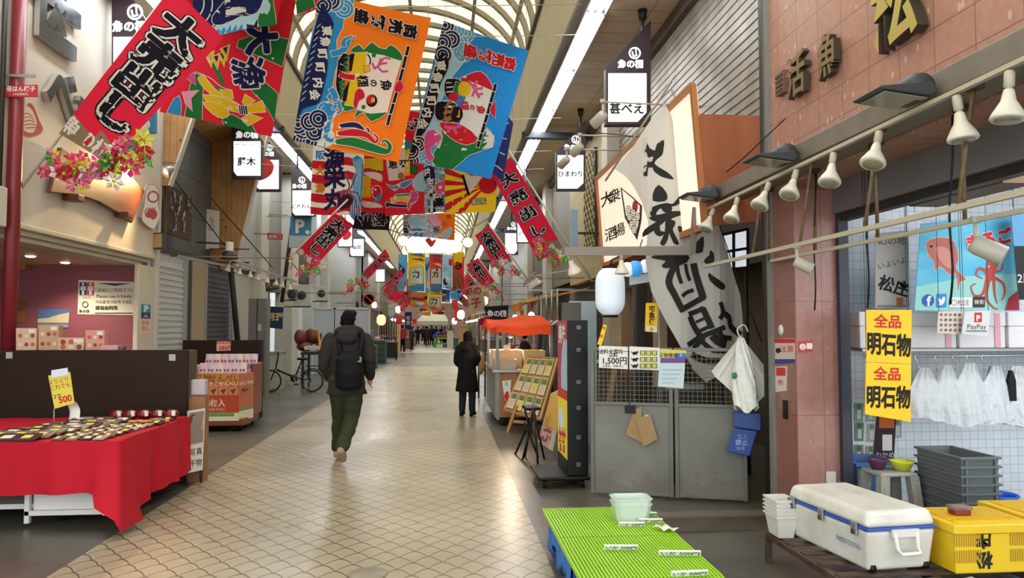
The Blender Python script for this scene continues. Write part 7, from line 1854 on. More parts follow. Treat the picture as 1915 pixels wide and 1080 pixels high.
sheet('festival_banner', q, facing(q, 12.0), cloth_m('#2a356e'), a, wv(.6), 6, 8, 'dark blue banner strip peeking out right of the big blue one', 'banner', 'festival banners')
q = [(760, 206), (806, 214), (800, 300), (756, 296)]
a = Art(q, .0003); a.text('繁', (771, 234), 24, K_bl, right=(.1, 1), up=(1, 0), bold=.05, outs=((K_w, .1),)); a.poly([(756, 262), (778, 270), (776, 285), (756, 282)], K_sky, sm=2); a.rect(770, 270, 796, 300, K_ye); a.text('荘', (782, 290), 18, K_bl)
sheet('festival_banner', q, facing(q, 14.8), K_rd, a, wv(.3), 6, 8, 'red banner with one black character seen between the orange and blue ones', 'banner', 'festival banners')
q = [(755, 402), (851, 397), (850, 449), (754, 440)]
a = Art(q, .0003).crop(560, 270, 5.144); a.scales([(1020 + 55 * (k % 6), 700 + 60 * (k // 6)) for k in range(24)], 52, cloth_m('#4a86b3'), K_w, 3, 8); a.scales([(1020, 700), (1030, 780), (1010, 840)], 50, K_navy, K_w, 3, 8)
a.poly([(1050, 720), (1130, 690), (1210, 740), (1230, 820), (1150, 800), (1080, 800)], K_pale, K_w, 1, sm=2); a.poly([(1220, 680), (1330, 690), (1370, 760), (1340, 820), (1280, 760)], K_lp, K_w, 1, sm=2); a.poly([(1310, 640), (1500, 640), (1500, 920), (1440, 910), (1400, 780), (1340, 720)], K_or, sm=1)
a.poly([(1350, 880), (1450, 800), (1460, 850), (1420, 905)], K_pale, K_w, 1, sm=2); a.text('魚', (1435, 695), 60, K_bl); a.text('の', (1385, 765), 60, K_bl); a.text('棚', (1320, 820), 70, K_bl)
sheet('festival_banner', q, facing(q, 16.5), K_or, a, wv(1.9), 10, 8, 'orange and blue wave banner just over the lit arch sign', 'banner', 'festival banners')
# wires the banners hang from
for k, (y, z) in enumerate(((9.0, 5.75), (9.35, 6.0), (9.9, 5.9), (10.6, 5.75), (12.3, 5.0), (13.4, 4.7), (14.5, 4.6), (16.5, 4.2))):
    mb = MB(); mb.tube([(-3.7, y, z + .1), (-0.9, y, z - .05), (1.95, y, z + .1)], .006, M_rope, 6); tag(mb.build('banner_wire'), 'thin wire across the arcade holding banners, %s from the near end' % ORD[k], 'wire', 'banner wires')

# --- red sale flags on slanting poles, with paper flowers
F_cols = [mat('petal_' + h, '#' + h, .6, translucent=.3) for h in ('e0407f', 'd9d94a', '2fb04f', 'e8e4dc', 'd22f3f', 'e86aa6')]
def flower_mesh(m, n=6, r=.06):
    mb = MB()
    for k in range(n):
        g = 2 * pi * k / n; d = Vector((cos(g), sin(g), 0)); e = Vector((-sin(g), cos(g), 0))
        mb.add([d * .008, d * r * .6 + e * r * .3 + Vector((0, 0, .018)), d * r + Vector((0, 0, .008)), d * r * .6 - e * r * .3 + Vector((0, 0, .018))], [(0, 1, 2, 3)], m)
    mb.ball((0, 0, .012), .012, F_cols[1], 6, 4)
    o = mb.build('flower', loc=(0, 0, 0)); me = o.data; bpy.data.objects.remove(o); return me
F_me = [flower_mesh(m) for m in F_cols]
def garland(pts, y, n, sc, label, spread=.14):
    P = [at(u, v, y=y) for u, v in pts]; t = thing('flower_garland', label, 'garland', P[0], 'flower garlands on the sale flags')
    mb = MB(); mb.tube(smooth_line([tuple(p) for p in P], 4), .008, mat('stem_green', '#3f7a45', .7), 6); mb.build('stem', t)
    for k in range(n):
        f = (k + .5) / n * (len(P) - 1); i = min(int(f), len(P) - 2); p = P[i].lerp(P[i + 1], f - i)
        o = bpy.data.objects.new('flower', F_me[[0, 1, 5, 2, 4, 0, 3, 5, 1, 4, 2][k % 11]]); COL.objects.link(o); o.parent = t
        o.location = p + Vector(((rnd.random() - .5) * spread * 2, -.03 - rnd.random() * .12, (rnd.random() - .5) * spread * 2)) - P[0]
        o.rotation_euler = (pi / 2 + (rnd.random() - .5) * 1.4, (rnd.random() - .5) * 1.4, rnd.random() * 6); o.scale = (sc * (.8 + .5 * rnd.random()),) * 3
def sale_flag(A, B, D, C, y, pole, label, fine=True, body=None, yk=.0):
    """A pole side top, B outer top, D outer bottom, C pole side bottom"""
    left = A[0] < B[0]
    q = [A, B, D, C]; up = ((A[0] + B[0] - C[0] - D[0]) / 2, (A[1] + B[1] - C[1] - D[1]) / 2); L_ = hypot(*up); u_ = (up[0] / L_, up[1] / L_); r_ = (-u_[1], u_[0])
    wd = hypot(A[0] - B[0], A[1] - B[1]); mx_ = lambda f, g=.5: tuple((A[i] * (1 - g) + B[i] * g) * (1 - f) + (C[i] * (1 - g) + D[i] * g) * f for i in (0, 1))
    if not left: q = [B, A, C, D]
    a = Art(q, .0003 if y < 14 else .0012); lo = lambda f, g: mx_(f, g if left else 1 - g)
    a.poly([lo(.86, -.1), lo(.92, .45), lo(.86, .5), lo(.93, 1.1), lo(1.1, 1.1), lo(1.1, -.1)] if fine else [lo(.88, -.1), lo(.88, .6), lo(1.1, .6), lo(1.1, -.1)], cloth_m('#8f7f62'))
    if fine: a.text('魚の棚', lo(.945, .4), wd * .26, K_w, right=r_, bold=.03)
    for k, ch in enumerate(body or '大売出し'): a.text(ch, lo(.16 + .19 * k, .5), wd * .5, K_bl, right=r_, bold=.048, outs=((K_bl, .125), (K_w, .092)) if fine else ((K_w, .08),), sx=1.35)
    st_ = L_ / 4
    o = thing('sale_flag', label, 'flag', at(C[0], C[1], y=y), 'red sale flags')
    cs = [at(u, v, y=y) for u, v in q]
    sheet('cloth', q, cs, K_nob, a, wv(L_, 0, .6), 8, 14, parent=o)
    p0, p1 = at(*pole[0], y=y), at(*pole[1], y=y + yk); p0.y += .03; p1.y += .03
    mb = MB(); mb.tube([p0, p1], .016, M_rope, 8); mb.build('pole', o)
    if y > 9: wallbar(o, p1)
    return o
sale_flag((322, -25), (418, 70), (205, 308), (112, 250), 8.3, ((345, -60), (28, 362)), 'largest red sale flag, slanting from the white wall at the upper left')
mb = MB(); p = at(30, 358, y=8.3); mb.tube([p, Vector((XL, 8.2, p.z - .12))], .03, M_white); tag(mb.build('flag_socket'), 'white socket on the wall carrying the largest red flag', 'socket')
garland([(105, 302), (140, 320), (190, 335), (215, 310), (245, 290), (285, 280)], 8.25, 60, 1.6, 'dense paper flower garland under the largest red flag', .13)
sale_flag((626, 398), (662, 420), (588, 500), (553, 472), 13.0, ((650, 372), (541, 482)), 'red sale flag second on the left, under the squid banner')
garland([(545, 490), (562, 508), (585, 505), (607, 490)], 12.95, 20, 1.3, 'flower garland on the second red flag on the left', .1)
sale_flag((955, 293), (918, 325), (1008, 488), (1052, 462), 12.5, ((945, 270), (1108, 525)), 'red sale flag nearest on the right, slanting down to the steel beam')
garland([(995, 450), (1012, 470), (1030, 478), (1058, 490)], 12.4, 26, 1.4, 'flower garland on the nearest red flag on the right', .1)
flg = [((915, 422), (888, 440), (930, 503), (958, 487), 18, ((912, 415), (985, 520)), 'red sale flag on the right, next beyond the nearest', [(930, 495), (950, 505), (980, 522)]),
       ((893, 482), (872, 495), (905, 538), (925, 526), 23, ((888, 474), (945, 550)), 'red sale flag on the right, third from the near end', [(908, 530), (925, 538), (940, 550)]),
       ((720, 465), (729, 480), (688, 522), (676, 512), 20, ((724, 460), (648, 548)), 'red sale flag on the left above the no-parking sign', [(652, 540), (668, 530), (684, 526)]),
       ((748, 503), (757, 514), (720, 547), (712, 540), 27.6, ((752, 500), (708, 550)), 'small red sale flag on the left, fourth from the near end', None),
       ((775, 545), (783, 552), (760, 575), (752, 568), 36, ((778, 542), (744, 578)), 'tiny red sale flag on the left beyond the wall of banners', None),
       ((764, 535), (773, 543), (748, 572), (740, 565), 33, ((768, 532), (735, 576)), 'tiny red sale flag on the left before the farthest one', None),
       ((862, 548), (850, 556), (872, 575), (882, 568), 36, ((860, 545), (890, 578)), 'tiny red sale flag on the right beyond the wall of banners', None),
       ((880, 515), (868, 523), (892, 556), (903, 550), 29, ((878, 512), (912, 560)), 'small red sale flag on the right, fourth from the near end', [(895, 548), (905, 556), (915, 562)])]
for k, (A, B, D, C, y, pole, lab, gl) in enumerate(flg):
    sale_flag(A, B, D, C, y, pole, lab, y < 19)
    if gl: garland(gl, y - .05, 16, 1.7, 'flower garland below the ' + lab, .16)

# --- far wall of banners beyond the arch sign
far_b = [(745, 475, 762, 545, '#5f9fc6', 'f'), (763, 472, 795, 545, '#e0bb24', 'k'), (795, 480, 803, 548, '#7fb3d0', 'f'), (803, 474, 828, 545, '#c93a2c', 'k'), (828, 476, 846, 540, '#8fb9cc', 'f'), (846, 470, 868, 540, '#c0302a', 's'),
         (768, 545, 800, 575, '#d9772a', 'f'), (800, 542, 826, 580, '#d8c02a', 'k'), (826, 540, 842, 565, '#2f4f93', 'f'), (780, 575, 806, 590, '#e09a2a', 'f'), (808, 572, 832, 588, '#d9502a', 'f'), (842, 535, 862, 560, '#4f95c4', 'f')]
for k, (u0, v0, u1, v1, h, kind) in enumerate(far_b):
    q = [(u0, v0), (u1, v0 + 1), (u1 - 1, v1), (u0, v1 - 1)]; a = Art(q, .003); w, hh = u1 - u0, v1 - v0
    if kind == 'k':
        for i, h2 in enumerate(('#2f7fbf', '#d22f2a', '#e8d6b0')): a.poly([(u0 + w * .1 * i, v0 + hh * (.05 + .1 * i)), (u1 - w * .2, v0 + hh * (.02 + .12 * i)), (u1, v0 + hh * (.12 + .12 * i))], cloth_m(h2))
        a.poly([(u0 + w * .15, v0 + hh * .4), (u1 - w * .15, v0 + hh * .38), (u1 - w * .1, v0 + hh * .8), (u0 + w * .1, v0 + hh * .8)], K_w, K_bl, .6); a.text('力', (u0 + w * .45, v0 + hh * .55), w * .5, K_bl, bold=.03); a.poly([(u0, v1 - hh * .15), (u1, v1 - hh * .2), (u1, v1), (u0, v1)], cloth_m('#3f8fc0'))
    elif kind == 's':
        for i in range(6): g = .6 + i * .35; a.raw([(u0 + 2, v0 + hh * .45), (u0 + 40 * cos(g), v0 + hh * .45 + 60 * sin(g)), (u0 + 40 * cos(g + .17), v0 + hh * .45 + 60 * sin(g + .17))], [(0, 1, 2)], K_gr)
        a.poly([(u0, v0), (u1, v0), (u1 - 4, v0 + hh * .3), (u0 + 4, v0 + hh * .4)], K_ye); a.text('の', (u0 + w * .5, v0 + hh * .38), w * .7, K_bl, right=(.1, 1), bold=.05)
    else:
        for i in range(7): x, y = u0 + rnd.random() * w, v0 + rnd.random() * hh; a.poly([(x, y), (x + w * .4, y + hh * .06), (x + w * .3, y + hh * .2), (x - w * .1, y + hh * .16)], cloth_m(['#e6e2d8', '#2b6fae', '#d9b52a', '#c8302c', '#7fb3d0', '#2a2f5c'][(i + k) % 6]), sm=2)
    sheet('festival_banner', q, facing(q, 31 + (k % 4) * 1.1), cloth_m(h), a, wv(k, 0, 2), 6, 8, 'small banner in the far banner wall under the arch sign, %s from upper left' % ORD[k], 'banner', 'far festival banners')

# --- lit arch sign and globe lamps
asg = thing('arch_sign', 'glowing white arched sign with red flower across the arcade', 'sign', at(808, 470, y=30))
pts = [(762, 470), (765, 446), (785, 441), (808, 439), (832, 442), (848, 447), (855, 471)]
mb = MB(); mb.prism([at(u, v, y=30) for u, v in pts], (0, .3, 0), mat('arch_glow', '#f4f8fb', .5, emit=1.0)); mb.build('panel', asg)
a = Art([(762, 440), (855, 440), (855, 471), (762, 471)], .003); a.poly([(795, 448), (803, 444), (808, 450), (816, 446), (812, 456), (806, 462), (800, 456)], M_red, sm=2); a.text('魚の棚商店街', (808, 466), 7, col('#8f98a0'))
S, n = bilin(facing(a.q, 29.98)); mb = MB(); a.lay(mb, S, n); mb.keep_normals = True; mb.build('lettering', asg)
mb = MB(); mb.bar(at(762, 442, y=30.2), (-3.75, 30.2, 6.1), .05, .05, M_grey); mb.bar(at(855, 444, y=30.2), (1.95, 30.2, 6.1), .05, .05, M_grey); mb.build('stay', asg)
for k, (u, v) in enumerate(((754, 450), (838, 455), (856, 443), (875, 453))):
    t = thing('globe_lamp', 'round glowing globe lamp beside the arch sign, %s' % ['alone at its left', 'lowest at its right', 'larger one at its right', 'rightmost'][k], 'lamp', at(u, v, y=29.4), 'globe lamps at the arch sign'); c = at(u, v, y=29.4)
    mb = MB(); mb.ball(c, .19, mat('globe_glow', '#fff4e2', .4, emit=1.1), 18, 12); mb.build('globe', t)
    mb = MB(); mb.tube([c + Vector((0, 0, .19)), (c.x, 29.4, 7.95 + 2 * math.sqrt(max(0, 1 - ((c.x + .9) / 2.8) ** 2)))], .015, M_rope); mb.build('rod', t)

q = [(250, 196), (291, 196), (290, 248), (250, 247)]
a = Art(q, .0005); a.disc((272, 233), 9, M_paper); a.text('割', (272, 233), 13, M_red, bold=.03)
flat('teal_sign', facing(q, 12.0), mat('sign_teal', '#2f7aa0', .5), a, .08, None, 'teal projecting sign with a round white disc, behind the largest red flag', 'sign')
mb = MB(); p = at(252, 222, y=12.04); mb.bar(p, (XL, 12.04, p.z), .04, .04, M_dark); tag(mb.build('sign_bracket'), 'short bar fixing the teal sign to the white wall', 'bar')
def proj(P):
    d = ROT.transposed() @ (Vector(P) - EYE); return (CX - F * d.x / d.z, CY + F * d.y / d.z)
for k in range(16):                                   # the long double row of small sale flags going on down the street
    sd = -1 if k % 2 else 1; y = 47 + 2.2 * (k // 2); xw = XW if sd > 0 else XL
    A, B, D, C = (proj((xw - sd * dx, y, z)) for dx, z in ((1.9, 4.9), (2.4, 4.5), (1.3, 3.2), (.8, 3.6)))
    sale_flag(A, B, D, C, y, (proj((xw - sd * 2.1, y, 5.2)), proj((xw, y, 3.0))), 'tiny far sale flag on the %s side, %s in the row beyond the cross street' % ('left' if sd < 0 else 'right', ORD[k // 2]), False)
# ================================================================ people
M_skin = mat('skin', '#b98a70', .55); M_hair = mat('hair_black', '#0a0808', .8, spec=.15)
def fuse(mb, name, parent=None, voxel=.012, sm=3, loc=None, wrinkle=0, wf=9):
    """grow everything in mb into one continuous skin"""
    mb.mats[:] = mb.mats[:1]; mb.m = [0] * len(mb.m)
    o = mb.build(name, parent, loc=loc)
    r = o.modifiers.new('r', 'REMESH'); r.mode = 'VOXEL'; r.voxel_size = voxel; r.use_smooth_shade = True
    s = o.modifiers.new('s', 'SMOOTH'); s.iterations = sm; s.factor = .5
    dg = bpy.context.evaluated_depsgraph_get(); dg.update()
    me = bpy.data.meshes.new_from_object(o.evaluated_get(dg))
    o.modifiers.clear(); old = o.data; o.data = me; bpy.data.meshes.remove(old)
    if wrinkle:
        from mathutils import noise as nz
        for v in me.vertices:
            c = v.co; v.co = c + v.normal * wrinkle * (nz.noise(Vector((c.x * wf * .8, c.y * wf * .8, c.z * wf * 1.6))) + .5 * nz.noise(c * wf * 2.3))
    if not me.materials: me.materials.append(mb.mats[0])
    for p in me.polygons: p.use_smooth = True; p.material_index = 0
    return o
def limb(mb, pts, rs, m=None):
    m = m or M_skin
    P = smooth_line([(*p, r) for p, r in zip(pts, rs)], 4)
    mb.tube([p[:3] for p in P], [p[3] for p in P], m, 12)
    for p, r in ((pts[0], rs[0]), (pts[-1], rs[-1])): mb.ball(p, r * .98, m, 12, 8)
def rings(mb, rows, m, n=22):
    """rows: (cx, cy, z, rx, ry)"""
    mb.loft([[Vector((cx + rx * cos(2 * pi * k / n), cy + ry * sin(2 * pi * k / n), z)) for k in range(n)] for cx, cy, z, rx, ry in rows], m)
class Fig:
    """poses are given as x right, y forward, z up round the figure's own base, then turned"""
    def __init__(s, base, h, yaw):
        s.b = Vector(base); s.k = h / 1.75; s.r = Matrix.Rotation(yaw, 3, 'Z')
    def __call__(s, x, y, z): return s.b + s.r @ Vector((x * s.k, y * s.k, z * s.k))
    def xf(s, mb): mb.v = [s.b + s.r @ (p * s.k) for p in mb.v]; return mb
def hand(mb, wrist, d, thumb, fine=True):
    """palm, four curled fingers and a thumb; d = pointing direction"""
    d = Vector(d).normalized(); t = Vector(thumb); t = (t - d * t.dot(d)).normalized(); n = d.cross(t)
    w = Vector(wrist); mb.ball(w + d * .05, (.032, .032, .045), M_skin, 10, 8)
    if not fine: mb.ball(w + d * .1, (.028, .028, .045), M_skin, 8, 6); return
    for k, ln in enumerate((.062, .07, .066, .052)):
        b = w + d * .085 + t * (.03 - .02 * k); c = b + d * ln * .5 + n * .006; limb(mb, [b - d * .03, c, c + d * ln * .4 + n * .022], [.009, .0085, .007])
    b = w + d * .03 + t * .028; limb(mb, [b, b + t * .025 + d * .025, b + t * .03 + d * .055], [.011, .009, .008])
def head(mb, c, yaw, tilt=0, r=.1):
    q = Matrix.Rotation(yaw, 3, 'Z') @ Matrix.Rotation(tilt, 3, 'X'); c = Vector(c)
    def P(x, y, z): return c + q @ Vector((x, y, z))
    rows = []
    n = 18
    for z, rx, ry, oy in ((-.115, .03, .035, .035), (-.1, .05, .06, .025), (-.06, .062, .08, .012), (-.01, .071, .09, .0), (.04, .075, .096, -.004), (.085, .066, .084, -.008), (.112, .04, .05, -.01), (.12, .01, .015, -.01)):
        rows.append([P(rx * cos(2 * pi * k / n), oy + ry * sin(2 * pi * k / n), z) for k in range(n)])
    mb.loft(rows, M_skin)
    limb(mb, [P(0, .085, .01), P(0, .1, -.02), P(0, .108, -.035)], [.011, .014, .014])
    limb(mb, [P(-.02, .088, -.062), P(.02, .088, -.062)], [.01, .01]); limb(mb, [P(-.04, .075, .02), P(.04, .075, .02)], [.012, .012])
    for s_ in (-1, 1): mb.ball(P(s_ * .077, -.005, -.012), (.012, .02, .032), M_skin, 8, 6)
    return P
def person(base, h, yaw, label, pose, cols, voxel=.012, fine=False, hv=0, **ex):
    """pose: joints; cols: jacket, trousers, shoes"""
    f = Fig(base, h, yaw); J = pose
    mb = MB(); hx = J['head']
    limb(mb, [J['pelvis'], J['chest']], [.13, .13]); limb(mb, [J['chest'], J['neck'], hx], [.11, .055, .05])
    P = head(mb, hx, hv, J.get('tilt', 0))
    for s_, S_ in ((-1, 'L'), (1, 'R')):
        sh, el, wr = J['arm' + S_]; limb(mb, [sh, el, wr], [.05, .042, .028]); d = Vector(wr) - Vector(el); hand(mb, wr, d, J.get('thumb', (-s_ * .3, .9, 0)), fine)
        hp, kn, an = J['leg' + S_]; limb(mb, [hp, kn, an], [.085, .058, .042]); t = Vector(J['toe' + S_]); limb(mb, [an, (Vector(an) + t) / 2 - Vector((0, 0, .0)), t], [.04, .038, .03])
    o = fuse(f.xf(mb), 'person', None, voxel * .75 if fine else voxel, 2, loc=f.b); tag(o, label, 'person')
    jc, tc, sc = cols; M_j, M_t, M_s = (mat('garment_' + c[1:], c, .85, spec=.2) for c in cols)
    mb = MB(); W_ = J.get('width', 1)
    ch, pv = Vector(J['chest']), Vector(J['pelvis']); hem = J['hem']
    tor = [(pv.x, pv.y, hem, J.get('hemr', .2), J.get('hemr', .2) * .75), (pv.x, pv.y, pv.z + .05, .19 * W_, .145 * W_), ((pv.x + ch.x) / 2, (pv.y + ch.y) / 2, (pv.z + ch.z) / 2 + .03, .19 * W_, .145 * W_), (ch.x, ch.y, ch.z + .02, .205 * W_, .145 * W_), (ch.x, ch.y - .01, ch.z + .13, .19 * W_, .12), (J['neck'][0], J['neck'][1] - .01, J['neck'][2] - .02, .1, .085), (J['neck'][0], J['neck'][1], J['neck'][2] + .02, .07, .07)]
    if J.get('bent'):
        mb2 = [(pv - (ch - pv) * .1, .19), (pv * .5 + ch * .5, .175), (ch, .175), (ch + (Vector(J['neck']) - ch) * .7, .11)]
        limb(mb, [tuple(p) for p, _ in mb2], [r for _, r in mb2], M_j)
    else: rings(mb, tor, M_j)
    for S_ in 'LR':
        sh, el, wr = (Vector(p) for p in J['arm' + S_]); limb(mb, [sh, el, el.lerp(wr, .88)], [.085 * W_, .072 * W_, .052 * W_], M_j)
    fuse(f.xf(mb), 'jacket', o, voxel, 4, None, .012 if fine else .006, 7)
    mb = MB(); ph = Vector(J['pelvis']); limb(mb, [ph + Vector((-.08, 0, .02)), ph + Vector((.08, 0, .02))], [.125, .125], M_t)
    lt = J.get('legr', 1)
    for S_ in 'LR':
        hp, kn, an = (Vector(p) for p in J['leg' + S_]); limb(mb, [hp, hp.lerp(kn, .5), kn, kn.lerp(an, .9)], [.11 * lt, .1 * lt, .082 * lt, .07 * lt], M_t)
    fuse(f.xf(mb), 'trousers', o, voxel, 3, None, .012 if fine else .004, 8)
    for S_ in 'LR':
        an, t = Vector(J['leg' + S_][2]), Vector(J['toe' + S_]); mb = MB(); hl = an - (t - an).normalized() * .05; hl.z = an.z - (.05 if abs(t.z - an.z) < .09 else .0)
        limb(mb, [hl, (an + t) / 2, t], [.045, .05, .038], M_s); limb(mb, [an, an * .7 + hl * .3], [.05, .05], M_s); fuse(f.xf(mb), 'shoe', o, max(.009, voxel * .7), 2)
    mb = MB(); c = Vector(hx); q = Matrix.Rotation(hv, 3, 'Z')
    def H(x, y, z): return c + q @ Vector((x, y, z))
    hl_ = J.get('hairlen', 0)
    mb.ball(H(0, -.022, .03), (.09, .1, .1), M_hair, 16, 12); mb.ball(H(0, -.045, -.01), (.084, .075, .085), M_hair, 16, 12); mb.ball(H(0, .03, .085), (.07, .075, .045), M_hair, 14, 8)
    if hl_: mb.ball(H(0, -.03, -.05 - hl_ / 2), (.095, .08, .09 + hl_ / 2), M_hair, 14, 10); [mb.ball(H(s_ * .07, .01, -.05), (.03, .05, .09), M_hair, 10, 8) for s_ in (-1, 1)]
    fuse(f.xf(mb), 'hair', o, voxel * .8, 2, None, .01 if fine else .004, 22)
    return o, f, P
walk = dict(pelvis=(0, 0, .95), chest=(.01, .01, 1.3), neck=(.015, .02, 1.5), head=(.02, .045, 1.635), hem=.8, hemr=.23, width=1.02, legr=1.08,
            armL=((-.19, .0, 1.42), (-.25, -.04, 1.16), (-.21, .05, .97)), armR=((.21, .01, 1.42), (.265, -.05, 1.18), (.26, .06, .98)), thumb=(-.2, .9, 0),
            legL=((-.09, .02, .93), (-.1, .2, .52), (-.13, .3, .12)), toeL=(-.13, .44, .05), legR=((.09, 0, .93), (.05, .05, .5), (-.03, -.2, .19)), toeR=(-.02, -.09, .07))
man, f, P = person((-1.13, 8.95, 0), 1.78, .02, 'man walking away in dark grey hooded jacket, olive trousers and black backpack', walk, ('#2b2927', '#333b24', '#a68f76'), .011, True, hv=-.45)
M_pk = mat('pack_black', '#0b0b0d', .7, spec=.2, bump=(30, .3)); M_pkg = mat('pack_grey', '#7a7a7a', .4)
mb = MB(); rings(mb, [(.05, -.21, .86, .1, .05), (.05, -.22, .9, .15, .085), (.05, -.23, 1.05, .155, .1), (.05, -.22, 1.2, .15, .09), (.06, -.19, 1.29, .1, .06)], M_pk); bp_ = fuse(f.xf(mb), 'backpack', man, .012, 3, None, .006, 10)
mb = MB(); mb.grid(lambda a, b: Vector((.04 + .15 * a, -.31 + .05 * b + .02 * a, 1.2 - .03 * a + .06 * b)), 6, 3, M_pkg); f.xf(mb).build('reflective_patch', bp_, solid=.006)
for s_ in (-1, 1):
    mb = MB(); limb(mb, [(.05 + s_ * .1, -.2, 1.24), (.05 + s_ * .13, -.13, 1.4), (.03 + s_ * .13, .02, 1.5), (.03 + s_ * .14, .15, 1.38)], [.024, .026, .026, .024], M_pk); f.xf(mb).build('strap', bp_)
mb = MB(); mb.tube([(.02 + .115 * cos(t), .015 + .1 * sin(t), 1.5 - .035 * sin(t)) for t in [k * pi / 10 for k in range(20)]], .055, mat('garment_2b2927', '#2b2927'), 10, True); mb.ball((.015, -.12, 1.45), (.13, .075, .085), mat('garment_2b2927', '#2b2927')); fuse(f.xf(mb), 'hood', man, .011, 4, None, .01, 10)
mb = MB()
ge = [P(-.06, .1, .02), P(-.075, .03, .022), P(-.078, -.01, .02)]; 
for s_ in (-1, 1):
    mb.tube([P(s_ * .035 + .026 * cos(t), .108, .018 + .019 * sin(t)) for t in [k * pi / 6 for k in range(12)]], .0025, M_chrome, 6, True); mb.tube([P(s_ * .062, .105, .022), P(s_ * .078, .03, .022), P(s_ * .079, -.005, .018)], .003, M_chrome, 6)
f.xf(mb).build('glasses', man)
stand = dict(pelvis=(0, 0, .9), chest=(0, 0, 1.25), neck=(0, .02, 1.47), head=(0, .05, 1.61), hem=.82, hemr=.21, armL=((-.19, 0, 1.39), (-.25, .0, 1.12), (-.2, .12, .95)), armR=((.19, 0, 1.39), (.25, .03, 1.12), (.19, .2, 1.0)),
             legL=((-.09, 0, .88), (-.1, .03, .48), (-.11, 0, .09)), toeL=(-.12, .14, .045), legR=((.09, 0, .88), (.1, .03, .48), (.11, 0, .09)), toeR=(.12, .14, .045))
wm = dict(stand); wm.update(hem=.5, hemr=.25, hairlen=.06, armL=((-.17, 0, 1.38), (-.22, -.02, 1.12), (-.15, .14, .98)), armR=((.17, 0, 1.38), (.24, -.02, 1.14), (.2, .16, 1.05)))
w, f, P = person((.42, 13.5, 0), 1.53, -.35, 'woman with black bobbed hair in long black coat and jeans, standing before the stall', wm, ('#131113', '#232a36', '#171516'), .014, hv=-.1)
mb = MB(); mb.tube([(.12 * cos(t), .0 + .1 * sin(t), 1.46 - .03 * sin(t)) for t in [k * pi / 10 for k in range(20)]], .045, mat('garment_131113', '#131113'), 10, True); mb.ball((0, -.12, 1.38), (.13, .06, .1), mat('garment_131113', '#131113')); fuse(f.xf(mb), 'hood', w, .013, 3)
mb = MB(); limb(mb, [(.27, .02, 1.25), (.31, .02, 1.05), (.27, .05, .9)], [.05, .075, .06], mat('bag_tan', '#9a7a50', .7)); tag(fuse(f.xf(mb), 'shoulder_bag', None, .012, 2), 'tan bag at the right side of the woman in the black coat', 'bag')
v, f, P = person((1.62, 15.0, 0), 1.55, 1.3, 'vendor in dark jacket with olive sleeves behind the orange-roofed cart', stand, ('#2b2a26', '#2a2a2c', '#171516'), .016)
bend = dict(stand); bend.update(bent=1, chest=(0, .28, 1.14), neck=(0, .47, 1.2), head=(0, .58, 1.2), tilt=-.9, armL=((-.18, .36, 1.14), (-.18, .45, .88), (-.1, .6, .75)), armR=((.18, .36, 1.14), (.18, .45, .88), (.1, .6, .75)))
far_p = [((781, 644), 1.6, .2, 'distant shopper in dark vest, leftmost of the group at the far end', stand, ('#24242a', '#1d1d22', '#2a2826')), ((791, 639), 1.65, -.1, 'distant shopper in black, second from left in the far group', stand, ('#1b1b20', '#1a1a1e', '#222')),
         ((799, 647), 1.6, .1, 'distant grey-haired shopper in dark coat at the middle of the far group', stand, ('#2a2a30', '#34322e', '#1d1b1a')), ((807, 645), 1.72, -.3, 'distant tall shopper in dark blue behind the bending person', stand, ('#20222e', '#1b1b1f', '#1d1b1a')),
         ((813, 649), 1.65, -1.3, 'distant person in bright blue jacket bending to the right', bend, ('#3a4fa8', '#16161a', '#1d1b1a')), ((752, 657), 1.72, -.4, 'distant person in red top and dark trousers at the left stalls', stand, ('#b02a34', '#16161a', '#1d1b1a'))]
for (u, v_), h, yaw, lab, ps_, cs_c in far_p:
    cs_c = tuple('#222222' if c == '#222' else c for c in cs_c); b_ = at(u, v_, z=0); person((b_.x, b_.y, 0), h, yaw, lab, ps_, cs_c, .028)
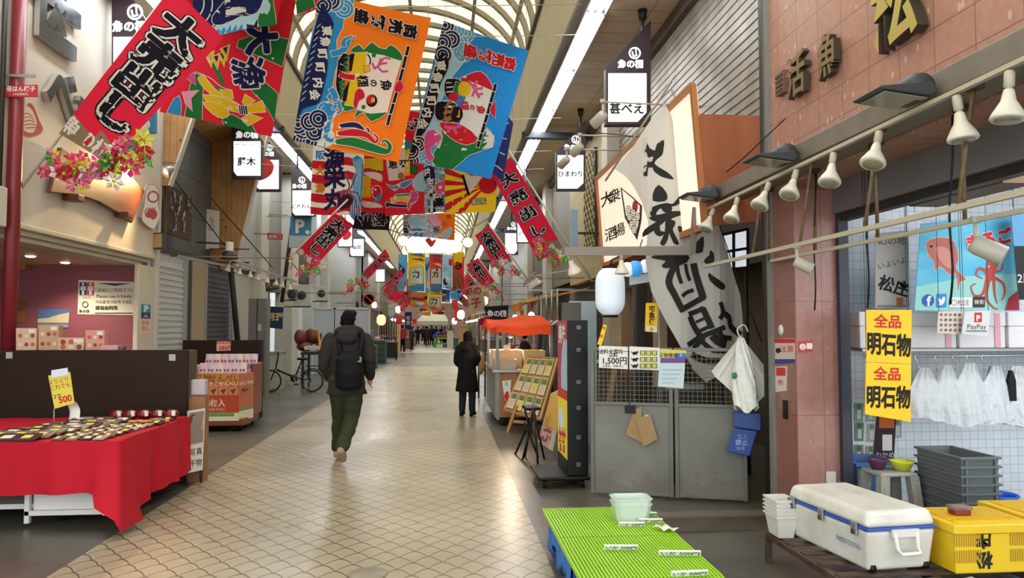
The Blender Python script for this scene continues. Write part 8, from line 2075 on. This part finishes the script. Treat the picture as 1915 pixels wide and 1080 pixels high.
# ================================================================ hanging shop signs
M_sb = mat('sign_brown', '#2f2024', .45); M_sl = mat('sign_panel_lit', '#f6f9ff', .5, emit=1.15); M_sw = mat('sign_letters', '#eef2f6', .5, emit=.35)
def shop_sign(poly, panel, y, label, draw=None, logo=None, rod_u=None):
    bl = at(poly[0][0], max(p[1] for p in poly), y=y); t = thing('shop_sign', label, 'sign', bl, 'lit shop signs on both sides')
    mb = MB(); mb.prism([at(u, v, y=y) for u, v in poly], (0, .14, 0), M_sb); mb.build('frame', t)
    us = [p[0] for p in panel]; vs = [p[1] for p in panel]
    for yy, s_ in ((y - .012, 1), ): 
        mb = MB(); mb.prism([at(u, v, y=yy) for u, v in panel], (0, .012, 0), M_sl); mb.build('light_panel', t)
    a = Art([(min(us), min(vs)), (max(us), min(vs)), (max(us), max(vs)), (min(us), max(vs))], .002)
    if draw:
        draw(a); S, n = bilin(facing(a.q, y - .014)); mb = MB(); a.lay(mb, S, n, clip=False); mb.keep_normals = True; mb.build('lettering', t)
    if logo:
        lx, ly, sz = logo; a = Art([(lx - 20, ly - 20), (lx + 20, ly - 20), (lx + 20, ly + 20), (lx - 20, ly + 20)], .002)
        a.ring((lx + sz * .5, ly - sz * 1.3), sz * .72, sz * .2, M_sw); a.stroke([(lx + sz * .2, ly - sz * 1.5), (lx + sz * .35, ly - sz * .95), (lx + sz * .8, ly - sz * 1.1)], sz * .2, M_sw); a.stroke([(lx + sz * .6, ly - sz * 1.9), (lx + sz * .65, ly - sz * 1.2)], sz * .16, M_sw)
        a.text('魚の棚', (lx, ly), sz, M_sw, bold=.05); S, n = bilin(facing(a.q, y - .006)); mb = MB(); a.lay(mb, S, n, clip=False); mb.keep_normals = True; mb.build('logo', t)
    top = min(poly, key=lambda p: p[1]); ru = rod_u or sum(us) / len(us); pt = at(ru, (top[1] + panel[0][1]) / 2, y=y + .07)
    mb = MB(); mb.tube([pt, (pt.x, y + .07, 6.2)], .025, M_dark); mb.lathe([(.07, 0), (.05, -.15)], (pt.x, y + .07, 6.2), M_dark); mb.build('rod', t)
def tx(s_, c, z, m=M_ink): return lambda a: a.text(s_, c, z, m, bold=.035)
shop_sign([(1133, 128), (1217, 38), (1217, 233), (1133, 233)], [(1138, 137), (1209, 137), (1209, 210), (1193, 227), (1138, 227)], 10.4, 'lit shop sign with three characters, nearest on the right side', tx('甚べえ', (1172, 203), 22), (1179, 120, 16), 1202)
shop_sign([(1040, 284), (1096, 224), (1094, 356), (1040, 356)], [(1043, 290), (1091, 290), (1091, 342), (1080, 352), (1043, 352)], 15.4, 'lit shop sign with faint writing, second on the right side', tx('ひまわり', (1067, 325), 12), (1071, 275, 11), 1086)
shop_sign([(944, 424), (969, 402), (969, 476), (944, 476)], [(945, 436), (967, 436), (967, 468), (962, 474), (945, 474)], 25, 'smaller lit shop sign on the right, behind the blank one', None, (957, 427, 6))
shop_sign([(966, 408), (998, 408), (998, 454), (966, 454)], [(968, 411), (996, 411), (996, 447), (990, 452), (968, 452)], 21, 'plain square lit sign with grey letters beside the right red flag', tx('はり海産', (982, 436), 7))
shop_sign([(209, -60), (282, 52), (272, 165), (209, 165)], [(212, 69), (268, 69), (268, 160), (212, 160)], 10.4, 'lit shop sign at the upper left, mostly behind the largest red flag', None, (242, 50, 21), 222)
shop_sign([(433, 200), (491, 262), (490, 333), (433, 333)], [(437, 264), (487, 264), (487, 328), (443, 328), (437, 320)], 15.6, 'lit shop sign with two brush characters on the left below the banner', tx('藤木', (461, 302), 17), (462, 252, 14), 448)
def heart(a): a.poly([(493, 300), (500, 296), (512, 308), (508, 325), (494, 335), (478, 338), (490, 328)], M_red, sm=3); a.text('明石', (484, 340), 6, M_ink)
shop_sign([(474, 228), (526, 290), (524, 357), (474, 357)], [(477, 299), (521, 299), (521, 353), (484, 353), (477, 346)], 17.2, 'lit shop sign with a red heart shape on the left', heart, (499, 288, 9), 492)
shop_sign([(544, 303), (591, 350), (589, 404), (545, 404)], [(547, 356), (587, 356), (587, 402), (552, 402), (547, 396)], 19.2, 'lit shop sign with thin writing over the parking sign on the left', tx('こぬれんべ', (568, 386), 9), (560, 348, 9), 556)
shop_sign([(631, 420), (661, 420), (660, 462), (631, 462)], [(633, 425), (658, 425), (658, 460), (633, 460)], 29.2, 'lit sign with a small red dot on the left, right of the second red flag', lambda a: a.poly([(650, 430), (658, 438), (650, 448), (640, 446)], M_red, sm=2))
shop_sign([(652, 430), (683, 442), (682, 480), (653, 480)], [(655, 447), (680, 447), (680, 478), (658, 478), (655, 474)], 33.5, 'lit sign with two grey characters on the left above the no-parking sign', tx('浜田', (667, 462), 9))
shop_sign([(701, 490), (722, 500), (721, 528), (702, 528)], [(703, 504), (719, 504), (719, 526), (703, 526)], 46.5, 'small lit sign far on the left beside the third red flag', None)

# ================================================================ far stalls and their goods
def boxes(px, y, d, hx, nm, label, cat, lid=True, m=None):
    c0, c1 = at(px[0], px[1], y=y), at(px[2], px[3], y=y); zb = 0; m = m or mat('far_' + hx[1:], hx, .6); mb = MB()
    mb.bx(c0.x, c1.x, y, y + d, zb, c0.z, m)
    if lid: mb.bx(c0.x - .04, c1.x + .04, y - .04, y + d + .04, c0.z, c0.z + .05, mat('far_top', '#8f8a80', .6))
    else:
        for k in range(4): zz = zb + (c0.z - zb) * (k + .5) / 4; mb.bx(c0.x - .01, c1.x + .01, y - .02, y, zz - .02, zz + .02, M_dark)
    tag(mb.build(nm, bevel=.01), label, cat)
boxes((718, 640, 742, 664), 39, 1, '#1f1d1c', 'stall_counter', 'black stall counter at the corner of the cross street on the left', 'counter')
boxes((700, 636, 720, 668), 33, 1, '#31463f', 'crate_stack', 'dark green crates left of the black stall counter', 'crate', False)
boxes((690, 645, 703, 684), 29, .8, '#4b3b2b', 'crate_stack', 'brown crates nearest on the left before the cross street', 'crate', False)
boxes((684, 620, 694, 684), 27.5, .6, '#8d8b84', 'tall_cabinet', 'grey narrow cabinet right behind the walking man', 'cabinet')
boxes((848, 632, 860, 652), 52, 1, '#1f5a52', 'storage_box', 'teal box on the right at the far group', 'box')
boxes((858, 610, 874, 655), 48, 1, '#a87a48', 'tall_cabinet', 'tan stall front on the far right behind the woman', 'cabinet')
boxes((836, 618, 848, 648), 56, 1, '#c4c0b4', 'display_case', 'pale display case on the far right beside the green crate', 'case')
boxes((756, 632, 768, 648), 54, 1, '#6a5038', 'display_case', 'brown display case far on the left behind the person in red', 'case')
boxes((742, 600, 748, 655), 46.5, .4, '#c9a06a', 'shop_post', 'tan upright board at the far left stall', 'board')
boxes((768, 625, 777, 640), 60, 1, '#8c7c6a', 'display_case', 'greyish display case farthest on the left', 'case')
t = thing('green_stand', 'bright green slotted stand with red goods at the far right', 'stand', at(829, 649, z=0)); b_ = at(829, 649, z=0)
mb = MB()
for x in (-.6, .6): mb.bx(b_.x + x - .08, b_.x + x + .08, b_.y - .3, b_.y + .3, 0, .75, mat('far_green', '#5fae3c', .5))
for z in (.3, .7): mb.bx(b_.x - .6, b_.x + .6, b_.y - .3, b_.y + .3, z - .06, z + .06, mat('far_green', '#5fae3c', .5))
mb.build('frame', t); mb = MB()
for k in range(7): mb.ball((b_.x - .5 + k * .16, b_.y - .1, .84), (.1, .15, .09), mat('far_red', '#c2452f', .5), 8, 6)
mb.build('goods', t)
# railing with bars
mb = MB(); c0, c1 = at(714, 592, y=36), at(741, 632, y=36)
for k in range(7): x = c0.x + (c1.x - c0.x) * k / 6; mb.tube([(x, 36, c1.z - .1), (x, 36, c0.z + .1 * (k % 2))], .02, M_dark)
for z in (c1.z, c0.z - .3): mb.bar((c0.x, 36, z), (c1.x, 36, z), .03, .03, M_dark)
for x in (c0.x, c1.x): mb.tube([(x, 36, 0), (x, 36, c1.z)], .03, M_dark)
tag(mb.build('bar_railing'), 'dark bar railing on the left before the far stalls', 'railing')
for k, (u, v, y, r, hx, em, lab) in enumerate(((713, 598, 34, .2, '#f2dfa0', .7, 'cream glowing lantern on the left beside the bar railing'), (700, 570, 30, .1, '#ffe0b0', 3, 'small bright bulb on the left right of the no-parking sign'), (745, 578, 44, .16, '#ffe6c0', 4, 'bright bulb over the far left stalls'),
        (866, 560, 40, .2, '#fff2e0', 5, 'bright stall lamp far on the right'), (862, 588, 46, .22, '#fff0dc', 4, 'bright lower stall lamp far on the right'), (906, 562, 26, .12, '#ffe2b0', 2, 'small glowing lamp over the tan board on the right'), (850, 600, 52, .18, '#ffe8d0', 3, 'bulb over the far right stall before the pale case'))):
    c = at(u, v, y=y); t = thing('stall_lamp', lab, 'lamp', c, 'glowing lamps of the far stalls')
    mb = MB(); mb.lathe([(r * .5, -r * 1.2), (r, -r * .6), (r, r * .6), (r * .5, r * 1.2)], c, mat('glow_%d' % k, hx, .5, emit=em), n=14); mb.build('bulb', t)
    mb = MB(); mb.tube([c + Vector((0, 0, r * 1.2)), c + Vector((0, 0, .5))], .012, M_dark); mb.build('cord', t); wallbar(t, c + Vector((0, 0, .5)), 'arm')
# far white awning and hanging curtains
mb = MB(); cs = [at(796, 584, y=72), at(828, 582, y=72), at(838, 600, y=69), at(780, 600, y=69)]
mb.prism(cs, (0, .3, .1), mat('awning_white', '#e3ebee', .6)); mb.prism([cs[3], cs[2], cs[2] - Vector((0, 0, .35)), cs[3] - Vector((0, 0, .35))], (0, .05, 0), mat('awning_white', '#e3ebee', .6)); tag(mb.build('far_awning'), 'white awning across the far end of the arcade', 'awning')
mb = MB(); c = at(762, 598, y=48); q = [(757, 583), (770, 583), (769, 617), (757, 615)]; a = Art(q, .003); a.text('新鮮', (763, 599), 9, K_w, right=(0, 1), up=(1, 0)); flat('hanging_curtain', facing(q, 48), cloth_m('#3d3450'), a, .03, None, 'dark purple hanging curtain with pale writing far on the left', 'curtain')
for k, (u0, v0, u1, v1, y, h, lab) in enumerate(((742, 592, 752, 606, 45, '#d0303a', 'red cloth over the far left stall by the person in red'), (771, 596, 779, 604, 50, '#cf3a34', 'small red cloth far on the left near the group'), (850, 575, 862, 600, 50, '#d8422f', 'orange-red hanging strip far on the right'), (716, 566, 728, 590, 38, '#7d8a58', 'olive cloth hung on the left over the bar railing'),
        (726, 568, 738, 592, 37, '#b9bcae', 'pale grey cloth hung right of the olive one'), (845, 560, 856, 578, 42, '#c23a44', 'red streamer far on the right over the lamp'), (748, 572, 758, 582, 41, '#c84a5a', 'pinkish streamer far on the left below the flags'))):
    q = [(u0, v0), (u1, v0), (u1, v1), (u0, v1)]; hc = sheet('hanging_cloth', q, facing(q, y), cloth_m(h), None, wv(k, 0, 1.5), 8, 8, lab, 'cloth'); wallbar(hc, at((u0 + u1) / 2, v0, y=y), 'support_bar')
# manhole covers
for c, r, lab in ((at(780, 764, z=0), .36, 'round manhole cover in the pale paving ahead'), (at(688, 1072, z=0), .13, 'small round cover in the paving near the bottom edge')):
    mb = MB(); mb.lathe([(.0001, .004), (r * .86, .004), (r * .88, .0015), (r * .93, .0015), (r * .95, .005), (r, .003), (r, -.002)], (c.x, c.y, .0), mat('cover_iron', '#8a8272', .45, .2), n=36); tag(mb.build('manhole_cover'), lab, 'manhole cover')
# lines of market stalls on both sides, each with counter, cloth roof, goods and a lamp
stall_c = ['#c8352f', '#d8d2c4', '#2f5f9a', '#d98a2f', '#b8424a', '#4f7a3f', '#e0c23a', '#7a4a6a']
def stall(sd, y, k, where, w=2.2, d=.9, z=2.35):
    xw = (XW + .5) if sd > 0 else (XL - .3); x0 = xw - sd * 1.5; t = thing('market_stall', where, 'stall', (x0, y, 0), 'market stalls down the street')
    xa, xb = sorted((x0, xw)); c1, c2 = stall_c[k % 8], stall_c[(k * 3 + 2) % 8]
    mb = MB(); mb.bx(xa, xb, y, y + w, .02, .75, mat('stall_wood_%d' % (k % 3), ['#8a6a48', '#5a4a3c', '#a9a298'][k % 3], .6)); mb.bx(xa - .05, xb, y - .05, y + w + .05, .75, .8, M_alu); mb.build('counter', t, bevel=.01)
    mb = MB(); mb.grid(lambda a, b: Vector((x0 - sd * (.5 * (1 - a)) + sd * 1.2 * a, y + w * b, z + .35 * a + .02 * sin(9 * b))), 4, 8, cloth_m(c1)); mb.grid(lambda a, b: Vector((x0 - sd * .5, y + w * b, z - .22 * a)), 2, 8, cloth_m(c1)); mb.build('cloth_roof', t)
    mb = MB()
    for i in range(9): mb.ball((xa + .15 + (i % 3) * (xb - xa - .3) / 2, y + .3 + (i // 3) * w * .35, .86), (.22, .24, .12), mat('goods_c' + stall_c[(i + k) % 8][1:], stall_c[(i + k) % 8], .5), 8, 6)
    mb.build('goods', t)
    mb = MB(); mb.grid(lambda a, b: Vector((x0 - sd * .06, y + w * a, 1.7 + .5 * b)) if False else Vector((x0 - sd * .45, y + .1 + w * .35 * a, z - .2 - .6 * b)), 4, 4, cloth_m(c2)); mb.build('hanging_banner', t)
    mb = MB(); mb.ball((x0 - sd * .1, y + w * .6, z - .3), .08, mat('stall_bulb', '#ffedd0', .4, emit=9), 10, 8); mb.tube([(x0 - sd * .1, y + w * .6, z - .25), (x0 - sd * .1, y + w * .6, z + .1)], .01, M_dark); mb.build('lamp', t)
    for yy in (y + .05, y + w - .05): mb = MB(); mb.tube([(x0 - sd * .02, yy, .8), (x0 - sd * .02, yy, z + .15)], .025, M_alu); mb.build('post', t)
for k in range(9):
    for sd in (-1, 1): stall(sd, 47.2 + 3.4 * k, k * 2 + (sd > 0), 'distant market stall on the %s, %s beyond the cross street' % ('left' if sd < 0 else 'right', ORD[k]))
stall(1, 18.2, 3, 'market stall on the right just beyond the orange-roofed cart', 2.4, z=2.2); stall(1, 22.6, 5, 'market stall on the right, second beyond the orange-roofed cart', 2.6, z=2.2); stall(1, 26.2, 0, 'market stall on the right, third beyond the orange-roofed cart', 2.6, z=2.2)
for k, (x, y, c_, t_) in enumerate(((-2.2, 52, '#2b2b33', '#1c1c20'), (-1.6, 66, '#3a3434', '#222228'), (-.2, 70, '#23252e', '#1b1b1f'), (.6, 64, '#4a3f3a', '#26262a'), (.1, 58, '#5a5a60', '#1f1f24'), (-.7, 72, '#1e1e22', '#2a2a2e'))):
    person((x, y, 0), 1.6 + .03 * (k % 4), .4 * k - 1, 'distant dark-clothed shopper, %s of the loose far crowd' % ['at the left stalls', 'farthest left', 'deep in the middle', 'rightmost', 'in grey nearest', 'farthest back'][k], stand, (c_, t_, '#1d1b1a'), .035)
# small fixings: bars to the facade, strings to the shop ceiling
dg_ = bpy.context.evaluated_depsgraph_get(); dg_.update()
def span(o):
    P = [o.matrix_world @ Vector(c) for c in o.bound_box]; return [min(p[i] for p in P) for i in range(3)], [max(p[i] for p in P) for i in range(3)]
for o in list(COL.objects):
    n = o.name.split('.')[0]
    if o.parent or o.type != 'MESH': continue
    if n in ('parking_sign', 'tan_sign', 'wood_sign', 'slanting_pole', 'air_unit') or o.name == 'red_plate.001':
        a_, b_ = span(o); wallbar(o, Vector(((a_[0] + b_[0]) / 2, (a_[1] + b_[1]) / 2, b_[2] - .04)))
    elif n in ('dark_awning', 'red_awning', 'hanging_curtain', 'far_awning', 'lit_window'):
        a_, b_ = span(o)
        for x in (a_[0] + .03, b_[0] - .03): mb = MB(); mb.tube([(x, b_[1] - .01, a_[2] + .05), (x, b_[1] - .01, 0)], .02, M_dark, 6); mb.build('post', o)
    elif n in ('grey_poster', 'fish_poster', 'fish_chart', 'payment_notice', 'dark_poster', 'price_poster'):
        a_, b_ = span(o); mb = MB()
        for x in (a_[0] + .02, b_[0] - .02): mb.tube([(x, (a_[1] + b_[1]) / 2, b_[2] - .01), (x, (a_[1] + b_[1]) / 2, 3.1)], .0022, M_dark, 5)
        mb.build('string', o)
